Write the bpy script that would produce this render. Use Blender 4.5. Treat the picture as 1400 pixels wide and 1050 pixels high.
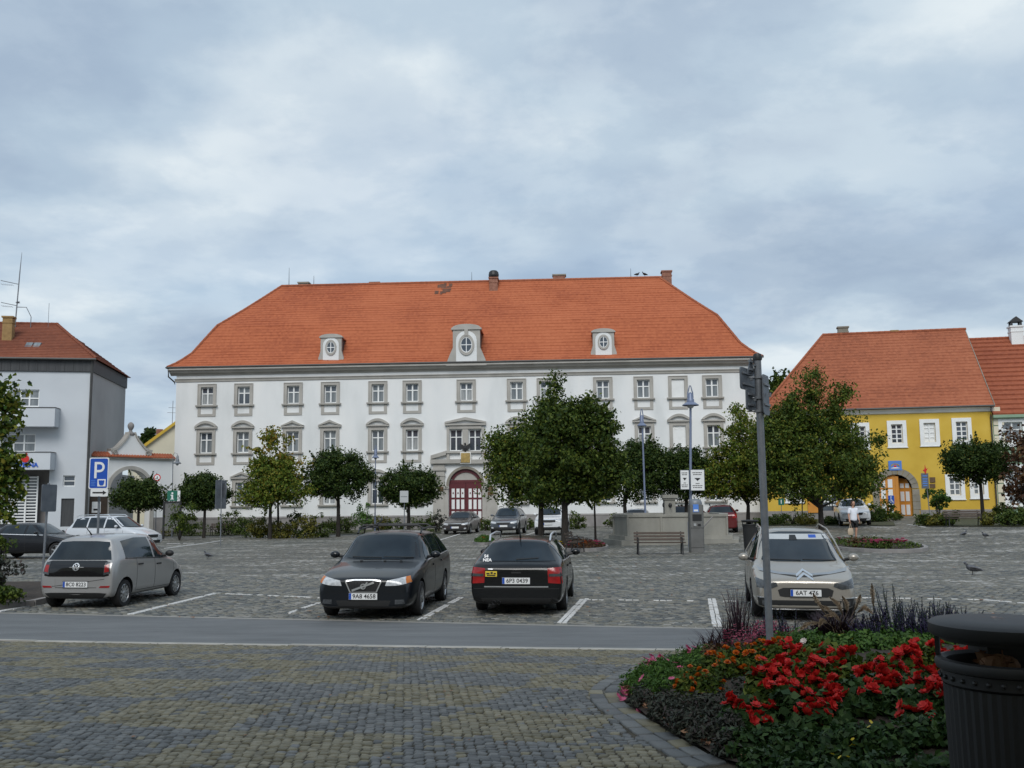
import bpy, bmesh, math, random
import numpy as np
from mathutils import Vector, Matrix
from mathutils.bvhtree import BVHTree
random.seed(7); np.random.seed(7)
R = math.radians
for o in list(bpy.data.objects): bpy.data.objects.remove(o)
SC = bpy.context.scene
COL = SC.collection
# ------------------------------------------------------------------ camera
F = 1361.0                      # focal length in pixels of the 1400 px wide photograph
PITCH, ROLL, EYE = R(6.66), R(-0.3), 2.15
cam_d = bpy.data.cameras.new('camera'); cam = bpy.data.objects.new('camera', cam_d); COL.objects.link(cam)
cam_d.sensor_width = 36; cam_d.lens = 36 * F / 1400; cam_d.clip_start = .1; cam_d.clip_end = 3000
CM = Matrix.Rotation(R(90) + PITCH, 3, 'X') @ Matrix.Rotation(ROLL, 3, 'Z')
cam.matrix_world = Matrix.Translation((0, 0, EYE)) @ CM.to_4x4()
SC.camera = cam
# ------------------------------------------------------------------ sky, sun, exposure
SUN_EL, SUN_AZ = 43, 186        # the sun stands behind the camera to the left, behind thin cloud
w = bpy.data.worlds.new('World'); SC.world = w; w.use_nodes = True
nt = w.node_tree; nt.nodes.clear(); N = nt.nodes.new; Lk = nt.links.new
out = N('ShaderNodeOutputWorld'); bg = N('ShaderNodeBackground'); bg.inputs[1].default_value = .1
sky = N('ShaderNodeTexSky'); sky.sky_type = 'NISHITA'; sky.sun_disc = False
sky.sun_elevation = R(SUN_EL); sky.sun_rotation = R(SUN_AZ); sky.dust_density = 1.5
tc = N('ShaderNodeTexCoord'); sep = N('ShaderNodeSeparateXYZ'); Lk(tc.outputs['Generated'], sep.inputs[0])
def wmath(op, a, b=None):
    n = N('ShaderNodeMath'); n.operation = op
    for i, v in enumerate((a, b)):
        if v is None: continue
        if isinstance(v, (int, float)): n.inputs[i].default_value = v
        else: Lk(v, n.inputs[i])
    return n.outputs[0]
zc = wmath('ADD', wmath('MAXIMUM', sep.outputs[2], 0), .22)
comb = N('ShaderNodeCombineXYZ'); Lk(wmath('DIVIDE', sep.outputs[0], zc), comb.inputs[0]); Lk(wmath('DIVIDE', sep.outputs[1], zc), comb.inputs[1])
def wnoise(scale, detail, rough, off, dist=0.0):
    mp = N('ShaderNodeMapping'); mp.inputs[1].default_value = off; Lk(comb.outputs[0], mp.inputs[0])
    n = N('ShaderNodeTexNoise'); n.inputs['Scale'].default_value = scale; n.inputs['Detail'].default_value = detail
    n.inputs['Roughness'].default_value = rough; n.inputs['Distortion'].default_value = dist
    Lk(mp.outputs[0], n.inputs['Vector']); return n.outputs['Fac']
def wramp(fac, stops):
    r = N('ShaderNodeValToRGB'); Lk(fac, r.inputs[0]); e = r.color_ramp.elements
    while len(e) < len(stops): e.new(.5)
    for k, (p, c) in enumerate(stops): e[k].position = p; e[k].color = (*c, 1)
    r.color_ramp.interpolation = 'EASE'
    return r.outputs[0]
big = wnoise(1.25, 8, .50, (3.1, 1.7, 0), .15)
CK = 6.2
def ck(r, g, b): return (r * CK, g * CK, b * CK)
cloud = wramp(big, [(.26, ck(.47, .59, .74)), (.42, ck(.56, .68, .82)), (.53, ck(.66, .79, .91)), (.63, ck(.86, .96, 1.03)), (.76, ck(.64, .76, .88))])
fine = wnoise(2.7, 9, .58, (9, 4, 2), .1)
shade = wramp(fine, [(.36, (.83, .87, .92)), (.49, (.95, .97, .99)), (.60, (1.10, 1.085, 1.065))])
mx = N('ShaderNodeMix'); mx.data_type = 'RGBA'; mx.blend_type = 'MULTIPLY'; mx.inputs[0].default_value = 1
Lk(cloud, mx.inputs[6]); Lk(shade, mx.inputs[7])
cover = wramp(wnoise(.9, 5, .5, (1, 6, 5)), [(.3, (.72, .72, .72)), (.55, (1, 1, 1))])
mx2 = N('ShaderNodeMix'); mx2.data_type = 'RGBA'; Lk(cover, mx2.inputs[0])
Lk(sky.outputs[0], mx2.inputs[6]); Lk(mx.outputs[2], mx2.inputs[7])
Lk(mx2.outputs[2], bg.inputs[0]); Lk(bg.outputs[0], out.inputs[0])
sl = bpy.data.lights.new('sun', 'SUN'); sl.energy = 1.5; sl.angle = R(32); sl.color = (1, .975, .94)
sun = bpy.data.objects.new('sun', sl); COL.objects.link(sun)
_a = R(SUN_AZ); SUN_DIR = Vector((math.sin(_a) * math.cos(R(SUN_EL)), math.cos(_a) * math.cos(R(SUN_EL)), math.sin(R(SUN_EL))))
sun.rotation_euler = (-SUN_DIR).to_track_quat('-Z', 'Y').to_euler(); sun.location = (0, -20, 60)
vs = SC.view_settings; vs.view_transform = 'Standard'; vs.look = 'None'; vs.gamma = 1; vs.exposure = .40; vs.use_curve_mapping = False
SC.cycles.max_bounces = 6; SC.cycles.diffuse_bounces = 3; SC.cycles.glossy_bounces = 3; SC.cycles.transparent_max_bounces = 6
# ------------------------------------------------------------------ the lie of the land, pixel -> place
def lerp(a, b, t): return a + (b - a) * t
def sstep(a, b, t):
    t = min(1, max(0, (t - a) / (b - a))); return t * t * (3 - 2 * t)
_FX = [-200, -30, -3, 10, 20, 30, 45, 200]; _FZ = [-.5, -.32, 0, .18, .55, .95, 1.2, 1.3]
def GZ(x, y):
    far = float(np.interp(x, _FX, _FZ)) * sstep(24, 58, y)
    return .52 * (1 - sstep(8, 17.5, y)) + far
def ray(px, py): return CM @ Vector(((px - 700) / F, (525 - py) / F, -1))
def P(px, py, d):
    r = ray(px, py); return Vector((0, 0, EYE)) + r * (d / r.y)
def G(px, py):
    r = ray(px, py); a, b = 2.0, 400.0
    f = lambda d: EYE + r.z / r.y * d - GZ(r.x / r.y * d, d)
    d = a
    while d < b and f(d) > 0: d *= 1.02
    lo, hi = d / 1.02, d
    for _ in range(30):
        m = (lo + hi) / 2
        if f(m) > 0: lo = m
        else: hi = m
    x = r.x / r.y * hi
    return Vector((x, hi, GZ(x, hi)))
def GX(px, d):                  # on the ground at depth d, in the picture's column px
    r = ray(px, 690); x = r.x / r.y * d
    return Vector((x, d, GZ(x, d)))
# ------------------------------------------------------------------ mesh helpers
class MB:
    def __init__(s, M=None): s.v = []; s.f = []; s.m = []; s.M = M or Matrix.Identity(4)
    def add(s, vs, fs, mi=0):
        b = len(s.v); M = s.M
        s.v += [tuple(M @ Vector(p)) for p in vs]
        s.f += [tuple(b + i for i in f) for f in fs]; s.m += [mi] * len(fs)
    def box(s, a, b, mi=0):
        x0, y0, z0 = a; x1, y1, z1 = b
        s.add([(x0,y0,z0),(x1,y0,z0),(x1,y1,z0),(x0,y1,z0),(x0,y0,z1),(x1,y0,z1),(x1,y1,z1),(x0,y1,z1)],
              [(3,2,1,0),(4,5,6,7),(0,1,5,4),(1,2,6,5),(2,3,7,6),(3,0,4,7)], mi)
    def prism(s, poly, y0, y1, mi=0, ax='y'):
        """poly in (x,z) extruded along y (or in (x,y) along z, or in (y,z) along x)"""
        n = len(poly)
        mk = {'y': lambda p, t: (p[0], t, p[1]), 'z': lambda p, t: (p[0], p[1], t), 'x': lambda p, t: (t, p[0], p[1])}[ax]
        vs = [mk(p, y0) for p in poly] + [mk(p, y1) for p in poly]
        s.add(vs, [tuple(range(n)), tuple(range(2*n-1, n-1, -1))] + [(i, n+i, n+(i+1)%n, (i+1)%n) for i in range(n)], mi)
    def tube(s, pts, rs, n=8, mi=0, cap=True):
        pts = [Vector(p) for p in pts]
        if not isinstance(rs, (list, tuple)): rs = [rs] * len(pts)
        rings = []
        for i, p in enumerate(pts):
            t = (pts[min(i+1, len(pts)-1)] - pts[max(i-1, 0)]).normalized()
            u = t.orthogonal().normalized() if abs(t.z) < .95 else Vector((1, 0, 0))
            u = (u - t * u.dot(t)).normalized(); v = t.cross(u)
            rings.append([p + (u * math.cos(a) + v * math.sin(a)) * rs[i] for a in [2*math.pi*k/n for k in range(n)]])
        vs = [q for r_ in rings for q in r_]
        fs = [(i*n+k, i*n+(k+1)%n, (i+1)*n+(k+1)%n, (i+1)*n+k) for i in range(len(pts)-1) for k in range(n)]
        if cap: fs += [tuple(range(n-1, -1, -1)), tuple(range((len(pts)-1)*n, len(pts)*n))]
        s.add(vs, fs, mi)
    def lathe(s, prof, n=24, c=(0,0,0), mi=0, sx=1, sy=1, cap=False):
        vs = []; fs = []
        for r, z in prof:
            for k in range(n):
                a = 2*math.pi*k/n; vs.append((c[0]+r*sx*math.cos(a), c[1]+r*sy*math.sin(a), c[2]+z))
        for i in range(len(prof)-1):
            fs += [(i*n+k, i*n+(k+1)%n, (i+1)*n+(k+1)%n, (i+1)*n+k) for k in range(n)]
        if cap: fs += [tuple(range(n-1,-1,-1)), tuple(range((len(prof)-1)*n, len(prof)*n))]
        s.add(vs, fs, mi)
    def ball(s, c, r, n=10, m=6, mi=0):
        rx, ry, rz = r if isinstance(r, (tuple, list)) else (r, r, r)
        s.lathe([(max(1e-4, math.sin(math.pi*i/m)), -math.cos(math.pi*i/m)*rz) for i in range(m+1)], n, c, mi, rx, ry)
    def mesh(s, name, mats, smooth=False, sharp=40):
        me = bpy.data.meshes.new(name); me.from_pydata(s.v, [], s.f)
        for m in (mats if isinstance(mats, (list, tuple)) else [mats]): me.materials.append(m)
        if max(s.m, default=0): me.polygons.foreach_set('material_index', s.m)
        if smooth:
            me.polygons.foreach_set('use_smooth', [True]*len(s.f)); me.set_sharp_from_angle(angle=R(sharp))
        me.update(); return me
    def build(s, name, mats, parent=None, smooth=False, loc=None, sharp=40):
        return link(name, s.mesh(name, mats, smooth, sharp), parent, loc)
def link(name, data, parent=None, loc=None, mat=None):
    o = bpy.data.objects.new(name, data); COL.objects.link(o)
    if parent: o.parent = parent
    if loc is not None: o.location = loc
    if mat is not None: o.matrix_local = mat
    return o
def tag(o, label=None, cat=None, group=None, kind=None):
    for k, v in (('label', label), ('category', cat), ('group', group), ('kind', kind)):
        if v: o[k] = v
    return o
def thing(name, label, cat, loc=(0,0,0), rz=0, group=None, mat=None):
    o = link(name, None, None, loc); o.rotation_euler = (0, 0, rz); o.empty_display_size = .3
    if mat is not None: o.matrix_world = mat
    return tag(o, label, cat, group)
def copy_tree(o, parent=None):
    c = o.copy(); COL.objects.link(c)
    if parent: c.parent = parent
    for ch in list(o.children):
        copy_tree(ch, c)
    return c
def struct(o): o['kind'] = 'structure'; return o
def np_mesh(name, V, Fq, mats, mi=None, smooth=False):
    me = bpy.data.meshes.new(name); V = np.asarray(V, 'f4').reshape(-1, 3); Fq = np.asarray(Fq, 'i4'); k = Fq.shape[1]
    me.vertices.add(len(V)); me.vertices.foreach_set('co', V.ravel())
    me.loops.add(Fq.size); me.loops.foreach_set('vertex_index', Fq.ravel())
    me.polygons.add(len(Fq)); me.polygons.foreach_set('loop_start', np.arange(0, Fq.size, k, dtype='i4'))
    for m in (mats if isinstance(mats, (list, tuple)) else [mats]): me.materials.append(m)
    if mi is not None: me.polygons.foreach_set('material_index', np.asarray(mi, 'i4'))
    if smooth: me.polygons.foreach_set('use_smooth', np.ones(len(Fq), bool))
    me.update(calc_edges=True); me.validate(); return me
def text_mesh(body, size, mat, depth=.002, bold=0.0, align='CENTER'):
    cu = bpy.data.curves.new('lettering', 'FONT'); cu.body = body; cu.size = size; cu.extrude = depth; cu.offset = bold
    cu.align_x = align; cu.align_y = 'CENTER'; cu.resolution_u = 3
    o = bpy.data.objects.new('lettering', cu); COL.objects.link(o)
    dg = bpy.context.evaluated_depsgraph_get(); me = bpy.data.meshes.new_from_object(o.evaluated_get(dg))
    bpy.data.objects.remove(o); bpy.data.curves.remove(cu)
    me.materials.clear(); me.materials.append(mat); return me
FRONT = Matrix.Rotation(R(90), 4, 'X')       # text lying in xy -> standing, read from -y
# ------------------------------------------------------------------ materials
def mat(name, col, rough=.6, metal=0, var=.12, scale=2.0, bump=0, bscale=40, coat=0, spec=.5, island=0, trans=0, streak=None, emit=None):
    m = bpy.data.materials.new(name); m.use_nodes = True; nt = m.node_tree; b = nt.nodes['Principled BSDF']
    N = nt.nodes.new; Lk = nt.links.new
    b.inputs['Roughness'].default_value = rough; b.inputs['Metallic'].default_value = metal
    b.inputs['Specular IOR Level'].default_value = spec
    if coat: b.inputs['Coat Weight'].default_value = coat; b.inputs['Coat Roughness'].default_value = .04
    tc = N('ShaderNodeTexCoord')
    if island:
        g = N('ShaderNodeNewGeometry'); oi = N('ShaderNodeObjectInfo'); fa = N('ShaderNodeMath'); fb = N('ShaderNodeMath'); fb.operation = 'FRACT'
        Lk(g.outputs['Random Per Island'], fa.inputs[0]); Lk(oi.outputs['Random'], fa.inputs[1]); Lk(fa.outputs[0], fb.inputs[0]); fac = fb.outputs[0]
    else:
        n = N('ShaderNodeTexNoise'); n.inputs['Scale'].default_value = scale; n.inputs['Detail'].default_value = 5
        if streak:
            mp = N('ShaderNodeMapping'); mp.inputs['Scale'].default_value = streak; Lk(tc.outputs['Object'], mp.inputs[0]); Lk(mp.outputs[0], n.inputs['Vector'])
        else: Lk(tc.outputs['Object'], n.inputs['Vector'])
        fac = n.outputs['Fac']
    r = N('ShaderNodeValToRGB'); Lk(fac, r.inputs[0]); e = r.color_ramp.elements
    if isinstance(col[0], (tuple, list)):
        while len(e) < len(col): e.new(.5)
        for i, c in enumerate(col):
            e[i].position = (i / (len(col) - 1)) if island else .3 + .4 * i / (len(col) - 1); e[i].color = (*c, 1)
    else:
        e[0].position, e[1].position = .3, .7
        e[0].color = (*[c * (1 - var) for c in col], 1); e[1].color = (*[min(1, c * (1 + var)) for c in col], 1)
    Lk(r.outputs[0], b.inputs['Base Color'])
    if bump:
        n2 = N('ShaderNodeTexNoise'); n2.inputs['Scale'].default_value = bscale; n2.inputs['Detail'].default_value = 4; Lk(tc.outputs['Object'], n2.inputs['Vector'])
        bp = N('ShaderNodeBump'); bp.inputs['Strength'].default_value = bump; bp.inputs['Distance'].default_value = .02
        Lk(n2.outputs['Fac'], bp.inputs['Height']); Lk(bp.outputs[0], b.inputs['Normal'])
    if trans:
        tr = N('ShaderNodeBsdfTranslucent'); Lk(r.outputs[0], tr.inputs[0]); ms = N('ShaderNodeMixShader'); ms.inputs[0].default_value = trans
        o = nt.nodes['Material Output']; Lk(b.outputs[0], ms.inputs[1]); Lk(tr.outputs[0], ms.inputs[2]); Lk(ms.outputs[0], o.inputs[0])
    return m
M = {}
def mk(key, *a, **k): M[key] = mat(key, *a, **k); return M[key]
mk('white_plaster', ((.64,.655,.65),(.74,.75,.745),(.79,.79,.775)), .85, scale=.5, bump=.15, bscale=18, streak=(1,1,.3))
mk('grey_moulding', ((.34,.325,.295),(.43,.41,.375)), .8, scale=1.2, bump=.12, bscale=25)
mk('plinth_stone', ((.20,.19,.185),(.27,.255,.245)), .85, scale=1.5, bump=.25, bscale=12)
mk('white_paint', (.78,.79,.78), .45, var=.05)
mk('window_glass', ((.025,.033,.045),(.10,.12,.145)), .06, scale=.55, spec=.8)
mk('lace_glass', ((.20,.22,.23),(.36,.37,.37)), .12, scale=2.2, spec=.7, streak=(4,1,.5))
mk('curtain_glass', ((.10,.12,.135),(.24,.26,.27)), .10, scale=1.1, spec=.7, streak=(3,1,.4))
mk('dark_red_paint', ((.085,.012,.018),(.12,.018,.024)), .45)
mk('gilt', (.36,.25,.08), .4, var=.25, scale=6)
mk('bronze_plate', (.12,.07,.035), .45, var=.25, scale=6)
mk('yellow_plaster', ((.53,.34,.04),(.60,.40,.054),(.65,.445,.075)), .88, scale=.5, bump=.12, bscale=18)
mk('green_plaster', ((.22,.33,.23),(.27,.38,.27)), .88, scale=.6)
mk('cream_plaster', ((.62,.57,.44),(.70,.65,.50)), .88, scale=.6)
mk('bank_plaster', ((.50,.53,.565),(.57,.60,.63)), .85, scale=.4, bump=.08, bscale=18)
mk('shaded_bank_plaster', ((.33,.33,.335),(.39,.39,.395)), .88, scale=.4)  # bank plaster with the side wall's shade painted into its colour
mk('slate_cladding', ((.03,.032,.036),(.055,.058,.062)), .6, scale=2, streak=(6,6,.4))
mk('sandstone', ((.20,.185,.15),(.29,.265,.22)), .85, scale=1.5, bump=.25, bscale=14)
mk('fountain_stone', ((.22,.215,.19),(.33,.32,.28)), .85, scale=.9, bump=.25, bscale=14, streak=(1.5,1.5,.5))
mk('orange_paint', ((.52,.21,.03),(.60,.255,.04)), .5)
mk('copper_gutter', (.05,.05,.048), .5, var=.2)
mk('black_paint', (.012,.012,.013), .45)
mk('black_plastic', (.013,.0135,.014), .55)
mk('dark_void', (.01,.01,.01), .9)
mk('brick', ((.20,.085,.055),(.33,.16,.11)), .85, scale=5, bump=.3, bscale=10)
mk('brick_ochre', ((.24,.15,.06),(.34,.22,.09)), .85, scale=4)
mk('steel_grey', (.27,.29,.31), .45, metal=.25, var=.1)
mk('galvanised', ((.15,.165,.185),(.21,.225,.245)), .5, metal=.3, scale=14)
mk('lamp_blue', (.17,.205,.30), .4, metal=.2, var=.08)
mk('machine_grey', ((.13,.13,.125),(.17,.17,.165)), .5, metal=.3, scale=3)
mk('sign_white', (.74,.75,.75), .4, var=.03)
mk('sign_blue', (.015,.08,.42), .35, var=.06)
mk('sign_sky_blue', (.09,.22,.60), .4, var=.06)
mk('sign_green', (.01,.13,.085), .4, var=.06)
mk('sign_red', (.55,.02,.015), .4, var=.06)
mk('sign_back', ((.10,.115,.135),(.145,.16,.18)), .5, metal=.25, scale=5)
mk('print_black', (.012,.012,.014), .5)
mk('print_blue', (.02,.10,.50), .45)
mk('lamp_glass', (.45,.47,.48), .15, var=.05)
mk('wood_dark', ((.035,.024,.018),(.075,.05,.034)), .65, scale=6, streak=(.6,8,8))
mk('iron', (.02,.02,.021), .5)
mk('bark', ((.014,.012,.010),(.034,.028,.022)), .9, scale=9, bump=.5, bscale=20, streak=(3,3,.6))
mk('leaf_green', ((.024,.050,.010),(.054,.088,.014),(.125,.155,.025)), .55, island=1, trans=.25, spec=.18)
mk('leaf_dark', ((.014,.032,.008),(.030,.058,.012),(.075,.105,.020)), .55, island=1, trans=.22, spec=.18)
mk('leaf_turning', ((.055,.095,.014),(.14,.17,.022),(.25,.20,.025),(.20,.11,.02)), .55, island=1, trans=.3, spec=.18)
mk('leaf_mixed', ((.03,.07,.012),(.085,.135,.018),(.16,.20,.028),(.22,.19,.03)), .55, island=1, trans=.28, spec=.18)
mk('leaf_russet', ((.05,.026,.016),(.09,.04,.02),(.13,.075,.03)), .55, island=1, trans=.25, spec=.3)
mk('leaf_shrub', ((.025,.05,.012),(.06,.095,.02),(.11,.14,.03)), .6, island=1, trans=.25, spec=.18)
mk('leaf_ochre', ((.06,.075,.015),(.14,.14,.025),(.20,.17,.035)), .6, island=1, trans=.25, spec=.18)
mk('leaf_fresh', ((.03,.075,.014),(.06,.13,.022),(.09,.175,.03)), .6, island=1, trans=.25, spec=.3)
mk('leaf_deep', ((.013,.034,.011),(.027,.06,.017),(.055,.10,.028)), .5, island=1, trans=.2, spec=.18)
mk('leaf_grey', ((.035,.045,.035),(.065,.075,.055),(.05,.035,.035)), .6, island=1, trans=.2, spec=.3)
mk('leaf_purple', ((.016,.008,.014),(.032,.014,.024),(.05,.03,.03)), .5, island=1, trans=.15, spec=.4)
mk('leaf_fallen', ((.13,.055,.025),(.21,.10,.05),(.28,.16,.09)), .8, island=1)
mk('spike_purple', ((.03,.022,.075),(.06,.04,.13),(.035,.02,.06)), .6, island=1, trans=.15)
mk('plume_tan', ((.32,.24,.16),(.52,.41,.29)), .75, island=1, trans=.25)
mk('petal_red', ((.34,.007,.008),(.54,.018,.016),(.62,.036,.028)), .5, island=1, trans=.3, spec=.3)
mk('petal_orange', ((.50,.11,.008),(.66,.20,.014),(.50,.05,.01)), .5, island=1, trans=.3, spec=.3)
mk('petal_pink', ((.50,.07,.17),(.66,.17,.30)), .5, island=1, trans=.3, spec=.3)
mk('petal_rose', ((.30,.05,.10),(.42,.12,.17)), .55, island=1, trans=.3, spec=.3)
mk('petal_yellow', (.62,.48,.03), .5, trans=.25)
mk('petal_white', (.68,.60,.56), .5, trans=.25)
mk('verge', ((.035,.04,.018),(.075,.075,.035)), .95, scale=5, bump=.6, bscale=25)
mk('soil', ((.022,.016,.012),(.05,.036,.026)), .95, scale=9, bump=.6, bscale=25)
mk('rubber', (.014,.014,.015), .8)
mk('alloy', (.42,.43,.44), .32, metal=.85, var=.06)
mk('chrome', (.78,.79,.80), .34, metal=1, var=.03)
mk('car_glass', ((.005,.010,.015),(.018,.028,.037)), .035, scale=1.6, spec=.55)
mk('lamp_lens', ((.30,.32,.34),(.62,.64,.66)), .12, scale=16, spec=.8)
mk('lens_dark', (.05,.055,.06), .1, spec=.8, var=.4, scale=14)
mk('lens_red', ((.20,.006,.008),(.34,.012,.012)), .15, scale=9, spec=.7)
mk('lens_amber', (.50,.14,.01), .2)
mk('sticker_yellow', (.62,.47,.04), .5)
def car_paint(key, c, metal=.35, rough=.3): return mk(key, c, rough, metal=metal, var=.04, scale=.8, coat=.65 if max(c) > .03 else .4, spec=.5 if max(c) > .03 else .3)
car_paint('paint_silver', (.37,.365,.36), .5, .34)
car_paint('paint_charcoal', (.006,.008,.011), 0, .3)
car_paint('paint_black', (.005,.0055,.006), 0, .25)
car_paint('paint_champagne', (.33,.305,.265), .4, .3)
car_paint('paint_brown', (.045,.036,.034), .4, .28)
car_paint('paint_slate', (.085,.10,.12), .5, .28)
car_paint('paint_white', (.76,.77,.78), 0, .3)
car_paint('paint_pearl', (.62,.64,.67), .25, .3)
car_paint('paint_red', (.11,.008,.010), .1, .28)
car_paint('paint_navy', (.008,.009,.012), .2, .25)
# tiles: colour varies tile by tile, courses are real geometry
def tile_mat(name, cols, du=.18, dz=.22, moss=.0):
    m = bpy.data.materials.new(name); m.use_nodes = True; nt = m.node_tree; b = nt.nodes['Principled BSDF']; N = nt.nodes.new; Lk = nt.links.new
    b.inputs['Roughness'].default_value = .85; b.inputs['Specular IOR Level'].default_value = .25
    tc = N('ShaderNodeTexCoord'); mp = N('ShaderNodeMapping'); mp.inputs['Scale'].default_value = (1/du, 1/du, 1/dz); Lk(tc.outputs['Object'], mp.inputs[0])
    fl = N('ShaderNodeVectorMath'); fl.operation = 'FLOOR'; Lk(mp.outputs[0], fl.inputs[0])
    wn = N('ShaderNodeTexWhiteNoise'); wn.noise_dimensions = '3D'; Lk(fl.outputs[0], wn.inputs['Vector'])
    n = N('ShaderNodeTexNoise'); n.inputs['Scale'].default_value = .22; n.inputs['Detail'].default_value = 6; Lk(tc.outputs['Object'], n.inputs['Vector'])
    ad = N('ShaderNodeMath'); ad.operation = 'MULTIPLY_ADD'; Lk(wn.outputs['Value'], ad.inputs[0]); ad.inputs[1].default_value = .28; Lk(n.outputs['Fac'], ad.inputs[2])
    r = N('ShaderNodeValToRGB'); Lk(ad.outputs[0], r.inputs[0]); e = r.color_ramp.elements
    while len(e) < len(cols): e.new(.5)
    for i, c in enumerate(cols): e[i].position = .35 + .65 * i / (len(cols) - 1); e[i].color = (*c, 1)
    Lk(r.outputs[0], b.inputs['Base Color'])
    n2 = N('ShaderNodeTexNoise'); n2.inputs['Scale'].default_value = 9; Lk(tc.outputs['Object'], n2.inputs['Vector'])
    bp = N('ShaderNodeBump'); bp.inputs['Strength'].default_value = .4; bp.inputs['Distance'].default_value = .03; Lk(n2.outputs['Fac'], bp.inputs['Height']); Lk(bp.outputs[0], b.inputs['Normal'])
    M[name] = m; return m
tile_mat('roof_tile', ((.31,.085,.040),(.405,.120,.054),(.455,.143,.066)))
tile_mat('roof_tile_old', ((.235,.075,.040),(.335,.11,.056),(.39,.14,.073)))
tile_mat('roof_tile_dull', ((.15,.052,.032),(.21,.07,.04),(.25,.09,.05)))
tile_mat('roof_tile_red', ((.24,.068,.036),(.31,.094,.048),(.37,.12,.06)))
def sett_mat(name, cells, base, far=None):
    """stone setts too far away to be single pieces: voronoi cells with recessed joints, patches of grey and tan"""
    m = bpy.data.materials.new(name); m.use_nodes = True; nt = m.node_tree; b = nt.nodes['Principled BSDF']; N = nt.nodes.new; Lk = nt.links.new
    b.inputs['Roughness'].default_value = .62; b.inputs['Specular IOR Level'].default_value = .45
    tc = N('ShaderNodeTexCoord')
    v = N('ShaderNodeTexVoronoi'); v.inputs['Scale'].default_value = cells; v.inputs['Randomness'].default_value = .55; Lk(tc.outputs['Object'], v.inputs['Vector'])
    v2 = N('ShaderNodeTexVoronoi'); v2.feature = 'DISTANCE_TO_EDGE'; v2.inputs['Scale'].default_value = cells; v2.inputs['Randomness'].default_value = .55; Lk(tc.outputs['Object'], v2.inputs['Vector'])
    mp = N('ShaderNodeMapping'); mp.inputs['Scale'].default_value = (.5, 1.1, 1); Lk(tc.outputs['Object'], mp.inputs[0])
    n = N('ShaderNodeTexNoise'); n.inputs['Scale'].default_value = .6; n.inputs['Detail'].default_value = 7; n.inputs['Roughness'].default_value = .62; Lk(mp.outputs[0], n.inputs['Vector'])
    sp = N('ShaderNodeSeparateColor'); Lk(v.outputs['Color'], sp.inputs[0])
    ad = N('ShaderNodeMath'); ad.operation = 'MULTIPLY_ADD'; Lk(sp.outputs[0], ad.inputs[0]); ad.inputs[1].default_value = .42; Lk(n.outputs['Fac'], ad.inputs[2])
    r = N('ShaderNodeValToRGB'); Lk(ad.outputs[0], r.inputs[0]); e = r.color_ramp.elements
    while len(e) < len(base): e.new(.5)
    for i, c in enumerate(base): e[i].position = .42 + .56 * i / (len(base) - 1); e[i].color = (*c, 1)
    jr = N('ShaderNodeValToRGB'); Lk(v2.outputs['Distance'], jr.inputs[0]); jr.color_ramp.elements[0].position = .02; jr.color_ramp.elements[0].color = (.45,.42,.36,1); jr.color_ramp.elements[1].position = .12
    mx = N('ShaderNodeMix'); mx.data_type = 'RGBA'; mx.blend_type = 'MULTIPLY'; mx.inputs[0].default_value = 1; Lk(r.outputs[0], mx.inputs[6]); Lk(jr.outputs[0], mx.inputs[7])
    Lk(mx.outputs[2], b.inputs['Base Color'])
    bp = N('ShaderNodeBump'); bp.inputs['Strength'].default_value = .7; bp.inputs['Distance'].default_value = .03; Lk(jr.outputs[0], bp.inputs['Height']); Lk(bp.outputs[0], b.inputs['Normal'])
    M[name] = m; return m
sett_mat('square_setts', 6.0, ((.05,.056,.056),(.105,.112,.108),(.15,.143,.112),(.19,.185,.16),(.44,.43,.41)))
def island_stone(name, cols, rough=.6):
    m = mat(name, cols, rough, island=1, spec=.45)
    nt = m.node_tree; b = nt.nodes['Principled BSDF']; N = nt.nodes.new
    g = N('ShaderNodeTexNoise'); g.inputs['Scale'].default_value = 60; g.inputs['Detail'].default_value = 4; tc = N('ShaderNodeTexCoord'); nt.links.new(tc.outputs['Object'], g.inputs['Vector'])
    bp = N('ShaderNodeBump'); bp.inputs['Strength'].default_value = .5; bp.inputs['Distance'].default_value = .01; nt.links.new(g.outputs['Fac'], bp.inputs['Height']); nt.links.new(bp.outputs[0], b.inputs['Normal'])
    M[name] = m; return m
island_stone('sett_blue', ((.068,.073,.074),(.100,.106,.106),(.140,.145,.142)))
island_stone('sett_tan', ((.104,.095,.060),(.148,.135,.088),(.195,.178,.122)))
island_stone('sett_square', ((.055,.06,.06),(.105,.112,.108),(.148,.14,.11),(.205,.20,.18)))
island_stone('sett_pale', ((.22,.215,.20),(.27,.26,.235)))
mk('joint_sand', ((.028,.024,.016),(.06,.05,.032)), .95, scale=7, bump=.4, bscale=60)
mk('asphalt', ((.088,.094,.098),(.132,.139,.143),(.168,.175,.178)), .75, scale=1.6, bump=.6, bscale=90, streak=(.3,1.2,1))
for _n in M['asphalt'].node_tree.nodes:
    if _n.type == 'TEX_NOISE' and _n.inputs['Scale'].default_value < 5: _n.inputs['Detail'].default_value = 14; _n.inputs['Roughness'].default_value = .74
mk('kerb_stone', ((.30,.29,.26),(.40,.385,.35)), .75, scale=3)
mk('line_paint', ((.50,.50,.49),(.72,.72,.71)), .7, scale=7)
mk('gravel_verge', ((.06,.058,.05),(.12,.115,.10)), .95, scale=3)
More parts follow.
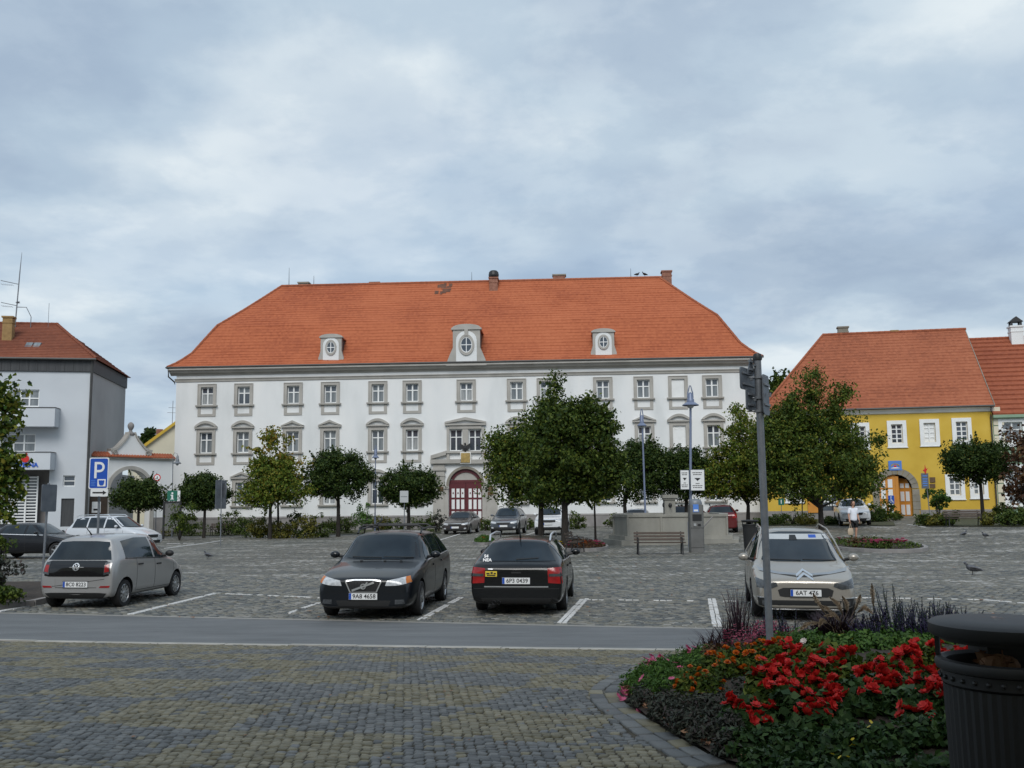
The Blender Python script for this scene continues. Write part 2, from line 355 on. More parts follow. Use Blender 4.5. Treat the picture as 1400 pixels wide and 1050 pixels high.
# ================================================================== ground, road, square
def GZv(x, y):
    def ss(a, b, t): t = np.clip((t - a) / (b - a), 0, 1); return t * t * (3 - 2 * t)
    return .52 * (1 - ss(8, 17.5, y)) + np.interp(x, _FX, _FZ) * ss(24, 58, y)
def sheet(name, xs, ys, mats, dz=0.0, ylo=None, yhi=None):
    """a strip of ground between two lines y = ylo(x), yhi(x) (or the plain range of ys)"""
    V = []; Fq = []; nx, ny = len(xs), len(ys)
    for x in xs:
        for t in ys:
            y = t if ylo is None else lerp(ylo(x), yhi(x), t)
            V.append((x, y, GZ(x, y) + dz))
    for i in range(nx - 1):
        for j in range(ny - 1): Fq.append((i*ny+j, (i+1)*ny+j, (i+1)*ny+j+1, i*ny+j+1))
    return struct(link(name, np_mesh(name, V, Fq, mats, smooth=True)))
def span(a, b, n): return list(np.linspace(a, b, n))
ground = sheet('ground', [-900, -400] + span(-200, -40, 9) + span(-36, 56, 24) + [70, 100, 200, 400, 900],
      [-60, -20] + span(0, 20, 26) + span(22, 64, 22) + [70, 80, 100, 140, 300, 900], M['square_setts'])
_k0, _k1 = G(0, 877), G(880, 889.5); _r0, _r1 = G(17, 839), G(975, 860)
def kerb_y(x): return _k0.y + (x - _k0.x) * (_k1.y - _k0.y) / (_k1.x - _k0.x)
def road_y(x): return _r0.y + (x - _r0.x) * (_r1.y - _r0.y) / (_r1.x - _r0.x)
sheet('road', span(-40, 40, 41), span(0, 1, 5), M['asphalt'], .006, lambda x: kerb_y(x) + .06, road_y)
sheet('road_edge', span(-40, 40, 81), [0, 1], M['sett_pale'], .010, lambda x: road_y(x) - .09, lambda x: road_y(x) + .09)
plaza = sheet('plaza', span(-30, 30, 31), span(0, 1, 14), M['joint_sand'], .006, lambda x: -12.0, lambda x: kerb_y(x) - .06)
mb = MB()                       # kerb: stones a metre long with open joints
x = -16.0; kerb = tag(link('kerb', None), kind='structure')
while x < 14:
    L = random.uniform(.95, 1.05); ks = MB()
    p0, p1 = Vector((x, kerb_y(x), 0)), Vector((x + L - .012, kerb_y(x + L), 0)); z0, z1 = GZ(p0.x, p0.y), GZ(p1.x, p1.y); e = random.uniform(-.004, .004)
    n = Vector((-(p1.y - p0.y), p1.x - p0.x, 0)).normalized() * .06; vs_ = []
    for z in (-.1, .018 + e, .026 + e):
        sh = .8 if z > .02 else 1
        vs_ += [(p0.x - n.x*sh, p0.y - n.y*sh, z0 + z), (p1.x - n.x*sh, p1.y - n.y*sh, z1 + z), (p1.x + n.x*sh, p1.y + n.y*sh, z1 + z), (p0.x + n.x*sh, p0.y + n.y*sh, z0 + z)]
    fs_ = [(8, 9, 10, 11)]
    for b_ in (0, 4): fs_ += [(b_+i, b_+(i+1) % 4, b_+4+(i+1) % 4, b_+4+i) for i in range(4)]
    ks.add(vs_, fs_); ks.build('kerb_stone', M['kerb_stone'], kerb); x += L
# ---- setts: each stone its own chamfered block
def sett_arrays(C, S, rot, h, inset=.006):
    """C (N,2) centres, S (N,2) sizes, rot (N), h (N) height over the ground"""
    n = len(C); ca, sa = np.cos(rot), np.sin(rot); cz = GZv(C[:, 0], C[:, 1])
    cor = np.array([(-.5, -.5), (.5, -.5), (.5, .5), (-.5, .5)])
    jit = (np.random.rand(n, 4, 2) - .5) * .016; tilt = (np.random.rand(n, 4) - .5) * .009
    V = np.zeros((n, 12, 3))
    for r_, (ins, z) in enumerate(((0, -.03), (0, -.006), (inset, 0.0))):
        loc = cor[None] * (S[:, None, :] - 2 * ins) + jit
        X = C[:, None, 0] + loc[..., 0] * ca[:, None] - loc[..., 1] * sa[:, None]
        Y = C[:, None, 1] + loc[..., 0] * sa[:, None] + loc[..., 1] * ca[:, None]
        V[:, r_*4:r_*4+4, 0] = X; V[:, r_*4:r_*4+4, 1] = Y
        V[:, r_*4:r_*4+4, 2] = (GZv(X, Y) + h[:, None] + z + (tilt if z == 0.0 else 0)) if r_ else (cz + z)[:, None]
    f = [(8, 9, 10, 11)] + [(b+i, b+(i+1) % 4, b+4+(i+1) % 4, b+4+i) for b in (0, 4) for i in range(4)]
    Fq = (np.array(f)[None] + (np.arange(n) * 12)[:, None, None])
    return V, Fq
def inside(poly, X, Y):
    res = np.zeros(X.shape, bool); n = len(poly)
    for i in range(n):
        x0, y0 = poly[i]; x1, y1 = poly[(i+1) % n]
        c = ((y0 > Y) != (y1 > Y)) & (X < (x1 - x0) * (Y - y0) / (y1 - y0 + 1e-12) + x0); res ^= c
    return res
def spline(pts, n=8, closed=True):
    o = []; m = len(pts)
    for i in range(m):
        p0, p1, p2, p3 = [np.array(pts[(i + k) % m], float) for k in (-1, 0, 1, 2)]
        for j in range(n):
            t = j / n; o.append(tuple(.5 * (2*p1 + (p2-p0)*t + (2*p0-5*p1+4*p2-p3)*t*t + (3*p1-p0-3*p2+p3)*t**3)))
    return o
def offset_poly(poly, d):
    o = []; n = len(poly)
    for i in range(n):
        a, b = np.array(poly[i-1]), np.array(poly[(i+1) % n]); t = b - a; t = t / (np.linalg.norm(t) + 1e-9)
        o.append((poly[i][0] + t[1]*d, poly[i][1] - t[0]*d))
    return o
_e = [G(1010, 1052), G(940, 1018), G(888, 985), G(853, 960), G(850, 942)]
BED = [(p.x, p.y) for p in _e] + [(1.30, 9.9), (1.80, 10.9), (2.7, 11.5), (4.0, 11.75), (5.6, 11.6), (7.0, 10.6), (7.6, 8.6), (7.2, 6.4), (5.6, 5.2), (3.4, 4.75), (2.1, 4.85)]
BED = spline(BED, 8)            # clockwise seen from above: outside is on the left
BED_OUT = offset_poly(BED, -.27)
if abs(sum(a[0]*b[1]-a[1]*b[0] for a, b in zip(BED_OUT, BED_OUT[1:]+BED_OUT[:1]))) < abs(sum(a[0]*b[1]-a[1]*b[0] for a, b in zip(BED, BED[1:]+BED[:1]))): BED_OUT = offset_poly(BED, .27)
th = R(-10); cu, su = math.cos(th), math.sin(th); sz = .071
ii, jj = np.meshgrid(np.arange(-230, 230), np.arange(0, 200)); ii = ii.ravel(); jj = jj.ravel()
uu = (ii + .5 * (jj % 2) + (np.random.rand(ii.size) - .5) * .14 + jj * .22) * sz; vv = jj * sz * .97 + (np.random.rand(ii.size) - .5) * .012
X = uu * cu - vv * su - 1.0; Y = uu * su + vv * cu + 3.2
ky = _k0.y + (X - _k0.x) * (_k1.y - _k0.y) / (_k1.x - _k0.x)
ok = (Y < ky - .13) & (Y > 4.2) & (np.abs(X) < .56 * Y + 3.5) & ~inside(BED_OUT, X, Y)
X, Y, uu, vv, ky = X[ok], Y[ok], uu[ok], vv[ok], ky[ok]
wob = np.sin(uu * 2.3) * .06 + np.sin(vv * 3.1) * .05
ub = uu - vv * .22 * 1.0
chk = (np.floor((ub + wob) / 1.30) + np.floor((vv + wob) / .98)).astype(int) % 2
band = ky - Y < .85
chk = np.where(band, (np.floor((X + 40.6) / 2.35).astype(int) % 3 != 1).astype(int), chk)
flip = np.random.rand(len(X)) < .05; chk = np.where(flip, 1 - chk, chk)
C = np.stack([X, Y], 1); S = np.full((len(X), 2), sz - .0065) * (1 + (np.random.rand(len(X), 2) - .5) * .22)
rot = np.full(len(X), th) + (np.random.rand(len(X)) - .5) * .14; hh = .015 + (np.random.rand(len(X)) - .5) * .009
PLZ = (C, S, rot, hh, chk)
infr = np.abs(X) < Y * .50; dist = np.hypot(X, Y) + np.where((Y < 5.85) | ~infr, 100, 0); order = np.argsort(dist)
near, rest = order[:285], order[285:]
V, Fq = sett_arrays(C[rest], S[rest], rot[rest], hh[rest])
o = link('setts', np_mesh('setts', V, Fq.reshape(-1, 4), [M['sett_blue'], M['sett_tan']], np.repeat(chk[rest], 9)), plaza); o['kind'] = 'stuff'
variants = []
for k in range(10):
    c0 = np.array([[0., 50.]]); v_, f_ = sett_arrays(c0, np.array([[sz - .012, sz - .012]]) * (1 + (np.random.rand(1, 2) - .5) * .12), np.zeros(1), np.array([.016])); v_ = v_[0]; v_[:, 1] -= 50; v_[:, 2] -= GZ(0, 50)
    variants.append([np_mesh('sett', v_, f_.reshape(-1, 4), M[m]) for m in ('sett_blue', 'sett_tan')])
for i in near:
    o = link('sett', variants[random.randrange(10)][chk[i]], plaza, (X[i], Y[i], GZ(X[i], Y[i]) + hh[i] - .016)); o.rotation_euler = (0, 0, rot[i] + random.choice((0, math.pi)))
# two rows of longer blocks round the flower bed
edging = tag(link('bed_edging', None), kind='structure')
for row, off in ((0, -.065), (1, -.195)):
    poly = offset_poly(BED, off if BED_OUT[0] == offset_poly(BED, -.27)[0] else -off)
    acc = 0; last = np.array(poly[0]); step = .215
    for q in poly[1:] + poly[:1]:
        q = np.array(q); seg = np.linalg.norm(q - last)
        while acc + seg >= step:
            t = (step - acc) / seg; p = last + (q - last) * t; dr = (q - last) / seg
            v_, f_ = sett_arrays(p[None], np.array([[step - .012, .118]]), np.array([math.atan2(dr[1], dr[0])]), np.array([.020 + random.uniform(-.004, .004)]))
            if p[1] > 4.4 and p[0] < 6.5: link('edging_block', np_mesh('edging_block', v_[0], f_.reshape(-1, 4), M['sett_blue' if random.random() < .75 else 'sett_tan']), edging)
            last = p; seg -= step - acc; acc = 0
        acc += seg; last = q
# stones of the parking square nearest the road
gi, gj = np.meshgrid(np.arange(-120, 130), np.arange(0, 66)); gi = gi.ravel(); gj = gj.ravel()
X = (gi + .5 * (gj % 2) + (np.random.rand(gi.size) - .5) * .25) * .165; yb = gj * .145
Y = _r0.y + (X - _r0.x) * (_r1.y - _r0.y) / (_r1.x - _r0.x) + .18 + yb + (np.random.rand(gi.size) - .5) * .03
ok = np.abs(X) < .56 * Y + .5; X, Y = X[ok], Y[ok]
S = np.stack([.145 * (1 + (np.random.rand(len(X)) - .5) * .3), .125 * (1 + (np.random.rand(len(X)) - .5) * .25)], 1)
pale = (np.random.rand(len(X)) < .012).astype(int)
V, Fq = sett_arrays(np.stack([X, Y], 1), S, (np.random.rand(len(X)) - .5) * .25, .014 + (np.random.rand(len(X)) - .5) * .012, .02)
o = link('cobblestones', np_mesh('cobblestones', V, Fq.reshape(-1, 4), [M['sett_square'], M['sett_pale']], np.repeat(pale, 9))); o['kind'] = 'stuff'
# painted bay lines: rows of painted stones, worn
def bay_line(a, b, wd=.13, skip=.1, gap=0):
    a, b = G(*a), G(*b); L = (b - a).length; dr = (b - a) / L; nrm = Vector((-dr.y, dr.x, 0)).normalized(); m_ = MB(); t = 0
    while t < L:
        ln = random.uniform(.13, .17)
        if random.random() > skip and not (gap and int(t / .35) % 2 and random.random() < gap):
            for s_ in (-1, 1):
                if random.random() < skip * .6: continue
                o_ = s_ * wd * .27; hw = wd * .23 * random.uniform(.8, 1.1); c = a + dr * (t + ln / 2) + nrm * o_; hl = ln * .44
                q = [c + dr * (sx * hl * random.uniform(.85, 1)) + nrm * (sy * hw) for sx, sy in ((-1, -1), (1, -1), (1, 1), (-1, 1))]
                top = [(p.x, p.y, GZ(p.x, p.y) + .024) for p in q]; bot = [(p.x, p.y, GZ(p.x, p.y) + .004) for p in q]
                m_.add(top + bot, [(0, 1, 2, 3)] + [(4+i, 4+(i+1) % 4, (i+1) % 4, i) for i in range(4)])
        t += ln
    struct(m_.build('parking_line', M['line_paint']))
for a_, b_, w_, s_, g_ in (((-60, 848), (52, 827), .13, .03, 0), ((178, 841), (295, 812), .13, .03, 0), ((295, 812), (436, 818), .09, .1, .7), ((390, 841), (437, 825), .10, .25, .2),
    ((574, 849), (630, 818), .13, .12, 0), ((768, 853), (799, 820), .17, .1, 0), ((981, 858), (973, 820), .17, .06, 0), ((800, 821), (1016, 823), .08, .12, .8),
    ((1168, 818), (1345, 821), .09, .05, .45), ((1345, 821), (1404, 826), .10, .03, .3), ((226, 750), (303, 739.5), .13, .06, 0), ((228, 743.5), (262, 743), .11, .1, 0),
    ((600, 739), (640, 727), .12, .1, .3), ((1241, 717.5), (1264, 721), .12, .05, 0), ((1190, 720.5), (1210, 721.5), .12, .1, 0), ((96, 790), (150, 783), .12, .15, .4), ((716, 733), (735, 727), .12, .1, 0)):
    bay_line(a_, b_, w_, s_, g_)
# bright stones and litter scattered over the square, one stuff object
lv = MB()
for k in range(150):
    c = G(random.uniform(0, 1400), random.uniform(752, 846)); s_ = random.uniform(.03, .09)
    if random.random() < .5: s_ *= .5
    z = GZ(c.x, c.y) + .022; a = random.random() * 6
    q = [(c.x + math.cos(a + t) * s_ * random.uniform(.6, 1), c.y + math.sin(a + t) * s_ * random.uniform(.6, 1), z + random.uniform(0, .02)) for t in (0, 1.6, 3.1, 4.7)]
    lv.add(q, [(0, 1, 2, 3)], 0)
for k in range(45):
    c = G(random.uniform(0, 860), random.uniform(893, 1048)); s_ = random.uniform(.008, .022); z = GZ(c.x, c.y) + .027; a = random.random() * 6
    lv.add([(c.x + math.cos(a + t) * s_, c.y + math.sin(a + t) * s_ * .7, z + random.uniform(0, .006)) for t in (0, 1.6, 3.1, 4.7)], [(0, 1, 2, 3)])
o = lv.build('fallen_leaves', M['leaf_fallen']); o['kind'] = 'stuff'

# ================================================================== building helpers
class Facade:
    """a plane front: local u to the right along it, v back into the building, z up"""
    def __init__(s, A, B, tilt=0.0):
        U = (B - A); s.W = math.hypot(U.x, U.y); U = Vector((U.x, U.y, 0)).normalized(); V = Vector((-U.y, U.x, 0))
        Ut = (U + Vector((0, 0, math.tan(R(tilt))))).normalized(); Z = Ut.cross(V); Z = Z if Z.z > 0 else -Z
        s.M = Matrix(((Ut.x, V.x, Z.x, A.x), (Ut.y, V.y, Z.y, A.y), (Ut.z, V.z, Z.z, A.z), (0, 0, 0, 1))); s.I = s.M.inverted()
    def at(s, px, py, v=0.0):
        o = s.I @ Vector((0, 0, EYE)); d = s.I.to_3x3() @ ray(px, py); t = (v - o.y) / d.y; p = o + d * t
        return p.x, p.z
    def rc(s, x0, y0, x1, y1, v=0.0):
        m = ((x0 + x1) / 2, (y0 + y1) / 2)
        u0, u1 = s.at(x0, m[1], v)[0], s.at(x1, m[1], v)[0]; za, zb = s.at(m[0], y1, v)[1], s.at(m[0], y0, v)[1]
        return u0, za, u1, zb
def wall_holes(mb, u0, u1, z0, z1, holes, depth=.22, mi=0, rmi=0, v=0.0):
    """front wall with rectangular openings and their reveals"""
    us = sorted({u0, u1, *[h[0] for h in holes], *[h[2] for h in holes]}); zs = sorted({z0, z1, *[h[1] for h in holes], *[h[3] for h in holes]})
    for a, b in zip(us, us[1:]):
        for c, d in zip(zs, zs[1:]):
            mu, mz = (a+b)/2, (c+d)/2
            if not any(h[0] < mu < h[2] and h[1] < mz < h[3] for h in holes): mb.add([(a, v, c), (b, v, c), (b, v, d), (a, v, d)], [(0, 1, 2, 3)], mi)
    for a, c, b, d in holes:
        e = v + depth
        mb.add([(a,v,c),(b,v,c),(b,v,d),(a,v,d),(a,e,c),(b,e,c),(b,e,d),(a,e,d)], [(0,4,5,1),(1,5,6,2),(2,6,7,3),(3,7,4,0)], rmi)
def ring_frame(mb, w, h, t, y0, y1, z0=0, bottom=True, mi=0):
    """rectangular frame of outer width w, height h, bar t, standing on z0, centred on u=0; butt joints"""
    mb.box((-w/2, y0, z0), (-w/2+t, y1, z0+h), mi); mb.box((w/2-t, y0, z0), (w/2, y1, z0+h), mi)
    mb.box((-w/2+t, y0, z0+h-t), (w/2-t, y1, z0+h), mi)
    if bottom: mb.box((-w/2+t, y0, z0), (w/2-t, y1, z0+t), mi)
def sash_mesh(w, h, cols=2, rows=(.36,), bar=.075, dep=.07, mullion=.10, flip=True):
    m = MB(); ring_frame(m, w, h, bar, 0, dep)
    cw = (w - 2*bar)
    for c in range(1, cols):
        x = -w/2 + bar + cw*c/cols; m.box((x-mullion/2, -.012, bar), (x+mullion/2, dep-.004, h-bar))
    for r_ in rows:
        z = h*(1-r_)
        for c in range(cols):
            xa = -w/2 + bar + cw*c/cols + (mullion/2 if c else 0); xb = -w/2 + bar + cw*(c+1)/cols - (mullion/2 if c < cols-1 else 0)
            m.box((xa, -.004, z-bar/2), (xb, dep-.008, z+bar/2))
    return m
def hip_roof(mb, W, D, prof, step=.30, lipmin=.02, lipmax=.055, left='hip', right='hip', mi=0, seg=2.2, x0=0.0, topgap=.02):
    """prof: list of (inset, z); courses are stepped strips whose lips stand unevenly proud"""
    ts, zs = zip(*prof); ln = np.concatenate([[0], np.cumsum(np.hypot(np.diff(ts), np.diff(zs)))]); n = max(2, int(ln[-1]/step))
    q = np.linspace(0, ln[-1], n+1); T = np.interp(q, ln, ts); Z = np.interp(q, ln, zs)
    for k in range(n):
        for side in ('f', 'b', 'l', 'r'):
            if side == 'l' and left != 'hip' or side == 'r' and right != 'hip': continue
            ta, tb, za, zb = T[k], T[k+1], Z[k], Z[k+1]
            la, lb = (ta, tb) if left == 'hip' else (T[0], T[0]); ra, rb = (ta, tb) if right == 'hip' else (T[0], T[0])
            if side in 'fb':
                a0, a1, b0, b1 = x0+la, x0+W-ra, x0+lb, x0+W-rb; ns = max(2, int((a1-a0)/seg)) if side == 'f' else 2
                f = lambda s_, lo: lerp(a0, a1, s_) if lo else lerp(b0, b1, s_)
                yy = (lambda t: t) if side == 'f' else (lambda t: D - t)
                pt = lambda s_, t, z, lo, dy=0: (f(s_, lo), yy(t - dy), z)
            else:
                ns = 2; a0, a1, b0, b1 = ta, D-ta, tb, D-tb
                f = lambda s_, lo: lerp(a0, a1, s_) if lo else lerp(b0, b1, s_)
                pt = (lambda s_, t, z, lo, dy=0: (x0+t-dy, f(1-s_, lo), z)) if side == 'l' else (lambda s_, t, z, lo, dy=0: (x0+W-t+dy, f(s_, lo), z))
            base = len(mb.v); vs = []; fs = []
            for i in range(ns+1):
                s_ = i/ns; lip = random.uniform(lipmin, lipmax) if random.random() < .8 else lipmax*1.5
                if k == 0: lip = lipmin
                vs += [pt(s_, ta, za, True), pt(s_, ta, za+lip, True, .01), pt(s_, tb, zb+.004, False)]
            for i in range(ns):
                b = i*3; fs += [(b, b+3, b+4, b+1), (b+1, b+4, b+5, b+2)]
            if side == 'b': fs = [tuple(reversed(f_)) for f_ in fs]
            mb.add(vs, fs, mi)
    return T[-1], Z[-1]
def ridge(mb, pts, r=.11, mi=0):
    """half-round ridge tiles laid end to end"""
    for a, b in zip(pts, pts[1:]):
        a, b = Vector(a), Vector(b); L = (b-a).length; n = max(1, int(L/.42))
        for i in range(n):
            p, q = a.lerp(b, i/n), a.lerp(b, (i+1)/n+.01); mb.tube([p, q], [r*1.05, r*.92], 6, mi, True)
# ================================================================== the white palace
PAL_D0, PAL_D1 = 79.5, 76.8
_A = GX(236.5, PAL_D0); _B = GX(1039, PAL_D1); _A.z = -.3; _B.z = -.3
pf = Facade(_A, _B, .30); PW, PD = pf.W, 15.2
palace = thing('palace', 'long white baroque palace with grey window mouldings under a steep orange tile roof', 'palace', mat=pf.M)
Zw = lambda z: z + .3
cols_px = [281.7, 332, 400, 451, 516.4, 563.5, 637.8, 707, 748, 825.7, 881.4, 929, 976]
OT, O1, O0 = (9.83, 11.27), (5.97, 7.63), (1.82, 3.62)          # window openings, world heights over the left end
W_OPEN = 1.0
cu_px = [pf.at(p_, 600)[0] for p_ in cols_px]
holes = []
for i, u in enumerate(cu_px):
    holes.append((u-W_OPEN/2, Zw(OT[0]), u+W_OPEN/2, Zw(OT[1])))
    if i != 6:
        holes.append((u-W_OPEN/2, Zw(O1[0]), u+W_OPEN/2, Zw(O1[1]))); holes.append((u-W_OPEN/2, Zw(O0[0]), u+W_OPEN/2, Zw(O0[1])))
cu6 = cu_px[6]; du0, dz0, du1, dz1 = pf.rc(613.6, 641, 659.5, 720); dR = (du1-du0)/2; dc = (du0+du1)/2; dz0 = .42
for a_, b_ in ((615, 632), (641, 658)):
    r_ = pf.rc(a_, 587, b_, 616.5); holes.append(r_)
dbl = holes[-2:]
holes.append((du0, dz0, du1, dz1))
mb = MB(); wall_holes(mb, 0, PW, 0, Zw(12.3), holes, .24)
# spandrels of the round arch, inside the square opening
for s_ in (-1, 1):
    arc = [(dc + s_*dR*math.cos(a), dz1 - dR + dR*math.sin(a)) for a in np.linspace(0, math.pi/2, 13)]
    poly = arc + [(dc, dz1+.0005), (dc + s_*dR, dz1+.0005)]
    for (a, c), (b, d) in zip(arc, arc[1:]):
        q = [(a, .001, c), (b, .001, d), (b, .001, dz1), (a, .001, dz1)]; mb.add(q, [(0, 1, 2, 3) if s_ < 0 else (3, 2, 1, 0)])
        q = [(a, .0, c), (b, .0, d), (b, .24, d), (a, .24, c)]; mb.add(q, [(0, 1, 2, 3)])
mb.add([(0,0,0),(0,PD,0),(0,PD,Zw(12.3)),(0,0,Zw(12.3))], [(3,2,1,0)]); mb.add([(PW,0,0),(PW,PD,0),(PW,PD,Zw(12.3)),(PW,0,Zw(12.3))], [(0,1,2,3)])
mb.add([(0,PD,0),(PW,PD,0),(PW,PD,Zw(12.3)),(0,PD,Zw(12.3))], [(3,2,1,0)])
mb.build('wall', M['white_plaster'], palace)
mb = MB(); gap = (dc-1.95, dc+1.95)
for a, b in ((-.06, gap[0]), (gap[1], PW+.06)): mb.box((a, -.07, 0), (b, -.002, Zw(.80)))
for a, b in ((-.06, gap[0]), (gap[1], PW+.06)): mb.prism([(-.095, Zw(.80)), (-.095, Zw(.84)), (-.002, Zw(.93)), (-.002, Zw(.80))], a, b, ax='x')
mb.build('plinth', M['plinth_stone'], palace)
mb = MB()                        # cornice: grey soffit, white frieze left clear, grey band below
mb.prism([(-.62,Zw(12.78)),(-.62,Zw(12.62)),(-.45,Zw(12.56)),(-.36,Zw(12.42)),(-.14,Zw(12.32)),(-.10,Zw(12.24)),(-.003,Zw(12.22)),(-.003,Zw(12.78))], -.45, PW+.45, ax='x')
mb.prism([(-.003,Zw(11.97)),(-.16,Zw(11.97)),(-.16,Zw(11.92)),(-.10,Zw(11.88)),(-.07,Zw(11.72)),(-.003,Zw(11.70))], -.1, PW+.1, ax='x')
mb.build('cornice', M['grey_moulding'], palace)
mb = MB(); mb.box((0, -.004, Zw(12.3)), (PW, .3, Zw(12.5))); mb.build('frieze', M['white_plaster'], palace)
# windows
def win_sets(op, kind):
    h = op[1]-op[0]; w = W_OPEN; d = {}
    m = sash_mesh(w, h, 2, (.36,), .085, .07, .115); d['sash'] = m.mesh('window', M['white_paint'])
    d['panes'] = []
    for up, lo in (('window_glass', 'window_glass'), ('window_glass', 'curtain_glass'), ('curtain_glass', 'curtain_glass'), ('window_glass', 'lace_glass'), ('curtain_glass', 'window_glass')):
        m = MB(); zm = h*.64
        for (z0, z1, k) in ((.02, zm, 1), (zm, h-.02, 0)): m.add([(-w/2+.02, .045, z0), (w/2-.02, .045, z0), (w/2-.02, .045, z1), (-w/2+.02, .045, z1)], [(0,1,2,3)], k)
        d['panes'].append(m.mesh('window_glass', [M[up], M[lo]]))
    m = MB(); t = .26; y = -.20
    for sx in (-1, 1):
        m.box((sx*(w/2+t/2)-t/2, y-.07, 0), (sx*(w/2+t/2)+t/2, y+.197, h)); m.box((sx*(w/2+t)-.045 if sx > 0 else -(w/2+t)-.0, y-.11, 0), (sx*(w/2+t) if sx > 0 else -(w/2+t)+.045, y-.07, h+t))
    m.box((-w/2-t, y-.07, h), (w/2+t, y+.197, h+t)); m.box((-w/2-t+.045, y-.11, h+t-.05), (w/2+t-.045, y-.07, h+t))
    d['surround'] = m.mesh('surround', M['grey_moulding'])
    m = MB(); m.prism([(y-.20,-.14),(y-.22,-.06),(y-.22,-.012),(y-.03,0),(y+.19,0),(y+.19,-.14)], -w/2-t-.12, w/2+t+.12, ax='x'); d['sill'] = m.mesh('sill', M['grey_moulding'])
    m = MB(); ww = w+2*t-.06; hh = .78
    m.box((-ww/2, y-.05, -.14-hh), (-ww/2+.24, y+.197, -.141)); m.box((ww/2-.24, y-.05, -.14-hh), (ww/2, y+.197, -.141)); m.box((-ww/2+.24, y-.05, -.14-hh), (ww/2-.24, y+.197, -.14-hh+.2))
    d['apron'] = m.mesh('apron', M['grey_moulding'])
    for sh in ('tri', 'seg'):
        m = MB(); b0 = h+t+.04; W2 = w/2+t+.16; outer = []; n_ = 14
        for i in range(n_+1):
            x = -W2 + 2*W2*i/n_; f = (1-abs(x)/W2) if sh == 'tri' else (math.cos(x/W2*math.pi/2))
            f = .40*f if sh == 'tri' else .46*max(0, (f**.8)) * (1 if abs(x) < W2*.97 else .6)
            outer.append((x, b0+.16+f))
        inner = [(x*.80, b0+.13+(z-b0-.16)*.62) for x, z in outer]
        m.prism([(-W2, b0), (W2, b0), (W2, b0+.12), (-W2, b0+.12)], y-.20, y+.197)
        for i in range(n_):
            m.prism([inner[i], inner[i+1], outer[i+1], outer[i]], y-.24, y+.197)
        d[sh] = m.mesh('pediment', M['grey_moulding'])
    d['blind'] = None
    m = MB(); ns = 22
    for i in range(ns):
        z = h*i/ns; m.prism([(-.02, z), (-.045, z+h/ns*.35), (-.03, z+h/ns*.96), (.02, z+h/ns*.96), (.02, z)], -w/2+.01, w/2-.01, ax='x')
    d['blind'] = m.mesh('roller_shutter', M['white_paint'])
    return d
SETS = {'t': win_sets(OT, 't'), '1': win_sets(O1, '1'), '0': win_sets(O0, '0')}
peds1 = ['seg','seg','tri','tri','seg','seg',None,'seg','seg','tri','tri','seg','seg']; peds0 = ['tri','tri','tri','tri','seg','seg',None,'seg','seg','seg','tri','seg','tri']
for i, u in enumerate(cu_px):
    for lv_, op in (('t', OT), ('1', O1), ('0', O0)):
        if lv_ != 't' and i == 6: continue
        d = SETS[lv_]; blind = i == 11 and lv_ in 't1'
        w_ = link('window', d['blind'] if blind else d['sash'], palace, (u, .16 if not blind else .09, Zw(op[0])))
        if blind: w_['label'] = 'window closed by a white roller shutter'
        else: link('window_glass', d['panes'][random.choice((0, 1, 1, 2, 3, 1, 4))], w_)
        dy = .04 if not blind else .11
        for part in ('surround', 'sill'): link(part, d[part], w_, (0, dy, 0))
        if lv_ != '0': link('apron', d['apron'], w_, (0, dy, 0))
        if lv_ == '1': link('pediment', d[peds1[i]], w_, (0, dy, 0))
        if lv_ == '0': link('pediment', d[peds0[i]], w_, (0, dy, 0))
# portal with double window over it
for (a, c, b, d) in dbl:
    h = d-c; w_ = sash_mesh(b-a, h, 2, (.36,), .07, .07, .10).build('window', M['white_paint'], palace, loc=((a+b)/2, .16, c))
    m = MB(); m.add([(-(b-a)/2+.02, .045, .02), ((b-a)/2-.02, .045, .02), ((b-a)/2-.02, .045, h-.02), (-(b-a)/2+.02, .045, h-.02)], [(0,1,2,3)]); m.build('window_glass', M['window_glass'], w_)
po = MB(); q = lambda *a: pf.rc(*a)
def pbox(x0, y0, x1, y1, v0, v1=-.003, m=po, mi=0):
    a, c, b, d = q(x0, y0, x1, y1); m.box((a, v0, c), (b, v1, d), mi)
pbox(611, 584, 614.6, 628, -.16); pbox(658.6, 584, 662.4, 628, -.16); pbox(632.5, 587, 640.5, 616, -.16); pbox(614.7, 582, 658.5, 586.4, -.16)
pbox(609, 616.6, 664, 619.5, -.24)
a, c, b, d = q(608.5, 570.5, 664.5, 581.6); hh = d-c
po.box((a, -.26, c), (b, -.003, c+hh*.22)); mid = (a+b)/2
for s_ in (-1, 1):
    e = a if s_ < 0 else b; P4 = [(e, c+hh*.23), (e, c+hh*.45), (mid, d), (mid, d-hh*.36)]
    po.prism(P4 if s_ > 0 else P4[::-1], -.28, -.003)
for s_ in (0, 1):
    x0, x1 = (592.5, 608.2) if s_ == 0 else (663.5, 680)
    pbox(x0, 634, x1, 716, -.16); pbox(x0-1.5, 640.5, x1+1.8, 643.5, -.26); pbox(x0-.8, 650, x1+.8, 651.2, -.20)
    xa, xb = (589, 631.5) if s_ == 0 else (644.5, 683.5); pbox(xa, 628.2, xb, 633.8, -.34)
    xe, xi = (589.5, 610.4) if s_ == 0 else (683, 663)
    a, c = pf.at(xe, 627.8); b, d = pf.at(xi, 616.4); P4 = [(a, c), (a, c+.28), (b, d), (b, d-.32)]
    po.prism(P4 if s_ else P4[::-1], -.30, -.003)
    a0, a1 = (608.4, 613.4) if s_ == 0 else (659.7, 665.2)
    pbox(a0, 668.5, a1, 716, -.20); pbox(a0-.8, 665, a1+.8, 668.3, -.28)
po.build('portal', M['grey_moulding'], palace)
mr = MB(); nA = 20                # arch moulding
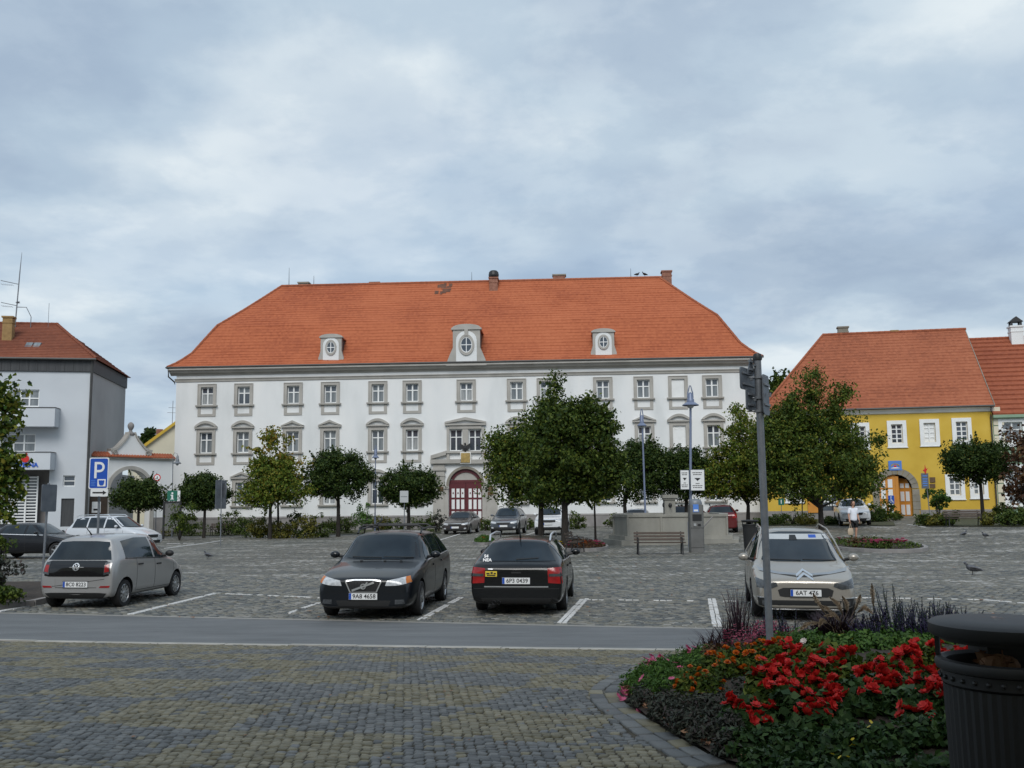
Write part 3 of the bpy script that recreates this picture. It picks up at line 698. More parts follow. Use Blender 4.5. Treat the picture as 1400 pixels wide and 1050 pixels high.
for i in range(nA):
    a0, a1 = math.pi*i/nA, math.pi*(i+1)/nA; r0, r1 = dR+.002, dR+.20; zc_ = dz1-dR
    pr = [(dc+r0*math.cos(a0), zc_+r0*math.sin(a0)), (dc+r1*math.cos(a0), zc_+r1*math.sin(a0)), (dc+r1*math.cos(a1), zc_+r1*math.sin(a1)), (dc+r0*math.cos(a1), zc_+r0*math.sin(a1))]
    mr.prism(pr[::-1], -.08, -.003)
mr.build('arch_moulding', M['sandstone'], palace)
dm = MB(); zl = q(613, 658, 660, 660)[1]       # door: two leaves with pale panels, fanlight board above
for s_ in (-1, 1):
    a, b = (du0, dc-.012) if s_ < 0 else (dc+.012, du1); leaf = MB(); leaf.box((a, .18, dz0), (b, .24, zl)); dl = leaf.build('door', M['dark_red_paint'], palace)
    pn = MB(); ins = MB()
    xs = (617.2, 623.8, 630.2) if s_ < 0 else (640.5, 647.1, 653.6)
    for x0 in xs:
        for k, (y0, y1) in enumerate(((668, 680.2), (683, 696), (699, 709))):
            a_, c_, b_, d_ = q(x0, y0, x0+4.2, y1); pn.box((a_, .155, c_), (b_, .179, d_))
            if k == 0: m_ = ((a_+b_)/2, (c_+d_)/2); ins.prism([(m_[0]-.06, m_[1]), (m_[0], m_[1]-.10), (m_[0]+.06, m_[1]), (m_[0], m_[1]+.10)], .135, .154)
    pn.build('panel', M['white_plaster'], dl); ins.build('diamond', M['dark_red_paint'], dl)
dm.box((du0, .15, zl+.002), (du1, .24, zl+.22))
for i in range(nA):
    a0, a1 = math.pi*i/nA, math.pi*(i+1)/nA; r0, r1 = dR-.26, dR-.003; zc_ = dz1-dR
    pr = [(dc+r*math.cos(a), zc_+r*math.sin(a)) for r, a in ((r0, a0), (r1, a0), (r1, a1), (r0, a1))]
    if min(p[1] for p in pr) > zl+.2: dm.prism(pr[::-1], .13, .24)
dm.build('door_frame', M['dark_red_paint'], palace)
fb = MB(); fb.prism([(dc+(dR-.02)*math.cos(a), dz1-dR+(dR-.02)*math.sin(a)) for a in np.linspace(.32, math.pi-.32, 17)][::-1], .2, .235); fb.build('fanlight', M['grey_moulding'], palace)
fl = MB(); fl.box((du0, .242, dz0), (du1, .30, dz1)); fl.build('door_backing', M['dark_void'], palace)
st = MB(); a, c, b, d = q(606, 710, 667, 720); st.box((a, -.9, 0), (b, -.003, dz0*.55)); st.box((a+.35, -.45, dz0*.55), (b-.35, -.21, dz0)); st.build('doorstep', M['plinth_stone'], palace)
pl = MB(); a, c, b, d = q(631, 619.6, 643.3, 632.6); pl.box((a, -.42, c), (b, -.345, d)); pl.build('gilt_plaque', M['gilt'], palace)
pl = MB(); a, c, b, d = q(629.8, 618.6, 644.4, 634.2); pl.box((a, -.34, c), (b, -.005, d)); pl.build('plaque_frame', M['white_plaster'], palace)
for x0, y0, x1, y1 in ((667, 664.5, 674.5, 671), (667, 672, 674.5, 677), (599, 665.5, 606.5, 671.5)):
    pl = MB(); a, c, b, d = q(x0, y0, x1, y1); pl.box((a, -.20, c), (b, -.161, d)); pl.build('bronze_plaque', M['bronze_plate'], palace)
eg = MB(); u_, z_ = pf.at(636.5, 613)               # dark eagle figure before the pier
eg.ball((u_, -.30, z_), (.12, .1, .30)); eg.ball((u_, -.34, z_+.34), .09)
for s_ in (-1, 1): eg.prism([(u_+s_*.08, z_+.18), (u_+s_*.42, z_+.42), (u_+s_*.36, z_-.05), (u_+s_*.1, z_-.12)][::s_], -.34, -.26)
eg.build('eagle_relief', M['iron'], palace)
# roof
_pts = [(228.6,502.5),(241.4,497),(252,490.7),(262.9,483.2),(273.6,471.4),(284.3,459.6),(297,445.7),(312,437),(333.6,424.3),(359.3,408.2),(385,391.7)]
prof = []
for px_, py_ in _pts:            # the left hip runs back at 45 degrees: u = t, v = t
    lo, hi = -1.2, 9.0
    for _ in range(40):
        t = (lo+hi)/2; u_, z_ = pf.at(px_, py_, t)
        if u_ > t: lo = t
        else: hi = t
    prof.append((t, z_))
for i in range(1, len(prof)): prof[i] = (max(prof[i][0], prof[i-1][0]+.05), max(prof[i][1], prof[i-1][1]+.05))
RD = 2*prof[-1][0]
mb = MB(); hip_roof(mb, PW, RD, prof, .33, .006, .045, seg=1.6)
tR, zR = prof[-1]
roof = mb.build('roof', M['roof_tile'], palace)
mb = MB(); ridge(mb, [(tR, tR, zR+.02), (PW-tR, tR, zR+.02)], .13)
for s_ in (0, 1): ridge(mb, [((t if not s_ else PW-t), t, z+.03) for t, z in prof], .11)
mb.build('ridge_tiles', M['roof_tile_old'], palace)
mb = MB(); t0_, z0_ = prof[0]; mb.tube([(t0_-.06, t0_-.06, z0_-.02), (PW-t0_+.06, t0_-.06, z0_-.02)], .08, 8)
mb.tube([(t0_-.06, t0_-.06, z0_-.02), (t0_-.06, RD, z0_-.02)], .08, 8); mb.build('gutter', M['copper_gutter'], palace)
mb = MB(); mb.box((t0_+.03, t0_+.03, z0_-.16), (PW-t0_-.03, RD-t0_, z0_-.03)); mb.build('eaves_board', M['grey_moulding'], palace)
mb = MB(); mb.tube([(t0_+.1, t0_-.02, z0_-.1), (t0_+.12, t0_+.02, z0_-.75), (-.1, -.08, z0_-1.15), (-.1, -.08, z0_-1.3)], .06, 8); mb.build('drainpipe', M['copper_gutter'], palace)
def front_v(z):                  # where the front slope stands at height z
    return float(np.interp(z, [p[1] for p in prof], [p[0] for p in prof]))
def dormer(cx, ytop, ybot, w_top, w_bot, oval, label, big):
    v = front_v(pf.at(cx, ybot, .6)[1]); u, zb = pf.at(cx, ybot, v); _, zt = pf.at(cx, ytop, v); k = 1/17.2; wt, wb = w_top*k/2, w_bot*k/2; h = zt-zb; sh = h*.86
    o = link('dormer', None, palace, (u, v, zb)); o['label'] = label
    left = [(-wb, 0), (-wb, h*.10), (-wt-(wb-wt)*.55, h*.25), (-wt, h*.42), (-wt, sh)] if big else [(-wb, 0), (-wb, h*.12), (-wt, h*.38), (-wt, sh)]
    top = [(-wt*1.12, sh), (-wt*1.12, sh+h*.04)] + [(wt*1.05*math.sin(a), sh+h*.04+(h*.10)*math.cos(a)) for a in np.linspace(-1.45, 1.45, 11)] + [(wt*1.12, sh+h*.04), (wt*1.12, sh)]
    m = MB(); m.prism((left + [(-x, z) for x, z in left[::-1]])[::-1], 0, .30); m.prism(top[::-1], -.10, .34); m.box((-wb-.08, -.08, -.10), (wb+.08, .3, -.001)); m.build('dormer_front', M['grey_moulding'], o)
    m = MB(); pw = wt*.76; pan = [(-pw, .02*h), (-pw, h*.60)] + [(pw*math.sin(a), h*.60+pw*.9*math.cos(a)) for a in np.linspace(-1.57, 1.57, 11)][1:-1] + [(pw, h*.60), (pw, .02*h)]
    m.prism(pan[::-1], -.03, -.001); m.build('dormer_panel', M['white_plaster'], o)
    ow, oh, oz = oval; oz = h*oz; m = MB(); nO = 22
    for i in range(nO):
        a0, a1 = 2*math.pi*i/nO, 2*math.pi*(i+1)/nO
        m.prism([(f*ow*math.cos(a), oz+f*oh*math.sin(a)) for f, a in ((1.0, a0), (1.36, a0), (1.36, a1), (1.0, a1))][::-1], -.12, -.031)
    m.build('oval_frame', M['grey_moulding'], o)
    m = MB(); m.prism([(ow*math.cos(a), oz+oh*math.sin(a)) for a in np.linspace(0, 2*math.pi, 22, False)][::-1], -.05, -.032); gl = m.build('window_glass', M['window_glass'], o)
    m = MB(); m.box((-.03, -.085, oz-oh), (.03, -.052, oz+oh)); m.box((-ow, -.08, oz-.03), (-.031, -.053, oz+.03)); m.box((.031, -.08, oz-.03), (ow, -.053, oz+.03))
    for i in range(nO):
        a0, a1 = 2*math.pi*i/nO, 2*math.pi*(i+1)/nO
        m.prism([(f*ow*math.cos(a), oz+f*oh*math.sin(a)) for f, a in ((.90, a0), (1.0, a0), (1.0, a1), (.90, a1))][::-1], -.09, -.051)
    m.build('glazing_bars', M['white_paint'], o)
    m = MB(); m.box((-wt+.03, .305, -.05), (wt-.03, 2.6, sh-.02)); m.build('dormer_cheek', M['slate_cladding'], o)
    m = MB(); arc = [(wt*1.1*math.sin(a), sh-.03+(h*.15)*math.cos(a)) for a in np.linspace(-1.5, 1.5, 9)]; m.prism((arc + [(wt*1.1, sh-.06), (-wt*1.1, sh-.06)])[::-1], .345, 3.4); m.build('dormer_roof', M['roof_tile_old'], o)
    if big: m = MB(); m.box((-.14, -.16, h*.70), (.14, -.035, h*.86)); m.build('keystone', M['grey_moulding'], o)
dormer(452.3, 456.5, 494, 29, 35, (.33, .46, .50), 'small left dormer with an oval window', False)
dormer(637.8, 443, 498, 37, 52, (.46, .62, .48), 'large middle dormer with an oval window', True)
dormer(825.5, 449, 486.5, 29, 35, (.33, .44, .50), 'small right dormer with a round window', False)
def roof_pos(px, py, v): u, z = pf.at(px, py, v); return u, z
def chimney(px, py0, py1, wpx, v, mats, cap=None, d=.7, name='chimney', par=palace, fac=pf, sink=.6):
    u, zt = fac.at(px, py0, v); zb = fac.at(px, py1, v)[1]; w = wpx/17/2; m = MB()
    m.box((u-w, v-d/2, zb-sink), (u+w, v+d/2, zt-.12)); o = m.build(name, mats, par)
    m = MB(); m.box((u-w-.07, v-d/2-.07, zt-.118), (u+w+.07, v+d/2+.07, zt)); m.box((u-w-.035, v-d/2-.035, zt-.5), (u+w+.035, v+d/2+.035, zt-.4)); m.build('chimney_cap', cap or mats, o); return o, u, zt
chimney(416, 386.5, 391, 15, tR+.5, M['sandstone']); chimney(513, 386.5, 390, 14, tR+.5, M['brick'])
chimney(764.5, 376, 383, 18, tR+.3, M['brick'], M['sandstone']); chimney(911, 371, 388, 13.5, tR+.2, M['brick'], d=.8)
c_, u_, z_ = chimney(675, 380, 391, 12, tR-.6, M['brick'], d=.8)
m = MB(); m.lathe([(.18, 0), (.18, .12), (.43, .12), (.45, .25), (.40, .5), (.28, .62), (.05, .66)], 14, (u_, tR-.6, z_), cap=True); m.build('cowl', M['iron'], c_)
for px_, y0_, y1_ in ((395, 366, 391), (429, 377, 390), (645, 372, 388), (862.5, 367, 381)):
    u_, z0_ = pf.at(px_, y1_, tR); z1_ = pf.at(px_, y0_, tR)[1]; m = MB(); m.tube([(u_, tR, z0_-.1), (u_, tR, z1_)], [.03, .012], 5); m.build('lightning_rod', M['iron'], palace)
u_, z_ = pf.at(608, 390, tR-.6); m = MB()         # sooty patched tiles near the ridge
for k in range(18):
    uu_ = u_+random.gauss(0, .45); vv_ = tR-random.uniform(.1, 1.2); zz = float(np.interp(vv_, [p[0] for p in prof], [p[1] for p in prof])); sl_ = (prof[-1][1]-prof[-3][1])/(prof[-1][0]-prof[-3][0]); w2 = random.uniform(.08, .2)
    m.add([(uu_-w2, vv_-.16, zz-.16*sl_+.06), (uu_+w2, vv_-.16, zz-.16*sl_+.06), (uu_+w2, vv_+.16, zz+.16*sl_+.065), (uu_-w2, vv_+.16, zz+.16*sl_+.065)], [(0,1,2,3)])
m.build('patched_tiles', mk('sooty_tile', ((.09,.045,.03),(.17,.075,.045)), .9), palace)
# ================================================================== yellow house and its green neighbour
_A = GX(1050, 73.5); _B = GX(1364.5, 70.5); _A.z = _B.z = .55
yf = Facade(_A, _B, .35); YW, YD = yf.W, 12.6
house = thing('yellow_house', 'two-storey yellow house with white window frames and an arched stone gateway', 'house', mat=yf.M)
yz = lambda y, x=1270: yf.at(x, y)[1]
EZ = yz(556.5)
wins = [(1213, 575, 1239.5, 611.3, 'dark'), (1257.5, 573, 1284.5, 609.5, 'pale'), (1301.5, 571.3, 1328.5, 607.5, 'dark'), (1163, 578, 1189, 614, 'dark'), (1112, 580, 1138, 616, 'dark'), (1066, 582, 1091, 618, 'dark'),
        (1292.5, 648, 1319, 682.5, 'mid'), (1325.5, 648, 1350.5, 681.3, 'mid'), (1073, 654, 1099, 687, 'mid')]
holes = []; fr = .27
for x0, y0, x1, y1, k in wins:
    a, c, b, d = yf.rc(x0, y0, x1, y1); holes.append((a+fr, c+fr, b-fr, d-fr))
ga, gc, gb, gd = yf.rc(1202.5, 648.5, 1247.5, 708); gc = -.4
holes.append((ga, 0.0, gb, gd))
sa, sc_, sb, sd = yf.rc(1124, 668, 1152, 700); holes.append((sa, sc_, sb, sd))
mb = MB(); wall_holes(mb, 0, YW, 0, EZ-.35, holes, .22)
gr = (gb-ga)/2; gm = (ga+gb)/2; rise = gr*.92
for s_ in (-1, 1):
    arc = [(gm+s_*gr*math.cos(a), gd-rise+rise*math.sin(a)) for a in np.linspace(0, math.pi/2, 11)]
    for (a, c), (b, d) in zip(arc, arc[1:]):
        q4 = [(a, .001, c), (b, .001, d), (b, .001, gd), (a, .001, gd)]; mb.add(q4, [(0, 1, 2, 3) if s_ < 0 else (3, 2, 1, 0)])
mb.add([(0,0,0),(0,YD,0),(0,YD,EZ),(0,0,EZ)], [(3,2,1,0)]); mb.add([(YW,0,0),(YW,YD,0),(YW,YD,EZ),(YW,YD/2,yz(450)-.2),(YW,0,EZ)], [(0,1,2,3,4)]); mb.add([(0,YD,0),(YW,YD,0),(YW,YD,EZ),(0,YD,EZ)], [(3,2,1,0)])
mb.build('wall', M['yellow_plaster'], house)
mb = MB()
for a, b in ((-.05, ga-.48), (gb+.48, YW+.05)): mb.box((a, -.05, -.3), (b, -.003, yz(697)))
mb.build('plinth', M['plinth_stone'], house)
mb = MB(); mb.prism([(-.40, EZ), (-.40, EZ-.10), (-.22, EZ-.22), (-.10, EZ-.40), (-.003, EZ-.44), (-.003, EZ)], -.1, YW+.1, ax='x'); mb.build('cornice', M['white_plaster'], house)
for x0, y0, x1, y1, k in wins:
    a, c, b, d = yf.rc(x0, y0, x1, y1); w, h = b-a, d-c; iw, ih = w-2*fr-.006, h-2*fr-.006
    rows = (.25, .5, .75) if y0 < 640 else (.34, .67)
    s_ = sash_mesh(iw, ih, 2, rows, .07, .06, .09); wo = s_.build('window', M['white_paint'], house, loc=((a+b)/2, .1, c+fr+.003))
    m = MB(); ring_frame(m, w, h, fr, -.17, -.102, -fr-.003); m.box((-w/2-.05, -.20, -fr-.06), (w/2+.05, -.105, -fr-.005)); m.build('window_frame', M['white_paint'], wo)
    m = MB(); m.add([(-iw/2+.03, .035, .03), (iw/2-.03, .035, .03), (iw/2-.03, .035, ih-.03), (-iw/2+.03, .035, ih-.03)], [(0,1,2,3)])
    m.build('window_glass', M['window_glass'] if k == 'dark' else (M['curtain_glass'] if k == 'mid' else M['white_paint']), wo)
mr = MB(); nA = 11                # stone arch of separate voussoirs and jambs
arch = link('stone_arch', None, house)
for i in range(nA):
    a0, a1 = math.pi*i/nA+.012, math.pi*(i+1)/nA-.012; pr = []
    for r, a in ((0, a0), (.46, a0), (.46, a1), (0, a1)): pr.append((gm+(gr+r)*math.cos(a), gd-rise+(rise+r)*math.sin(a)))
    m = MB(); m.prism(pr[::-1], -.05-random.random()*.02, .15); m.build('arch_stone', M['sandstone'], arch)
for s_ in (-1, 1):
    z = -.4; zt = gd-rise-.03
    while z < zt:
        h_ = min(random.uniform(.42, .62), zt-z); x_ = gm+s_*(gr+.002); e = gm+s_*(gr+.46+random.uniform(-.04, .06)); m = MB(); m.box((min(x_, e), -.05-random.random()*.02, z), (max(x_, e), .15, z+h_-.02)); m.build('arch_stone', M['sandstone'], arch); z += h_
def door_leaf(w, h, mat_, pale, rows):
    m = MB(); m.box((0, 0, 0), (w, .08, h)); p = MB()
    for z0, z1 in rows:
        for k in range(2): p.box((w*(.14+.42*k), -.025, h*z0), (w*(.44+.42*k), -.001, h*z1))
    return m, p
DH = gd-.08
m, p = door_leaf(gr*.98, DH-.06, None, None, ((.10, .33), (.42, .62), (.74, .93)))
def clip_arch(mbx, side):        # bend the leaf's top edge to the arch
    out_ = []
    for (x, y, z) in mbx.v:
        xx = gm+side*gr*0 ; out_.append((x, y, z))
    mbx.v = out_
def leaf_poly(x0, x1, z0, z1): # region of a leaf clipped under the arch; world u of facade
    xs = np.linspace(x0, x1, 7); top = [(float(x), min(z1, gd-rise-.02+rise*math.sqrt(max(0, 1-((x-gm)/gr)**2)))) for x in xs]
    return [(x0, z0), (x1, z0)] + [t for t in top[::-1]]
lf = MB(); lf.prism(leaf_poly(ga+.03, gm+.02, 0, gd), .12, .19); L1 = lf.build('gate_leaf', M['orange_paint'], house)
pn = MB()
for x0, x1 in ((.12, .40), (.56, .84)):
    for z0, z1 in ((.47, .67), (.71, .95)):
        xa, xb = ga+gr*x0, ga+gr*x1; pn.prism(leaf_poly(xa, xb, gd*z0, gd*z1)if z1 < .7 else [(x, max(min(z-.18, gd*.90), gd*z0) if z > gd*.71 else z) for x, z in leaf_poly(xa, xb, gd*z0, gd*z1)], .095, .119)
    pn.box((ga+gr*x0, .095, gd*.12), (ga+gr*x1, .119, gd*.36))
pn.build('gate_panel', M['white_plaster'], L1)
edge = MB(); edge.box((gm+.022, .10, 0), (gm+.24, .42, gd-.12)); edge.build('gate_edge', M['orange_paint'], L1)
# the other leaf stands half open
lf = MB(); xa = gm+gr*.34; Mo = Matrix.Translation((gb-.03, .2, 0)) @ Matrix.Rotation(R(-38), 4, 'Z'); L2 = link('gate_leaf', None, house, mat=Mo); W2 = gr*.82; lf.prism([(-W2, 0), (0, 0), (0, gd-rise), (-W2*.35, gd-rise*.35), (-W2, gd-.25)], 0, .07); lf.build('gate_board', M['orange_paint'], L2)
pn = MB()
for x0, x1 in ((.12, .42), (.55, .85)):
    for z0, z1 in ((.11, .33), (.41, .62), (.70, .80)): pn.box((-W2+W2*x0, -.025, gd*z0), (-W2+W2*x1, -.001, gd*z1))
pn.build('gate_panel', M['white_plaster'], L2)
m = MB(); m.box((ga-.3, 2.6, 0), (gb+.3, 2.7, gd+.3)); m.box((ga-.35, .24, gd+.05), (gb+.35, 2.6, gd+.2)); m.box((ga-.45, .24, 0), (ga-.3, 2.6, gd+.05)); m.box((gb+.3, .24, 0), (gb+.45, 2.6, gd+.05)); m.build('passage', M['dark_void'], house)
# shop front under the tree: orange shutter board and dark glass with white lettering
a, c, b, d = yf.rc(1104, 668, 1120, 701); m = MB(); m.box((a, -.12, c), (b, -.02, d)); m.box((a-.04, -.14, d+.002), (b+.04, -.02, d+.08)); m.build('shop_shutter', M['orange_paint'], house)
m = MB(); m.box((sa, .12, sc_), (sb, .16, sd)); sg = m.build('shop_window', M['window_glass'], house)
m = MB(); w_ = (sb-sa)
for k in (.02, .5, .96): m.box((sa+w_*k-.03, .07, sc_), (sa+w_*k+.03, .118, sd))
m.box((sa, .066, sd-.62), (sb, .069, sd-.57)); m.build('shop_window_frame', M['black_paint'], sg)
for y_, wd in ((677.5, 1.0), (685.5, 1.1), (690.5, .9)):
    u_, z_ = yf.at(1137, y_); m = MB()
    for k in range(5): m.box((u_-wd/2+wd*k/5, .055, z_-.07), (u_-wd/2+wd*k/5+wd*.13, .06, z_+.07))
    m.build('shop_lettering', M['sign_white'], sg)
a, c, b, d = yf.rc(1214.5, 630, 1232.5, 643); m = MB(); m.box((a, -.09, c), (b, -.01, d)); sgn = tag(m.build('wall_sign', M['sign_sky_blue']), 'blue rectangular sign with an arched emblem above the yellow house gateway', 'sign'); sgn.matrix_world = yf.M
m = MB(); cx, cz = (a+b)/2, (c+d)/2
for i in range(10):
    a0, a1 = math.pi*i/10, math.pi*(i+1)/10; m.prism([(cx+r*math.cos(t)*1.5, cz-.05+r*math.sin(t)) for r, t in ((.13, a0), (.20, a0), (.20, a1), (.13, a1))][::-1], -.105, -.091)
m.build('emblem_arch', M['gilt'], sgn)
m = MB(); m.ball((cx, -.10, cz-.05), (.10, .015, .08)); m.build('emblem_knob', M['sign_red'], sgn)
m = MB(); m.prism([(cx-.36, cz-.2), (cx-.1, cz-.12), (cx+.1, cz-.12), (cx+.36, cz-.2), (cx+.05, cz-.22), (cx-.05, cz-.22)], -.105, -.091); m.build('emblem_ribbon', M['sign_white'], sgn)
for y0, y1 in ((652.5, 659.5), (661.5, 667)):
    a, c, b, d = yf.rc(1271, y0, 1278.5, y1); m = MB(); m.box((a, -.06, c), (b, -.005, d)); m.build('wall_plaque', M['bronze_plate'], house)
# roof: hip on the left, gable on the right
rz = yf.at(1331, 450, YD/2)[1]; uL = yf.at(1125, 463, YD/2)[0]
mb = MB(); n = 26; hL = uL+.35
for k in range(n):               # front and left slopes as courses
    t0, t1 = k/n, (k+1)/n; f = lambda t: (-.35+(YD/2+.35)*t, EZ-.05+(rz-EZ+.05)*(t**1.02)); (v0, z0), (v1, z1) = f(t0), f(t1); x0, x1 = -.35+hL*t0, -.35+hL*t1; ns = 10; vs = []; fs = []
    for i in range(ns+1):
        s_ = i/ns; lip = random.uniform(.01, .05); vs += [(lerp(x0, YW+.12, s_), v0, z0), (lerp(x0, YW+.12, s_), v0-.01, z0+lip), (lerp(x1, YW+.12, s_), v1, z1+.004)]
    for i in range(ns): b_ = i*3; fs += [(b_, b_+3, b_+4, b_+1), (b_+1, b_+4, b_+5, b_+2)]
    mb.add(vs, fs)
    mb.add([(x0, YD-v0, z0), (x0, v0, z0), (x0-.01, v0, z0+.03), (x0-.01, YD-v0, z0+.03), (x1, v1, z1), (x1, YD-v1, z1)], [(0,1,2,3), (3,2,4,5)])
    mb.add([(x0, YD-v0, z0), (YW+.12, YD-v0, z0), (YW+.12, YD-v1, z1), (x1, YD-v1, z1)], [(3,2,1,0)])
mb.build('roof', M['roof_tile_old'], house)
mb = MB(); ridge(mb, [(uL, YD/2, rz+.03), (YW+.1, YD/2, rz+.03)], .12); ridge(mb, [(-.35, -.35, EZ), (uL, YD/2, rz+.02)], .10)
mb.build('ridge_tiles', M['roof_tile_old'], house)
mb = MB(); mb.box((YW+.06, -.3, EZ-.12), (YW+.14, -.2, EZ)); mb.prism([(-.36, EZ-.10), (YD/2, rz-.10), (YD/2, rz+.02), (-.36, EZ+.02)], YW+.121, YW+.17, ax='x'); mb.build('verge_board', M['sandstone'], house)
mb = MB(); mb.tube([(-.4, -.42, EZ-.06), (YW+.1, -.42, EZ-.06)], .075, 8); u_ = YW-.12; mb.tube([(u_, -.42, EZ-.1), (u_, -.35, EZ-.4), (u_+.02, -.1, EZ-.75), (u_+.02, -.1, .1)], .055, 8); mb.build('gutter', M['copper_gutter'], house)
chimney(1152, 447, 461, 13, YD/2+.3, M['sandstone'], par=house, fac=yf, d=.6)
chimney(1222, 452, 457, 8, YD/2+.2, M['brick_ochre'], par=house, fac=yf, d=.5)
# green house
_A2 = yf.M @ Vector((YW+.02, .05, 0)); _B2 = _A2 + (yf.M.to_3x3() @ Vector((9.5, 0, 0)))
gf = Facade(_A2, _B2, .35); gh = thing('green_house', 'pale green house with broad red tile courses beside the yellow house', 'house', mat=gf.M)
GEZ = gf.at(1385, 567)[1]; grz = gf.at(1390, 462.5, 6.5)[1]
holes = [gf.rc(1370.5, 577, 1398, 606), gf.rc(1378, 640, 1398, 690)]
mb = MB(); wall_holes(mb, 0, 9.5, 0, GEZ, holes, .2); mb.add([(9.5,0,0),(9.5,13,0),(9.5,13,GEZ),(9.5,0,GEZ)], [(0,1,2,3)]); mb.build('wall', M['green_plaster'], gh)
for a, c, b, d in holes:
    w, h = b-a, d-c; wo = sash_mesh(w, h, 2, (.36,), .08, .07, .1).build('window', M['white_paint'], gh, loc=((a+b)/2, .1, c))
    m = MB(); m.add([(-w/2+.03, .04, .03), (w/2-.03, .04, .03), (w/2-.03, .04, h-.03), (-w/2+.03, .04, h-.03)], [(0,1,2,3)]); m.build('window_glass', M['curtain_glass'], wo)
    m = MB(); ring_frame(m, w+.5, h+.5, .248, -.16, -.101, -.25); m.build('window_frame', M['white_paint'], wo)
for k in range(11):
    m = MB(); z = .5+k*.68; m.box((.05, -.05, z), (.75 if k % 2 else .55, -.003, z+.6)); m.build('quoin', M['cream_plaster'], gh)
mb = MB(); n = 17
for k in range(n):
    t0, t1 = k/n, (k+1)/n; v0, v1 = -.3+6.8*t0, -.3+6.8*t1; z0, z1 = GEZ+(grz-GEZ)*t0, GEZ+(grz-GEZ)*t1
    mb.add([(0, v0, z0-.01), (10, v0, z0-.01), (10, v0-.03, z0+.11), (0, v0-.03, z0+.11), (10, v1, z1), (0, v1, z1)], [(0,1,2,3), (3,2,4,5), (0,3,5)])
    mb.add([(0, 13-v0, z0), (10, 13-v0, z0), (10, 13-v1, z1), (0, 13-v1, z1)], [(3,2,1,0)])
mb.build('roof', M['roof_tile_red'], gh)
mb = MB(); ridge(mb, [(0, 6.5, grz+.05), (10, 6.5, grz+.05)], .12); mb.build('ridge_tiles', M['roof_tile_red'], gh)
mb = MB(); mb.prism([(-.36, GEZ-.2), (-.36, GEZ), (-.003, GEZ+.02), (-.003, GEZ-.3)], 0, 9.5, ax='x'); mb.build('cornice', M['green_plaster'], gh)
c_, u_, z_ = chimney(1388, 446, 462, 15, 6.2, M['white_plaster'], par=gh, fac=gf, d=.8)
m = MB()
for s_ in (-1, 1):
    for t_ in (0, .55): m.box((u_+s_*.33-.06, 5.85+t_, z_), (u_+s_*.33+.06, 5.97+t_, z_+.32))
m.prism([(u_-.5, z_+.30), (u_+.5, z_+.30), (u_, z_+.72)], 5.8, 6.6); m.build('chimney_hood', M['iron'], c_)
# ================================================================== bank building on the left
_B = GX(119, 68); _ud = Vector((.987, .157, 0)); _A = _B - _ud*14; _A.z = _B.z = -.35
bf = Facade(_A, _B, .15); BW = bf.W; BD = 10.2
bank = thing('bank_building', 'plain grey flat-fronted bank building with balconies and a dark band under its tiled roof', 'building', mat=bf.M)
bz = lambda y: bf.at(60, y)[1]
bwin = [(14, 532.5, 53.5, 556), (2, 593, 48.5, 618)]
holes = [bf.rc(*w_) for w_ in bwin]; lg = bf.rc(-60, 641, 66, 722); holes += [lg, bf.rc(86, 650, 102.5, 665), bf.rc(83, 681.5, 101, 720)]
TOPZ = bz(508)
mb = MB(); wall_holes(mb, 0, BW, 0, TOPZ, holes, .25)
mb.build('wall', M['bank_plaster'], bank)
mb = MB(); mb.add([(BW,0,0),(BW+.0,BD,0),(BW,BD,TOPZ),(BW,0,TOPZ)], [(0,1,2,3)]); mb.add([(0,BD,0),(BW,BD,0),(BW,BD,TOPZ),(0,BD,TOPZ)], [(3,2,1,0)]); mb.build('side_wall', M['shaded_bank_plaster'], bank)
bt = bz(490.5); mb = MB(); mb.box((-.1, -.10, TOPZ+.002), (BW+.10, BD+.05, bt-.02)); mb.build('cladding_band', M['slate_cladding'], bank)
for k in range(24):
    m = MB(); x_ = BW-.05-k*.58; m.box((x_-.56, -.125, TOPZ+.02), (x_, -.101, bt-.05)); m.build('cladding_panel', M['slate_cladding'], bank)
mb = MB(); mb.tube([(BW-.02, -.1, bt-.1), (BW-.02, -.1, 0)], .09, 8); mb.build('drainpipe', M['copper_gutter'], bank)
mb = MB(); nr = 22; rb = bf.at(70, 443.5, BD/2)[1]; hip = (bf.at(126, 490, 0)[0]-bf.at(71, 443.5, BD/2)[0]); W2 = BW+.5
for k in range(nr):
    t0, t1 = k/nr, (k+1)/nr; v0, v1 = -.3+(BD/2+.3)*t0, -.3+(BD/2+.3)*t1; z0, z1 = bt+(rb-bt)*t0, bt+(rb-bt)*t1; xr0, xr1 = W2-.2-hip*t0, W2-.2-hip*t1; lip = random.uniform(.02, .05)
    mb.add([(0, v0, z0-.01), (xr0, v0, z0-.01), (xr0, v0-.01, z0+lip), (0, v0-.01, z0+lip), (xr1, v1, z1), (0, v1, z1)], [(0,1,2,3), (3,2,4,5)])
    mb.add([(xr0, v0, z0-.01), (xr0, BD+.3-v0-.3, z0-.01), (xr0+.01, BD-v0, z0+lip), (xr0+.01, v0, z0+lip), (xr1, BD-v1, z1), (xr1, v1, z1)], [(0,1,2,3), (3,2,4,5)])
    mb.add([(0, BD-v0, z0), (xr0, BD-v0, z0), (xr1, BD-v1, z1), (0, BD-v1, z1)], [(3,2,1,0)])
mb.build('roof', M['roof_tile_dull'], bank)
mb = MB(); ridge(mb, [(0, BD/2, rb+.03), (W2-.2-hip, BD/2, rb+.03)], .11); ridge(mb, [(W2-.2, -.3, bt+.04), (W2-.2-hip, BD/2, rb+.04)], .11); mb.build('ridge_tiles', M['roof_tile_dull'], bank)
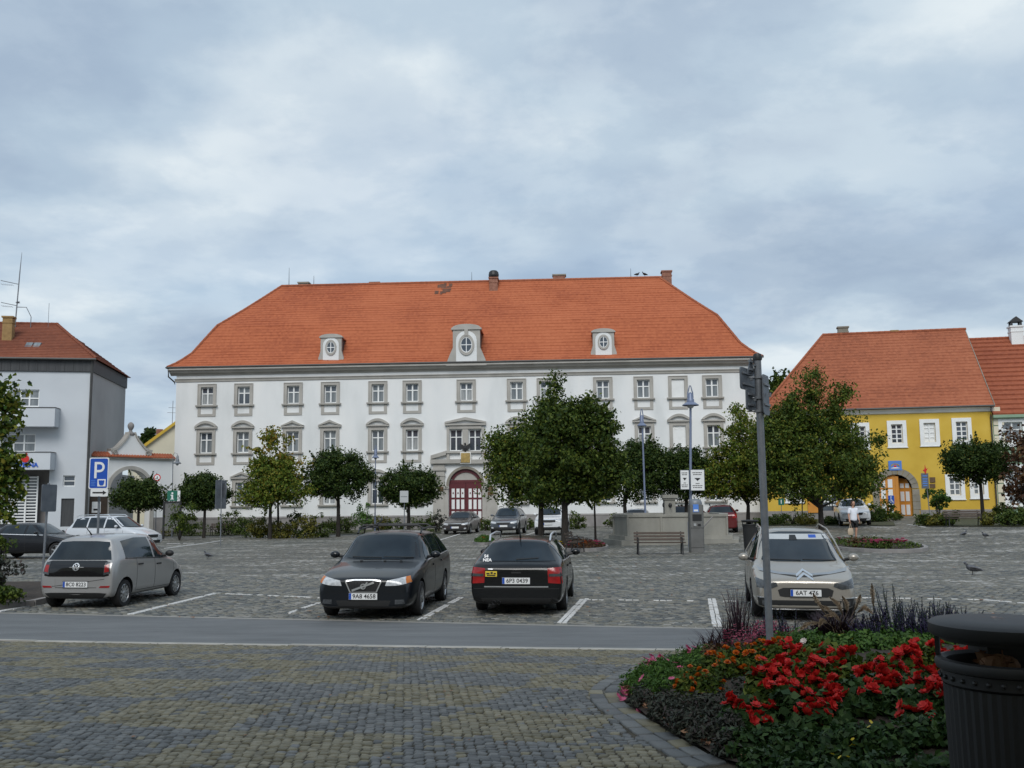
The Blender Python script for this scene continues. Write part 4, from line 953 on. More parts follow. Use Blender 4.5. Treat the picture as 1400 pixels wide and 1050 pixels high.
mb = MB(); mb.tube([(0, -.38, bt-.04), (BW+.3, -.38, bt-.04)], .08, 8); mb.build('gutter', M['copper_gutter'], bank)
for (x0, y0, x1, y1), h_ in zip(bwin, holes[:2]):
    a, c, b, d = h_; w, h = b-a, d-c; wo = sash_mesh(w, h, 3, (.5,), .08, .07, .10).build('window', M['white_paint'], bank, loc=((a+b)/2, .12, c))
    m = MB(); m.add([(-w/2+.03, .04, .03), (w/2-.03, .04, .03), (w/2-.03, .04, h-.03), (-w/2+.03, .04, h-.03)], [(0,1,2,3)]); m.build('window_glass', M['curtain_glass'], wo)
a, c, b, d = holes[3]; wo = sash_mesh(b-a, d-c, 1, (.5,), .06, .07, .08).build('window', M['white_paint'], bank, loc=((a+b)/2, .12, c)); m = MB(); m.box((-(b-a)/2+.03, .04, .03), ((b-a)/2-.03, .06, d-c-.03)); m.build('window_glass', M['window_glass'], wo)
a, c, b, d = holes[4]; m = MB(); m.box((a, .10, 0), (b, .2, d)); m.build('door', M['slate_cladding'], bank)
for y0, y1 in ((557.5, 583), (618.5, 642)):
    x1 = bf.at(73.5 if y0 < 600 else 70, 600, -1.15)[0]; c = bf.at(60, y1, -1.15)[1]; d = bf.at(60, y0, -1.15)[1]; m = MB()
    m.box((1.0, -1.15, c), (x1, -.003, c+.16)); m.box((1.0, -1.15, c+.161), (x1, -1.05, d)); m.box((x1-.1, -1.049, c+.161), (x1, -.003, d)); m.box((1.0, -1.049, c+.161), (1.1, -.003, d)); bo = m.build('balcony', M['bank_plaster'], bank)
    m = MB(); m.box((.97, -1.19, d+.002), (x1+.03, -1.02, d+.05)); m.box((x1-.13, -1.019, d+.002), (x1+.03, -.003, d+.05)); m.build('balcony_rail', M['copper_gutter'], bo)
    if y0 > 600:
        u_, z_ = bf.at(33.5, 635.8, -1.15); tm = text_mesh('SPOŘITELNA', .40, M['print_blue'], .02, .012, 'RIGHT'); link('bank_lettering', tm, bo, mat=Matrix.Translation((u_+.85, -1.18, z_)) @ FRONT)
        u_, z_ = bf.at(35, 627.3, -1.15); m = MB(); m.lathe([(.0, -.03), (.24, -.03), (.24, .03), (.0, .03)], 20, (0, 0, 0)); lo = link('bank_emblem', m.mesh('bank_emblem', M['sign_red']), bo, mat=Matrix.Translation((u_, -1.20, z_)) @ Matrix.Rotation(R(90), 4, 'X'))
        tm = text_mesh('s', .8, M['sign_red'], .05, .03); 
        m = MB(); m.ball((u_+.03, -1.2, z_+.31), (.09, .05, .09)); m.build('bank_emblem_dot', M['sign_red'], bo)
# loggia with white horizontal slats
a, c, b, d = lg; m = MB(); m.box((a, 1.2, 0), (b, 1.3, d+.1)); m.box((a, .251, d), (b, 1.2, d+.1)); m.box((b, .251, 0), (b+.1, 1.2, d)); m.build('loggia', M['plinth_stone'], bank)
gx0, _, gx1, _ = bf.rc(-60, 650, 51, 712, .6); z0, z1 = bf.at(30, 716, .6)[1], bf.at(30, 651, .6)[1]; grl = link('slatted_grille', None, bank)
k = 0; z = z0
while z < z1:
    m = MB(); m.box((gx0, .58, z), (gx1, .64, z+.085)); m.build('slat', M['white_paint'], grl); z += .205
for xx in np.linspace(gx0, gx1, 8): m = MB(); m.box((xx-.05, .52, z0), (xx+.05, .579, z1)); m.build('grille_post', M['white_paint'], grl)
m = MB(); m.box((gx0, .8, 0), (gx1, .84, z1)); m.build('grille_glass', M['window_glass'], grl)
chimney(12.5, 433, 462, 11, 2.6, M['brick_ochre'], par=bank, fac=bf, d=.6); chimney(108, 468.5, 480, 9, BD/2+1.5, M['brick'], par=bank, fac=bf, d=.6)
tt = (bf.at(44, 479, 1.2)[1]-bt)/(rb-bt); u0_, z0_ = bf.at(29, 482, 1.0); u1_, z1_ = bf.at(59, 472.5, 2.0); m = MB()
m.add([(u0_, .95, z0_+.15), (u1_, .95, z0_+.15), (u1_-.05, 1.9, z1_+.18), (u0_+.05, 1.9, z1_+.18), (u0_, .95, z0_-.3), (u1_, .95, z0_-.3), (u1_, 1.9, z1_-.3), (u0_, 1.9, z1_-.3)], [(0,1,2,3), (4,5,1,0), (5,6,2,1), (6,7,3,2), (7,4,0,3)]); sk = m.build('skylight', M['slate_cladding'], bank)
m = MB(); um = (u0_+u1_)/2
for xa, xb in ((u0_+.08, um-.05), (um+.05, u1_-.08)): m.add([(xa, 1.02, z0_+.19), (xb, 1.02, z0_+.19), (xb, 1.83, z1_+.19), (xa, 1.83, z1_+.19)], [(0,1,2,3)])
m.build('skylight_pane', M['curtain_glass'], sk)
# antenna mast
v_ = BD/2-.6; u_, zb_ = bf.at(20, 443, v_); zt_ = bf.at(25.5, 345, v_)[1]; zm_ = bf.at(25, 372, v_)[1]
mast = thing('antenna_mast', 'thin rooftop mast with small television aerials on the bank building', 'antenna', mat=bf.M)
m = MB(); m.tube([(u_, v_, zb_-1.2), (u_+.18, v_, zm_), (u_+.25, v_, zt_)], [.05, .04, .012], 6); m.build('mast', M['galvanised'], mast)
for dz_, L_, s_ in ((-.9, 1.0, -1), (-2.5, .9, -1), (-2.2, .35, 1)):
    m = MB(); zz = zm_+dz_; m.tube([(u_+.1, v_, zz), (u_+s_*L_, v_-.3, zz-.18*L_*(-s_)*-1)], .025, 5)
    for k in range(6): t = .25+.13*k; m.tube([(u_+s_*L_*t, v_-.3*t-.25, zz-.1), (u_+s_*L_*t, v_-.3*t+.25, zz-.1)], .012, 4)
    m.build('aerial', M['galvanised'], mast)
m = MB(); m.tube([(u_+.1, v_, zm_-2.6), (u_+.75, v_, zm_-2.6), (u_+1.1, v_, zm_-3.3), (u_+1.1, v_, zb_-.6)], .03, 5); m.tube([(u_+2.3, v_, zb_-.2), (u_+2.3, v_, zb_+1.6)], .015, 4); m.build('mast_stay', M['galvanised'], mast)
# ================================================================== gate wall between the bank and the palace
_A = GX(120.5, 68.7); _B = GX(236, 73.5); _A.z = _B.z = -.35
wf = Facade(_A, _B); WW = wf.W; gw = thing('gate_wall', 'white wall with a round archway, tiled coping and a curved gable with ball finial', 'wall', mat=wf.M)
wz = lambda y: wf.at(180, y)[1]
a, c, b, d = wf.rc(148.5, 642, 205, 730); r_ = (b-a)/2; cm_ = (a+b)/2; zs_ = d-r_; CZ = wz(628.5); TH = .7
mb = MB(); wall_holes(mb, 0, WW, 0, CZ, [(a, 0, b, d)], TH)
for s_ in (-1, 1):
    arc = [(cm_+s_*r_*math.cos(t), zs_+r_*math.sin(t)) for t in np.linspace(0, math.pi/2, 13)]
    for (p0, p1), (q0, q1) in zip(arc, arc[1:]):
        mb.add([(p0, .001, p1), (q0, .001, q1), (q0, .001, d), (p0, .001, d)], [(0,1,2,3) if s_ < 0 else (3,2,1,0)]); mb.add([(p0, 0, p1), (q0, 0, q1), (q0, TH, q1), (p0, TH, p1)], [(0,1,2,3)])
mb.add([(0, TH, 0), (a, TH, 0), (a, TH, CZ), (0, TH, CZ)], [(3,2,1,0)]); mb.add([(b, TH, 0), (WW, TH, 0), (WW, TH, CZ), (b, TH, CZ)], [(3,2,1,0)])
mb.add([(0,0,CZ),(WW,0,CZ),(WW,TH,CZ),(0,TH,CZ)], [(0,1,2,3)])
mb.build('masonry', M['white_plaster'], gw)
mb = MB(); nA = 18
for i in range(nA):
    a0, a1 = math.pi*i/nA, math.pi*(i+1)/nA; mb.prism([(cm_+r*math.cos(t), zs_+r*math.sin(t)) for r, t in ((r_+.002, a0), (r_+.26, a0), (r_+.26, a1), (r_+.002, a1))][::-1], -.10, -.003)
for s_ in (-1, 1): x_ = cm_+s_*(r_+.13); mb.box((x_-.128, -.10, 0), (x_+.128, -.003, zs_)); mb.box((x_-.2, -.15, zs_-.2), (x_+.2, -.101, zs_-.02))
mb.build('arch_surround', M['grey_moulding'], gw)
mb = MB(); mb.box((b+.3, -.06, 0), (WW, -.003, wz(708))); mb.box((0, -.06, 0), (a-.3, -.003, wz(708))); mb.build('plinth', M['plinth_stone'], gw)
mb = MB(); mb.prism([(-.12, CZ+.002), (-.18, CZ+.10), (-.18, CZ+.14), (TH+.1, CZ+.14), (TH+.1, CZ+.002)], -.05, WW, ax='x'); mb.build('coping_course', M['grey_moulding'], gw)
nt_ = int(WW/.21)
for i in range(nt_):             # barrel tiles on the coping, each its own piece
    x_ = (i+.5)*WW/nt_; m = MB(); zc_ = CZ+.15; m.add([], [])
    prof_ = [(x_+.11*math.cos(t), .10*math.sin(t)) for t in np.linspace(0, math.pi, 6)]
    vs = [(x, -.26, zc_+z) for x, z in prof_] + [(x, TH*.5, zc_+.30+z) for x, z in prof_] + [(x, TH+.15, zc_+z) for x, z in prof_]
    m.add(vs, [(k, k+1, 7+k, 6+k) for k in range(5)] + [(6+k, 7+k, 13+k, 12+k) for k in range(5)] + [(0,5,4,3,2,1)]); m.build('coping_tile', M['roof_tile_red'], gw)
gp = [(150.5, 623), (151, 616.5), (156, 616), (160.5, 614), (166, 608.5), (171.5, 602.5), (175, 597.5), (176.8, 593.5)]
gl_ = [wf.at(x, y) for x, y in gp]; cxg = wf.at(179.8, 610)[0]; zb_ = gl_[0][1]-.25
half = [(cxg-u, z) for u, z in gl_]
poly = [(cxg-half[0][0], zb_)] + [(cxg-w_, z) for w_, z in half] + [(cxg+w_, z) for w_, z in half[::-1]] + [(cxg+half[0][0], zb_)]
mb = MB(); mb.prism(poly[::-1], -.02, .42); gbl = mb.build('gable', M['white_plaster'], gw)
mb = MB()
for s_ in (-1, 1):
    pts = [(cxg+s_*w_, z) for w_, z in half[1:]]
    for (p0, p1), (q0, q1) in zip(pts, pts[1:]):
        mb.prism([(p0, p1+.002), (q0, q1+.002), (q0+s_*.04, q1+.16), (p0+s_*.04, p1+.16)][::-s_], -.12, .5)
    sc2 = [(cxg+s_*(half[1][0]-.32+.20*(1-k/18)*math.cos(k*.62)), half[1][1]-.10+.20*(1-k/18)*math.sin(k*.62)) for k in range(14)]
    mb.tube([(x, -.08, z) for x, z in sc2], .055, 6)
mb.build('gable_coping', M['grey_moulding'], gbl)
mb = MB(); zt_ = gl_[-1][1]; mb.lathe([(.26, zt_-.1), (.30, zt_), (.30, zt_+.06), (.16, zt_+.12), (.10, zt_+.28), (.13, zt_+.34), (.20, zt_+.46), (.23, zt_+.60), (.20, zt_+.74), (.10, zt_+.84), (.02, zt_+.88)], 14, (cxg, .2, 0), cap=True); mb.build('finial', M['plinth_stone'], gbl, smooth=True)
# behind the gate: a cream gabled house; grey passage wall seen through the arch
_A = P(150, 690, 96); _B = P(260, 690, 99); _A.z = _B.z = -.2
cf = Facade(_A, _B); chs = thing('cream_house', 'cream gabled house with a yellow verge seen behind the gate wall', 'house', mat=cf.M)
ua, za = cf.at(192, 615.5); ub, zb2 = cf.at(241, 579); um = ub+.6; zt_ = zb2+.45
mb = MB(); W0 = ua-.6; sl = (zb2-za)/(ub-ua); zl_ = za-sl*(ua-W0)
mb.prism([(W0, 0), (2*um-W0, 0), (2*um-W0, zl_), (um, zt_), (W0, zl_)], 0, 9); mb.build('wall', M['cream_plaster'], chs)
mb = MB()
for s_ in (-1, 1):
    x0 = um+s_*(um-W0+.5); z0 = zl_-.5*sl; mb.prism([(x0, z0+.01), (um, zt_+.01), (um, zt_+.36), (x0, z0+.36)][::-s_], -.3, -.02)
mb.build('verge', M['yellow_plaster'], chs)
mb = MB()
for s_ in (-1, 1):
    x0 = um+s_*(um-W0+.5); z0 = zl_-.5*sl; mb.prism([(x0, z0+.02), (um, zt_+.02), (um, zt_+.30), (x0, z0+.30)][::-s_], -.019, 9.3)
mb.build('roof', M['roof_tile_dull'], chs)
m = MB(); u_, z_ = cf.at(236, 583); m.tube([(u_, .5, z_-.5), (u_, .5, z_+2.6)], .03, 5); m.tube([(u_-.5, .5, z_+1.4), (u_+.5, .5, z_+1.4)], .02, 5); m.tube([(u_-.4, .5, z_+1.9), (u_+.4, .5, z_+1.9)], .02, 5); m.build('aerial', M['galvanised'], chs)
m = MB(); u_, z_ = cf.at(219.5, 594); m.box((u_-.3, 1.0, z_-1), (u_+.3, 1.6, z_+.6)); m.build('chimney', M['brick'], chs)
_A = P(140, 700, 82); _B = P(182, 700, 92); _A.z = _B.z = -.35
pw = Facade(_A, _B); m = MB(); m.box((0, 0, 0), (pw.W, .3, 4.9)); o = tag(m.build('courtyard_wall', M['shaded_bank_plaster']), 'grey courtyard wall seen through the round archway', 'wall'); o.matrix_world = pw.M
# ------------------------------------------------------------------ unseen house added behind the camera to shade the near pavement
th_ = thing('shading_house', 'unseen plastered house added behind the viewpoint to shade the pavement', 'house', (0, -4, .5))
m = MB(); holes = [(-26+k*3.2, z, -24.9+k*3.2, z+1.7) for k in range(17) for z in (1.2, 4.3, 7.4)]
Mr = Matrix.Rotation(math.pi, 4, 'Z'); m.M = Mr; wall_holes(m, -30, 30, 0, 10.6, holes, .2); m.box((-30, .3, 0), (30, 10, 10.6)); m.build('wall', M['cream_plaster'], th_)
m = MB(Mr); m.prism([(-.6, 10.6), (5, 15.2), (10.4, 10.6)], -30.3, 30.3, ax='x'); m.build('roof', M['roof_tile_old'], th_)
# ================================================================== cars
mk('gloss_black', (.006,.006,.007), .06, spec=.7)
def patch(bvh, axis, lo, up, nu=8, nv=4, off=.006, skirt=.02, side=1):
    """a panel laid on the body: outline given as lower and upper polylines seen along an axis"""
    def along(pl, t):
        pl = [np.array(p, float) for p in pl]; d = [0]
        for a, b in zip(pl, pl[1:]): d.append(d[-1] + np.linalg.norm(b - a) + 1e-9)
        s_ = t * d[-1]
        for i in range(len(pl)-1):
            if s_ <= d[i+1] + 1e-9: return pl[i] + (pl[i+1]-pl[i]) * ((s_-d[i])/(d[i+1]-d[i]))
        return pl[-1]
    vs = []; bad = False
    for i in range(nu+1):
        a, b = along(lo, i/nu), along(up, i/nu)
        for j in range(nv+1):
            p = a + (b-a)*j/nv
            if axis == 'x': o, d = Vector((3*side, p[0], p[1])), Vector((-side, 0, 0))
            elif axis == 'front': o, d = Vector((p[0], -4, p[1])), Vector((0, 1, 0))
            elif axis == 'rear': o, d = Vector((p[0], 9, p[1])), Vector((0, -1, 0))
            else: o, d = Vector((p[0], p[1], 4)), Vector((0, 0, -1))
            h, n_, _, _ = bvh.ray_cast(o, d, 20)
            if h is None: h, n_, _, _ = bvh.find_nearest(o + d*(3 if axis == 'x' else 4))
            if n_.dot(d) > 0: n_ = -n_
            vs.append((h + n_*off, n_))
    m = MB(); V = [v for v, _ in vs]; W = [v - n_*(off+skirt) for v, n_ in vs]; k = nv+1; fs = []
    fs = [(i*k+j, (i+1)*k+j, (i+1)*k+j+1, i*k+j+1) for i in range(nu) for j in range(nv)]
    N_ = len(V); rim = [i*k for i in range(nu+1)] + [nu*k+j for j in range(1, nv+1)] + [i*k+nv for i in range(nu-1, -1, -1)] + [j for j in range(nv-1, 0, -1)]
    fs += [(rim[q], N_+rim[q], N_+rim[(q+1) % len(rim)], rim[(q+1) % len(rim)]) for q in range(len(rim))]
    # orient the face side outwards
    a, b, c = V[fs[0][0]], V[fs[0][1]], V[fs[0][2]]
    mid = len(fs)//4
    f0 = fs[min(mid, nu*nv-1)]; nn = (V[f0[1]]-V[f0[0]]).cross(V[f0[2]]-V[f0[0]])
    if nn.dot(vs[f0[0]][1]) < 0: fs = [tuple(reversed(f)) for f in fs]
    m.add(V + W, fs); return m
def body_mesh(s, paint):
    L, Wd, H = s['L'], s['W'], s['H']; hw = Wd/2; zb = s.get('zb', .20); nz = s['nose']; hz = s['hood']; yc, ya, yr, yt = s['yc'], s['ya'], s['yr'], s['yt']; zc, zt = s['cowl'], s['tail']; rw = hw*s.get('rw', .70)
    fn = s.get('fn', .80); rn = s.get('rn', .90)
    def hood(y, w, top, zb_=zb, drop=.03, k=1.0, cr=0):
        zs_ = top-drop; return (y, [(0, zb_), (w*.86, zb_), (w*.965, zb_+.07), (w*1.0, zb_+(zs_-zb_)*.52), (w*.965, zs_-.03), (w*.90, zs_+.012), (w*.72, top-.008), (w*.38, top+.004), (0, top+.010)], cr)
    def cabin(y, top, zs_, w, rr, cr=0, fl=.08):
        return (y, [(0, zb), (w*.86, zb), (w*.965, zb+.07), (w*1.0, zb+(zs_-zb)*.52), (w*.975, zs_-.03), (w*.945, zs_+.03), (rr, top-fl), (rr*.74, top-.012), (0, top+.004)], cr)
    st = [hood(0, hw*fn*.93, nz*.86, zb+.08, .10), hood(.03, hw*fn, nz*.95, zb+.02, .06), hood(.16, hw*lerp(fn, 1, .55), nz, zb, .05), hood(.45, hw*.965, lerp(nz, hz, .62), zb, .045), hood(yc*.62, hw*.99, hz, zb, .04), hood(yc, hw, zc, zb, .035, cr=.75)]
    ym = lerp(yc, ya, .5)
    zbl = lambda y: lerp(zc-.02, zt+s.get('belt', 0), sstep(yc, yt, y))
    mid = cabin(ym, lerp(zc, H-.03, .53), zbl(ym), hw, lerp(hw*.72, rw*1.0, .56), 0, .07)
    st += [mid, cabin(ya, H-.035, zbl(ya), hw, rw, .5), cabin(lerp(ya, yr, .4), H, zbl(lerp(ya, yr, .4)), hw, rw*1.01), cabin(lerp(ya, yr, .8), H-.02, zbl(lerp(ya, yr, .8)), hw, rw), cabin(yr, H-s.get('rdrop', .06), zbl(yr), hw*.99, rw*.96, .6)]
    ym2 = lerp(yr, yt, .5); st.append(cabin(ym2, lerp(H-s.get('rdrop', .06), zt, .47), zbl(ym2), hw*.98, lerp(rw*.96, hw*.74, .5), 0, .07))
    st.append(hood(yt, hw*.965, zt, zb, .035, cr=.6))
    if L-yt > .3: st.append(hood(L-.16, hw*.94, zt-.03, zb, .04))
    st += [hood(L-.05, hw*rn*1.0, zt-.05, zb+.02, .06), hood(L, hw*rn*.955, zt*.86, zb+.10, .12)]
    bm = bmesh.new(); cl = bm.edges.layers.float.new('crease_edge'); rings = []
    for y, pts, cr in st:
        ring = [bm.verts.new((x, y, z)) for x, z in pts] + [bm.verts.new((-x, y, z)) for x, z in pts[-2:0:-1]]; rings.append((ring, cr))
    n = len(rings[0][0])
    for (a, _), (b, _) in zip(rings, rings[1:]):
        for i in range(n): bm.faces.new((a[i], a[(i+1) % n], b[(i+1) % n], b[i]))
    for ring, flip in ((rings[0][0], False), (rings[-1][0], True)):
        h = n//2
        for i in range(h):
            q = [ring[i], ring[i+1], ring[(n-i-1) % n], ring[(n-i) % n]]; q = list(dict.fromkeys(q))
            if len(q) > 2: bm.faces.new(q if flip else q[::-1])
    for ring, cr in rings:
        if cr:
            for i in range(n):
                p, q_ = ring[i], ring[(i+1) % n]
                if min(p.co.z, q_.co.z) > .6:
                    e = bm.edges.get((p, q_))
                    if e: e[cl] = cr
    bmesh.ops.recalc_face_normals(bm, faces=bm.faces)
    me = bpy.data.meshes.new('car_cage'); bm.to_mesh(me); bm.free()
    o = bpy.data.objects.new('car_cage', me); COL.objects.link(o); md = o.modifiers.new('s', 'SUBSURF'); md.levels = md.render_levels = 2
    dg = bpy.context.evaluated_depsgraph_get(); sm = bpy.data.meshes.new_from_object(o.evaluated_get(dg)); bpy.data.objects.remove(o)
    return sm
def cut_wells(sm, s, mats):
    bm = bmesh.new(); bm.from_mesh(sm); bvh = BVHTree.FromBMesh(bm); bm.free()
    o = bpy.data.objects.new('car_body', sm); COL.objects.link(o)
    c = MB(); r = s['wr']+.055
    for y in (s['fa'], s['ra']):
        for sx in (-1, 1):
            x0, x1 = sx*(s['W']/2-.30), sx*(s['W']/2+.2); vs = []; n = 20
            for x in (x0, x1): vs += [(x, y+r*math.cos(2*math.pi*k/n), s['wr']+r*math.sin(2*math.pi*k/n)) for k in range(n)]
            fs = [(k, (k+1) % n, n+(k+1) % n, n+k) for k in range(n)] + [tuple(range(n-1, -1, -1)), tuple(range(n, 2*n))]
            if sx < 0: fs = [tuple(reversed(f)) for f in fs]
            c.add(vs, fs)
    cm = c.mesh('wells', mats[1]); co = bpy.data.objects.new('wells', cm); COL.objects.link(co)
    bmx = bmesh.new(); bmx.from_mesh(cm); bmesh.ops.recalc_face_normals(bmx, faces=bmx.faces); bmx.to_mesh(cm); bmx.free()
    sm.materials.clear(); sm.materials.append(mats[0]); sm.materials.append(mats[1])
    md = o.modifiers.new('b', 'BOOLEAN'); md.object = co; md.operation = 'DIFFERENCE'; md.solver = 'EXACT'
    try: md.material_mode = 'TRANSFER'
    except Exception: pass
    dg = bpy.context.evaluated_depsgraph_get(); me = bpy.data.meshes.new_from_object(o.evaluated_get(dg))
    bpy.data.objects.remove(o); bpy.data.objects.remove(co)
    zlim = s.get('zb', .2)+.035+s.get('clad', 0)
    if len(me.materials) < 2: me.materials.clear(); me.materials.append(mats[0]); me.materials.append(mats[1])
    for p in me.polygons:
        p.use_smooth = True; cx, cy, cz = p.center
        if cz < zlim or p.normal.z < -.75 and cz < .5: p.material_index = 1
        for y in (s['fa'], s['ra']):
            d = math.hypot(cy-y, cz-s['wr'])
            if d < r-.004 and abs(cx) < s['W']/2-.02: p.material_index = 1
            if s.get('clad') and d < r+.07 and abs(cx) > s['W']*.4: p.material_index = 1
    me.set_sharp_from_angle(angle=R(34)); return me, bvh
_wheels = {}
def wheel_meshes(r, w, spokes):
    k = (r, w, spokes)
    if k in _wheels: return _wheels[k]
    t = MB(); rr = r*.66
    t.lathe([(rr, -w/2+.02), (rr+.01, -w/2), (r*.93, -w/2+.004), (r*.985, -w/2+.03), (r, -w/2+.06), (r, w/2-.06), (r*.985, w/2-.03), (r*.93, w/2-.004), (rr+.01, w/2), (rr, w/2-.02)], 28)
    rim = MB(); rim.lathe([(rr, w/2-.012), (rr*.95, w/2-.008), (rr*.90, w/2-.03), (rr*.88, -w/2+.02)], 28)
    for i in range(spokes):
        a = 2*math.pi*i/spokes; ca, sa = math.cos(a), math.sin(a); p = lambda x, y, z: (x*ca-y*sa, x*sa+y*ca, z)
        wd0, wd1 = rr*.16, rr*.115; z0, z1 = w/2-.025, w/2-.055
        vs = [p(rr*.12, -wd0, z0), p(rr*.12, wd0, z0), p(rr*.93, wd1, z0+.012), p(rr*.93, -wd1, z0+.012), p(rr*.12, -wd0, z1), p(rr*.12, wd0, z1), p(rr*.93, wd1, z1), p(rr*.93, -wd1, z1)]
        rim.add(vs, [(0,3,2,1), (0,1,5,4), (1,2,6,5), (2,3,7,6), (3,0,4,7)])
    rim.lathe([(rr*.26, w/2-.04), (rr*.26, w/2-.016), (rr*.20, w/2-.008), (.001, w/2-.006)], 16)
    dk = MB(); dk.lathe([(rr*.9, w/2-.075), (.001, w/2-.075)], 20)
    hub = MB(); hub.v, hub.f, hub.m = dk.v, dk.f, dk.m
    _wheels[k] = (t.mesh('tyre', M['rubber'], True), rim.mesh('rim', M['alloy'], True, 30), hub.mesh('brake', M['black_plastic']))
    return _wheels[k]
def plate(par, text, loc, rz, blue=True, w=.52, h=.115):
    m = MB(); m.box((-w/2, -.008, -h/2), (w/2, .008, h/2)); p = m.build('number_plate', M['sign_white'], par, loc=loc); p.rotation_euler = (0, 0, rz)
    m = MB(); m.box((-w/2+.002, -.010, -h/2+.003), (-w/2+.045, -.0085, h/2-.003)); m.build('plate_band', M['sign_blue'], p)
    if text: link('plate_lettering', text_mesh(text, .108, M['print_black'], .001, .0015), p, mat=Matrix.Translation((.02, -.0095, -.002)) @ FRONT)
    m = MB(); t = .012; m.box((-w/2-t, -.006, -h/2-t), (w/2+t, -.001+.006, -h/2-.0005)); m.box((-w/2-t, -.006, h/2+.0005), (w/2+t, .005, h/2+t)); m.build('plate_surround', M['black_plastic'], p)
    return p
def mirrored(pl): return [(-x, z) for x, z in pl]
def car(name, label, s, paint, pos, heading, lod=2):
    """pos: ground point under the middle of the car; heading: direction of the nose, degrees from +x"""
    t = thing(name, label, 'car', pos, R(heading+90), 'cars parked on the square'); L, Wd, H = s['L'], s['W'], s['H']; hw = Wd/2
    pitch = math.atan2(GZ(pos.x+math.cos(R(heading))*1.3, pos.y+math.sin(R(heading))*1.3)-GZ(pos.x-math.cos(R(heading))*1.3, pos.y-math.sin(R(heading))*1.3), 2.6)
    rollz = math.atan2(GZ(pos.x-math.sin(R(heading))*.8, pos.y+math.cos(R(heading))*.8)-GZ(pos.x+math.sin(R(heading))*.8, pos.y-math.cos(R(heading))*.8), 1.6)
    T = Matrix.Translation((0, -L/2, 0))
    t.matrix_world = Matrix.Translation(pos) @ Matrix.Rotation(R(heading+90), 4, 'Z') @ Matrix.Rotation(-pitch, 4, 'X') @ Matrix.Rotation(rollz*-1, 4, 'Y') @ T
    me, bvh = cut_wells(body_mesh(s, paint), s, (M[paint], M['black_plastic'])); link('body', me, t)
    def add(nm, mb_, mt, sharp=40): return mb_.build(nm, M[mt], t, True, sharp=sharp)
    rw = hw*s.get('rw', .70); zc, zt = s['cowl'], s['tail']; yc, ya, yr, yt = s['yc'], s['ya'], s['yr'], s['yt']
    # glass
    a = s.get('wsw', .82)*hw; b = rw*.90; ws = patch(bvh, 'front', [(-a, zc+.05), (-a*.5, zc+.028), (a*.5, zc+.028), (a, zc+.05)], [(-b, H-.125), (-b*.5, H-.085), (b*.5, H-.085), (b, H-.125)], 12, 7); add('windscreen', ws, 'car_glass')
    a2 = s.get('rgw', .76)*hw; b2 = rw*.84; rg0, rg1 = s.get('rg', (zt+.04, H-s.get('rdrop', .06)-.06)); rwn = patch(bvh, 'rear', [(a2, rg0), (-a2, rg0)], [(b2, rg1-.02), (b2*.5, rg1), (-b2*.5, rg1), (-b2, rg1-.02)], 12, 6); add('rear_window', rwn, 'car_glass')
    zl = lambda y: lerp(zc-.02, zt+s.get('belt', 0), sstep(yc, yt, y))+.03
    top = s.get('wtop', H-.115)
    for sx in (-1, 1):
        ys = s['win']; lows = []; 
        for (y0, y1, z0t, z1t) in ys:
            lo = [(y0, zl(y0)), ((y0+y1)/2, zl((y0+y1)/2)), (y1, zl(y1))]; up = [(y0+z0t[0], z0t[1]+top if z0t[1] <= .0 else zl(y0)+z0t[1]), ((y0+y1)/2+(z0t[0]+z1t[0])/2, top+.012 if z0t[1] > -.5 else top), (y1+z1t[0], top+z1t[1])]
            add('side_window', patch(bvh, 'x', lo, up, 8, 4, side=sx), 'car_glass')
        # seams and handles
        if lod > 0:
            sm = MB()
            for y, zt_ in [(q, zl(q)) for q in s['seams']]:
                p_ = patch(bvh, 'x', [(y-.006, .30), (y+.006, .30)], [(y-.006, zt_-.03), (y+.006, zt_-.03)], 1, 10, .0015, .004, sx); sm.add(p_.v, p_.f)
            y0, y1 = s['seams'][0], s['seams'][-1]; p_ = patch(bvh, 'x', [(y0, .30), (y1, .30)], [(y0, .311), (y1, .311)], 12, 1, .0015, .004, sx); sm.add(p_.v, p_.f); add('door_seam', sm, 'black_plastic')
            for y in s['handles']:
                z = zl(y)-.16; add('door_handle', patch(bvh, 'x', [(y-.10, z), (y+.10, z)], [(y-.10, z+.032), (y+.10, z+.032)], 4, 2, .022, .03, sx), s.get('handle_mat', paint))
            y0, y1 = s['win'][0][0]-.05, s['win'][-1][1]+.03; add('belt_trim', patch(bvh, 'x', [(y0, zl(y0)-.028), ((y0+y1)/2, zl((y0+y1)/2)-.028), (y1, zl(y1)-.028)], [(y0, zl(y0)-.008), ((y0+y1)/2, zl((y0+y1)/2)-.008), (y1, zl(y1)-.008)], 12, 1, .006, .01, sx), s.get('trim', 'black_plastic'))
        # mirror
        m = MB(); ym, zm = yc+s.get('my', .42), zc+.07; m.ball((sx*(hw+.085), ym, zm+.02), (.10, .07, .07), 12, 8); mo = add('mirror', m, s.get('mirror_mat', paint)); m = MB(); m.tube([(sx*(hw-.10), ym+.03, zm-.03), (sx*(hw+.06), ym+.01, zm)], .03, 6); add('mirror_arm', m, 'black_plastic')
        # wheels
        for y in (s['fa'], s['ra']):
            ty, rm, bk = wheel_meshes(s['wr'], s.get('ww', .205), s.get('spokes', 5)); wo = link('wheel', ty, t, mat=Matrix.Translation((sx*(hw-.115), y, s['wr'])) @ Matrix.Rotation(R(90*sx), 4, 'Y')); link('rim', rm, wo); link('brake_disc', bk, wo)
    s['detail'](t, bvh, s, add, lod)
    return t
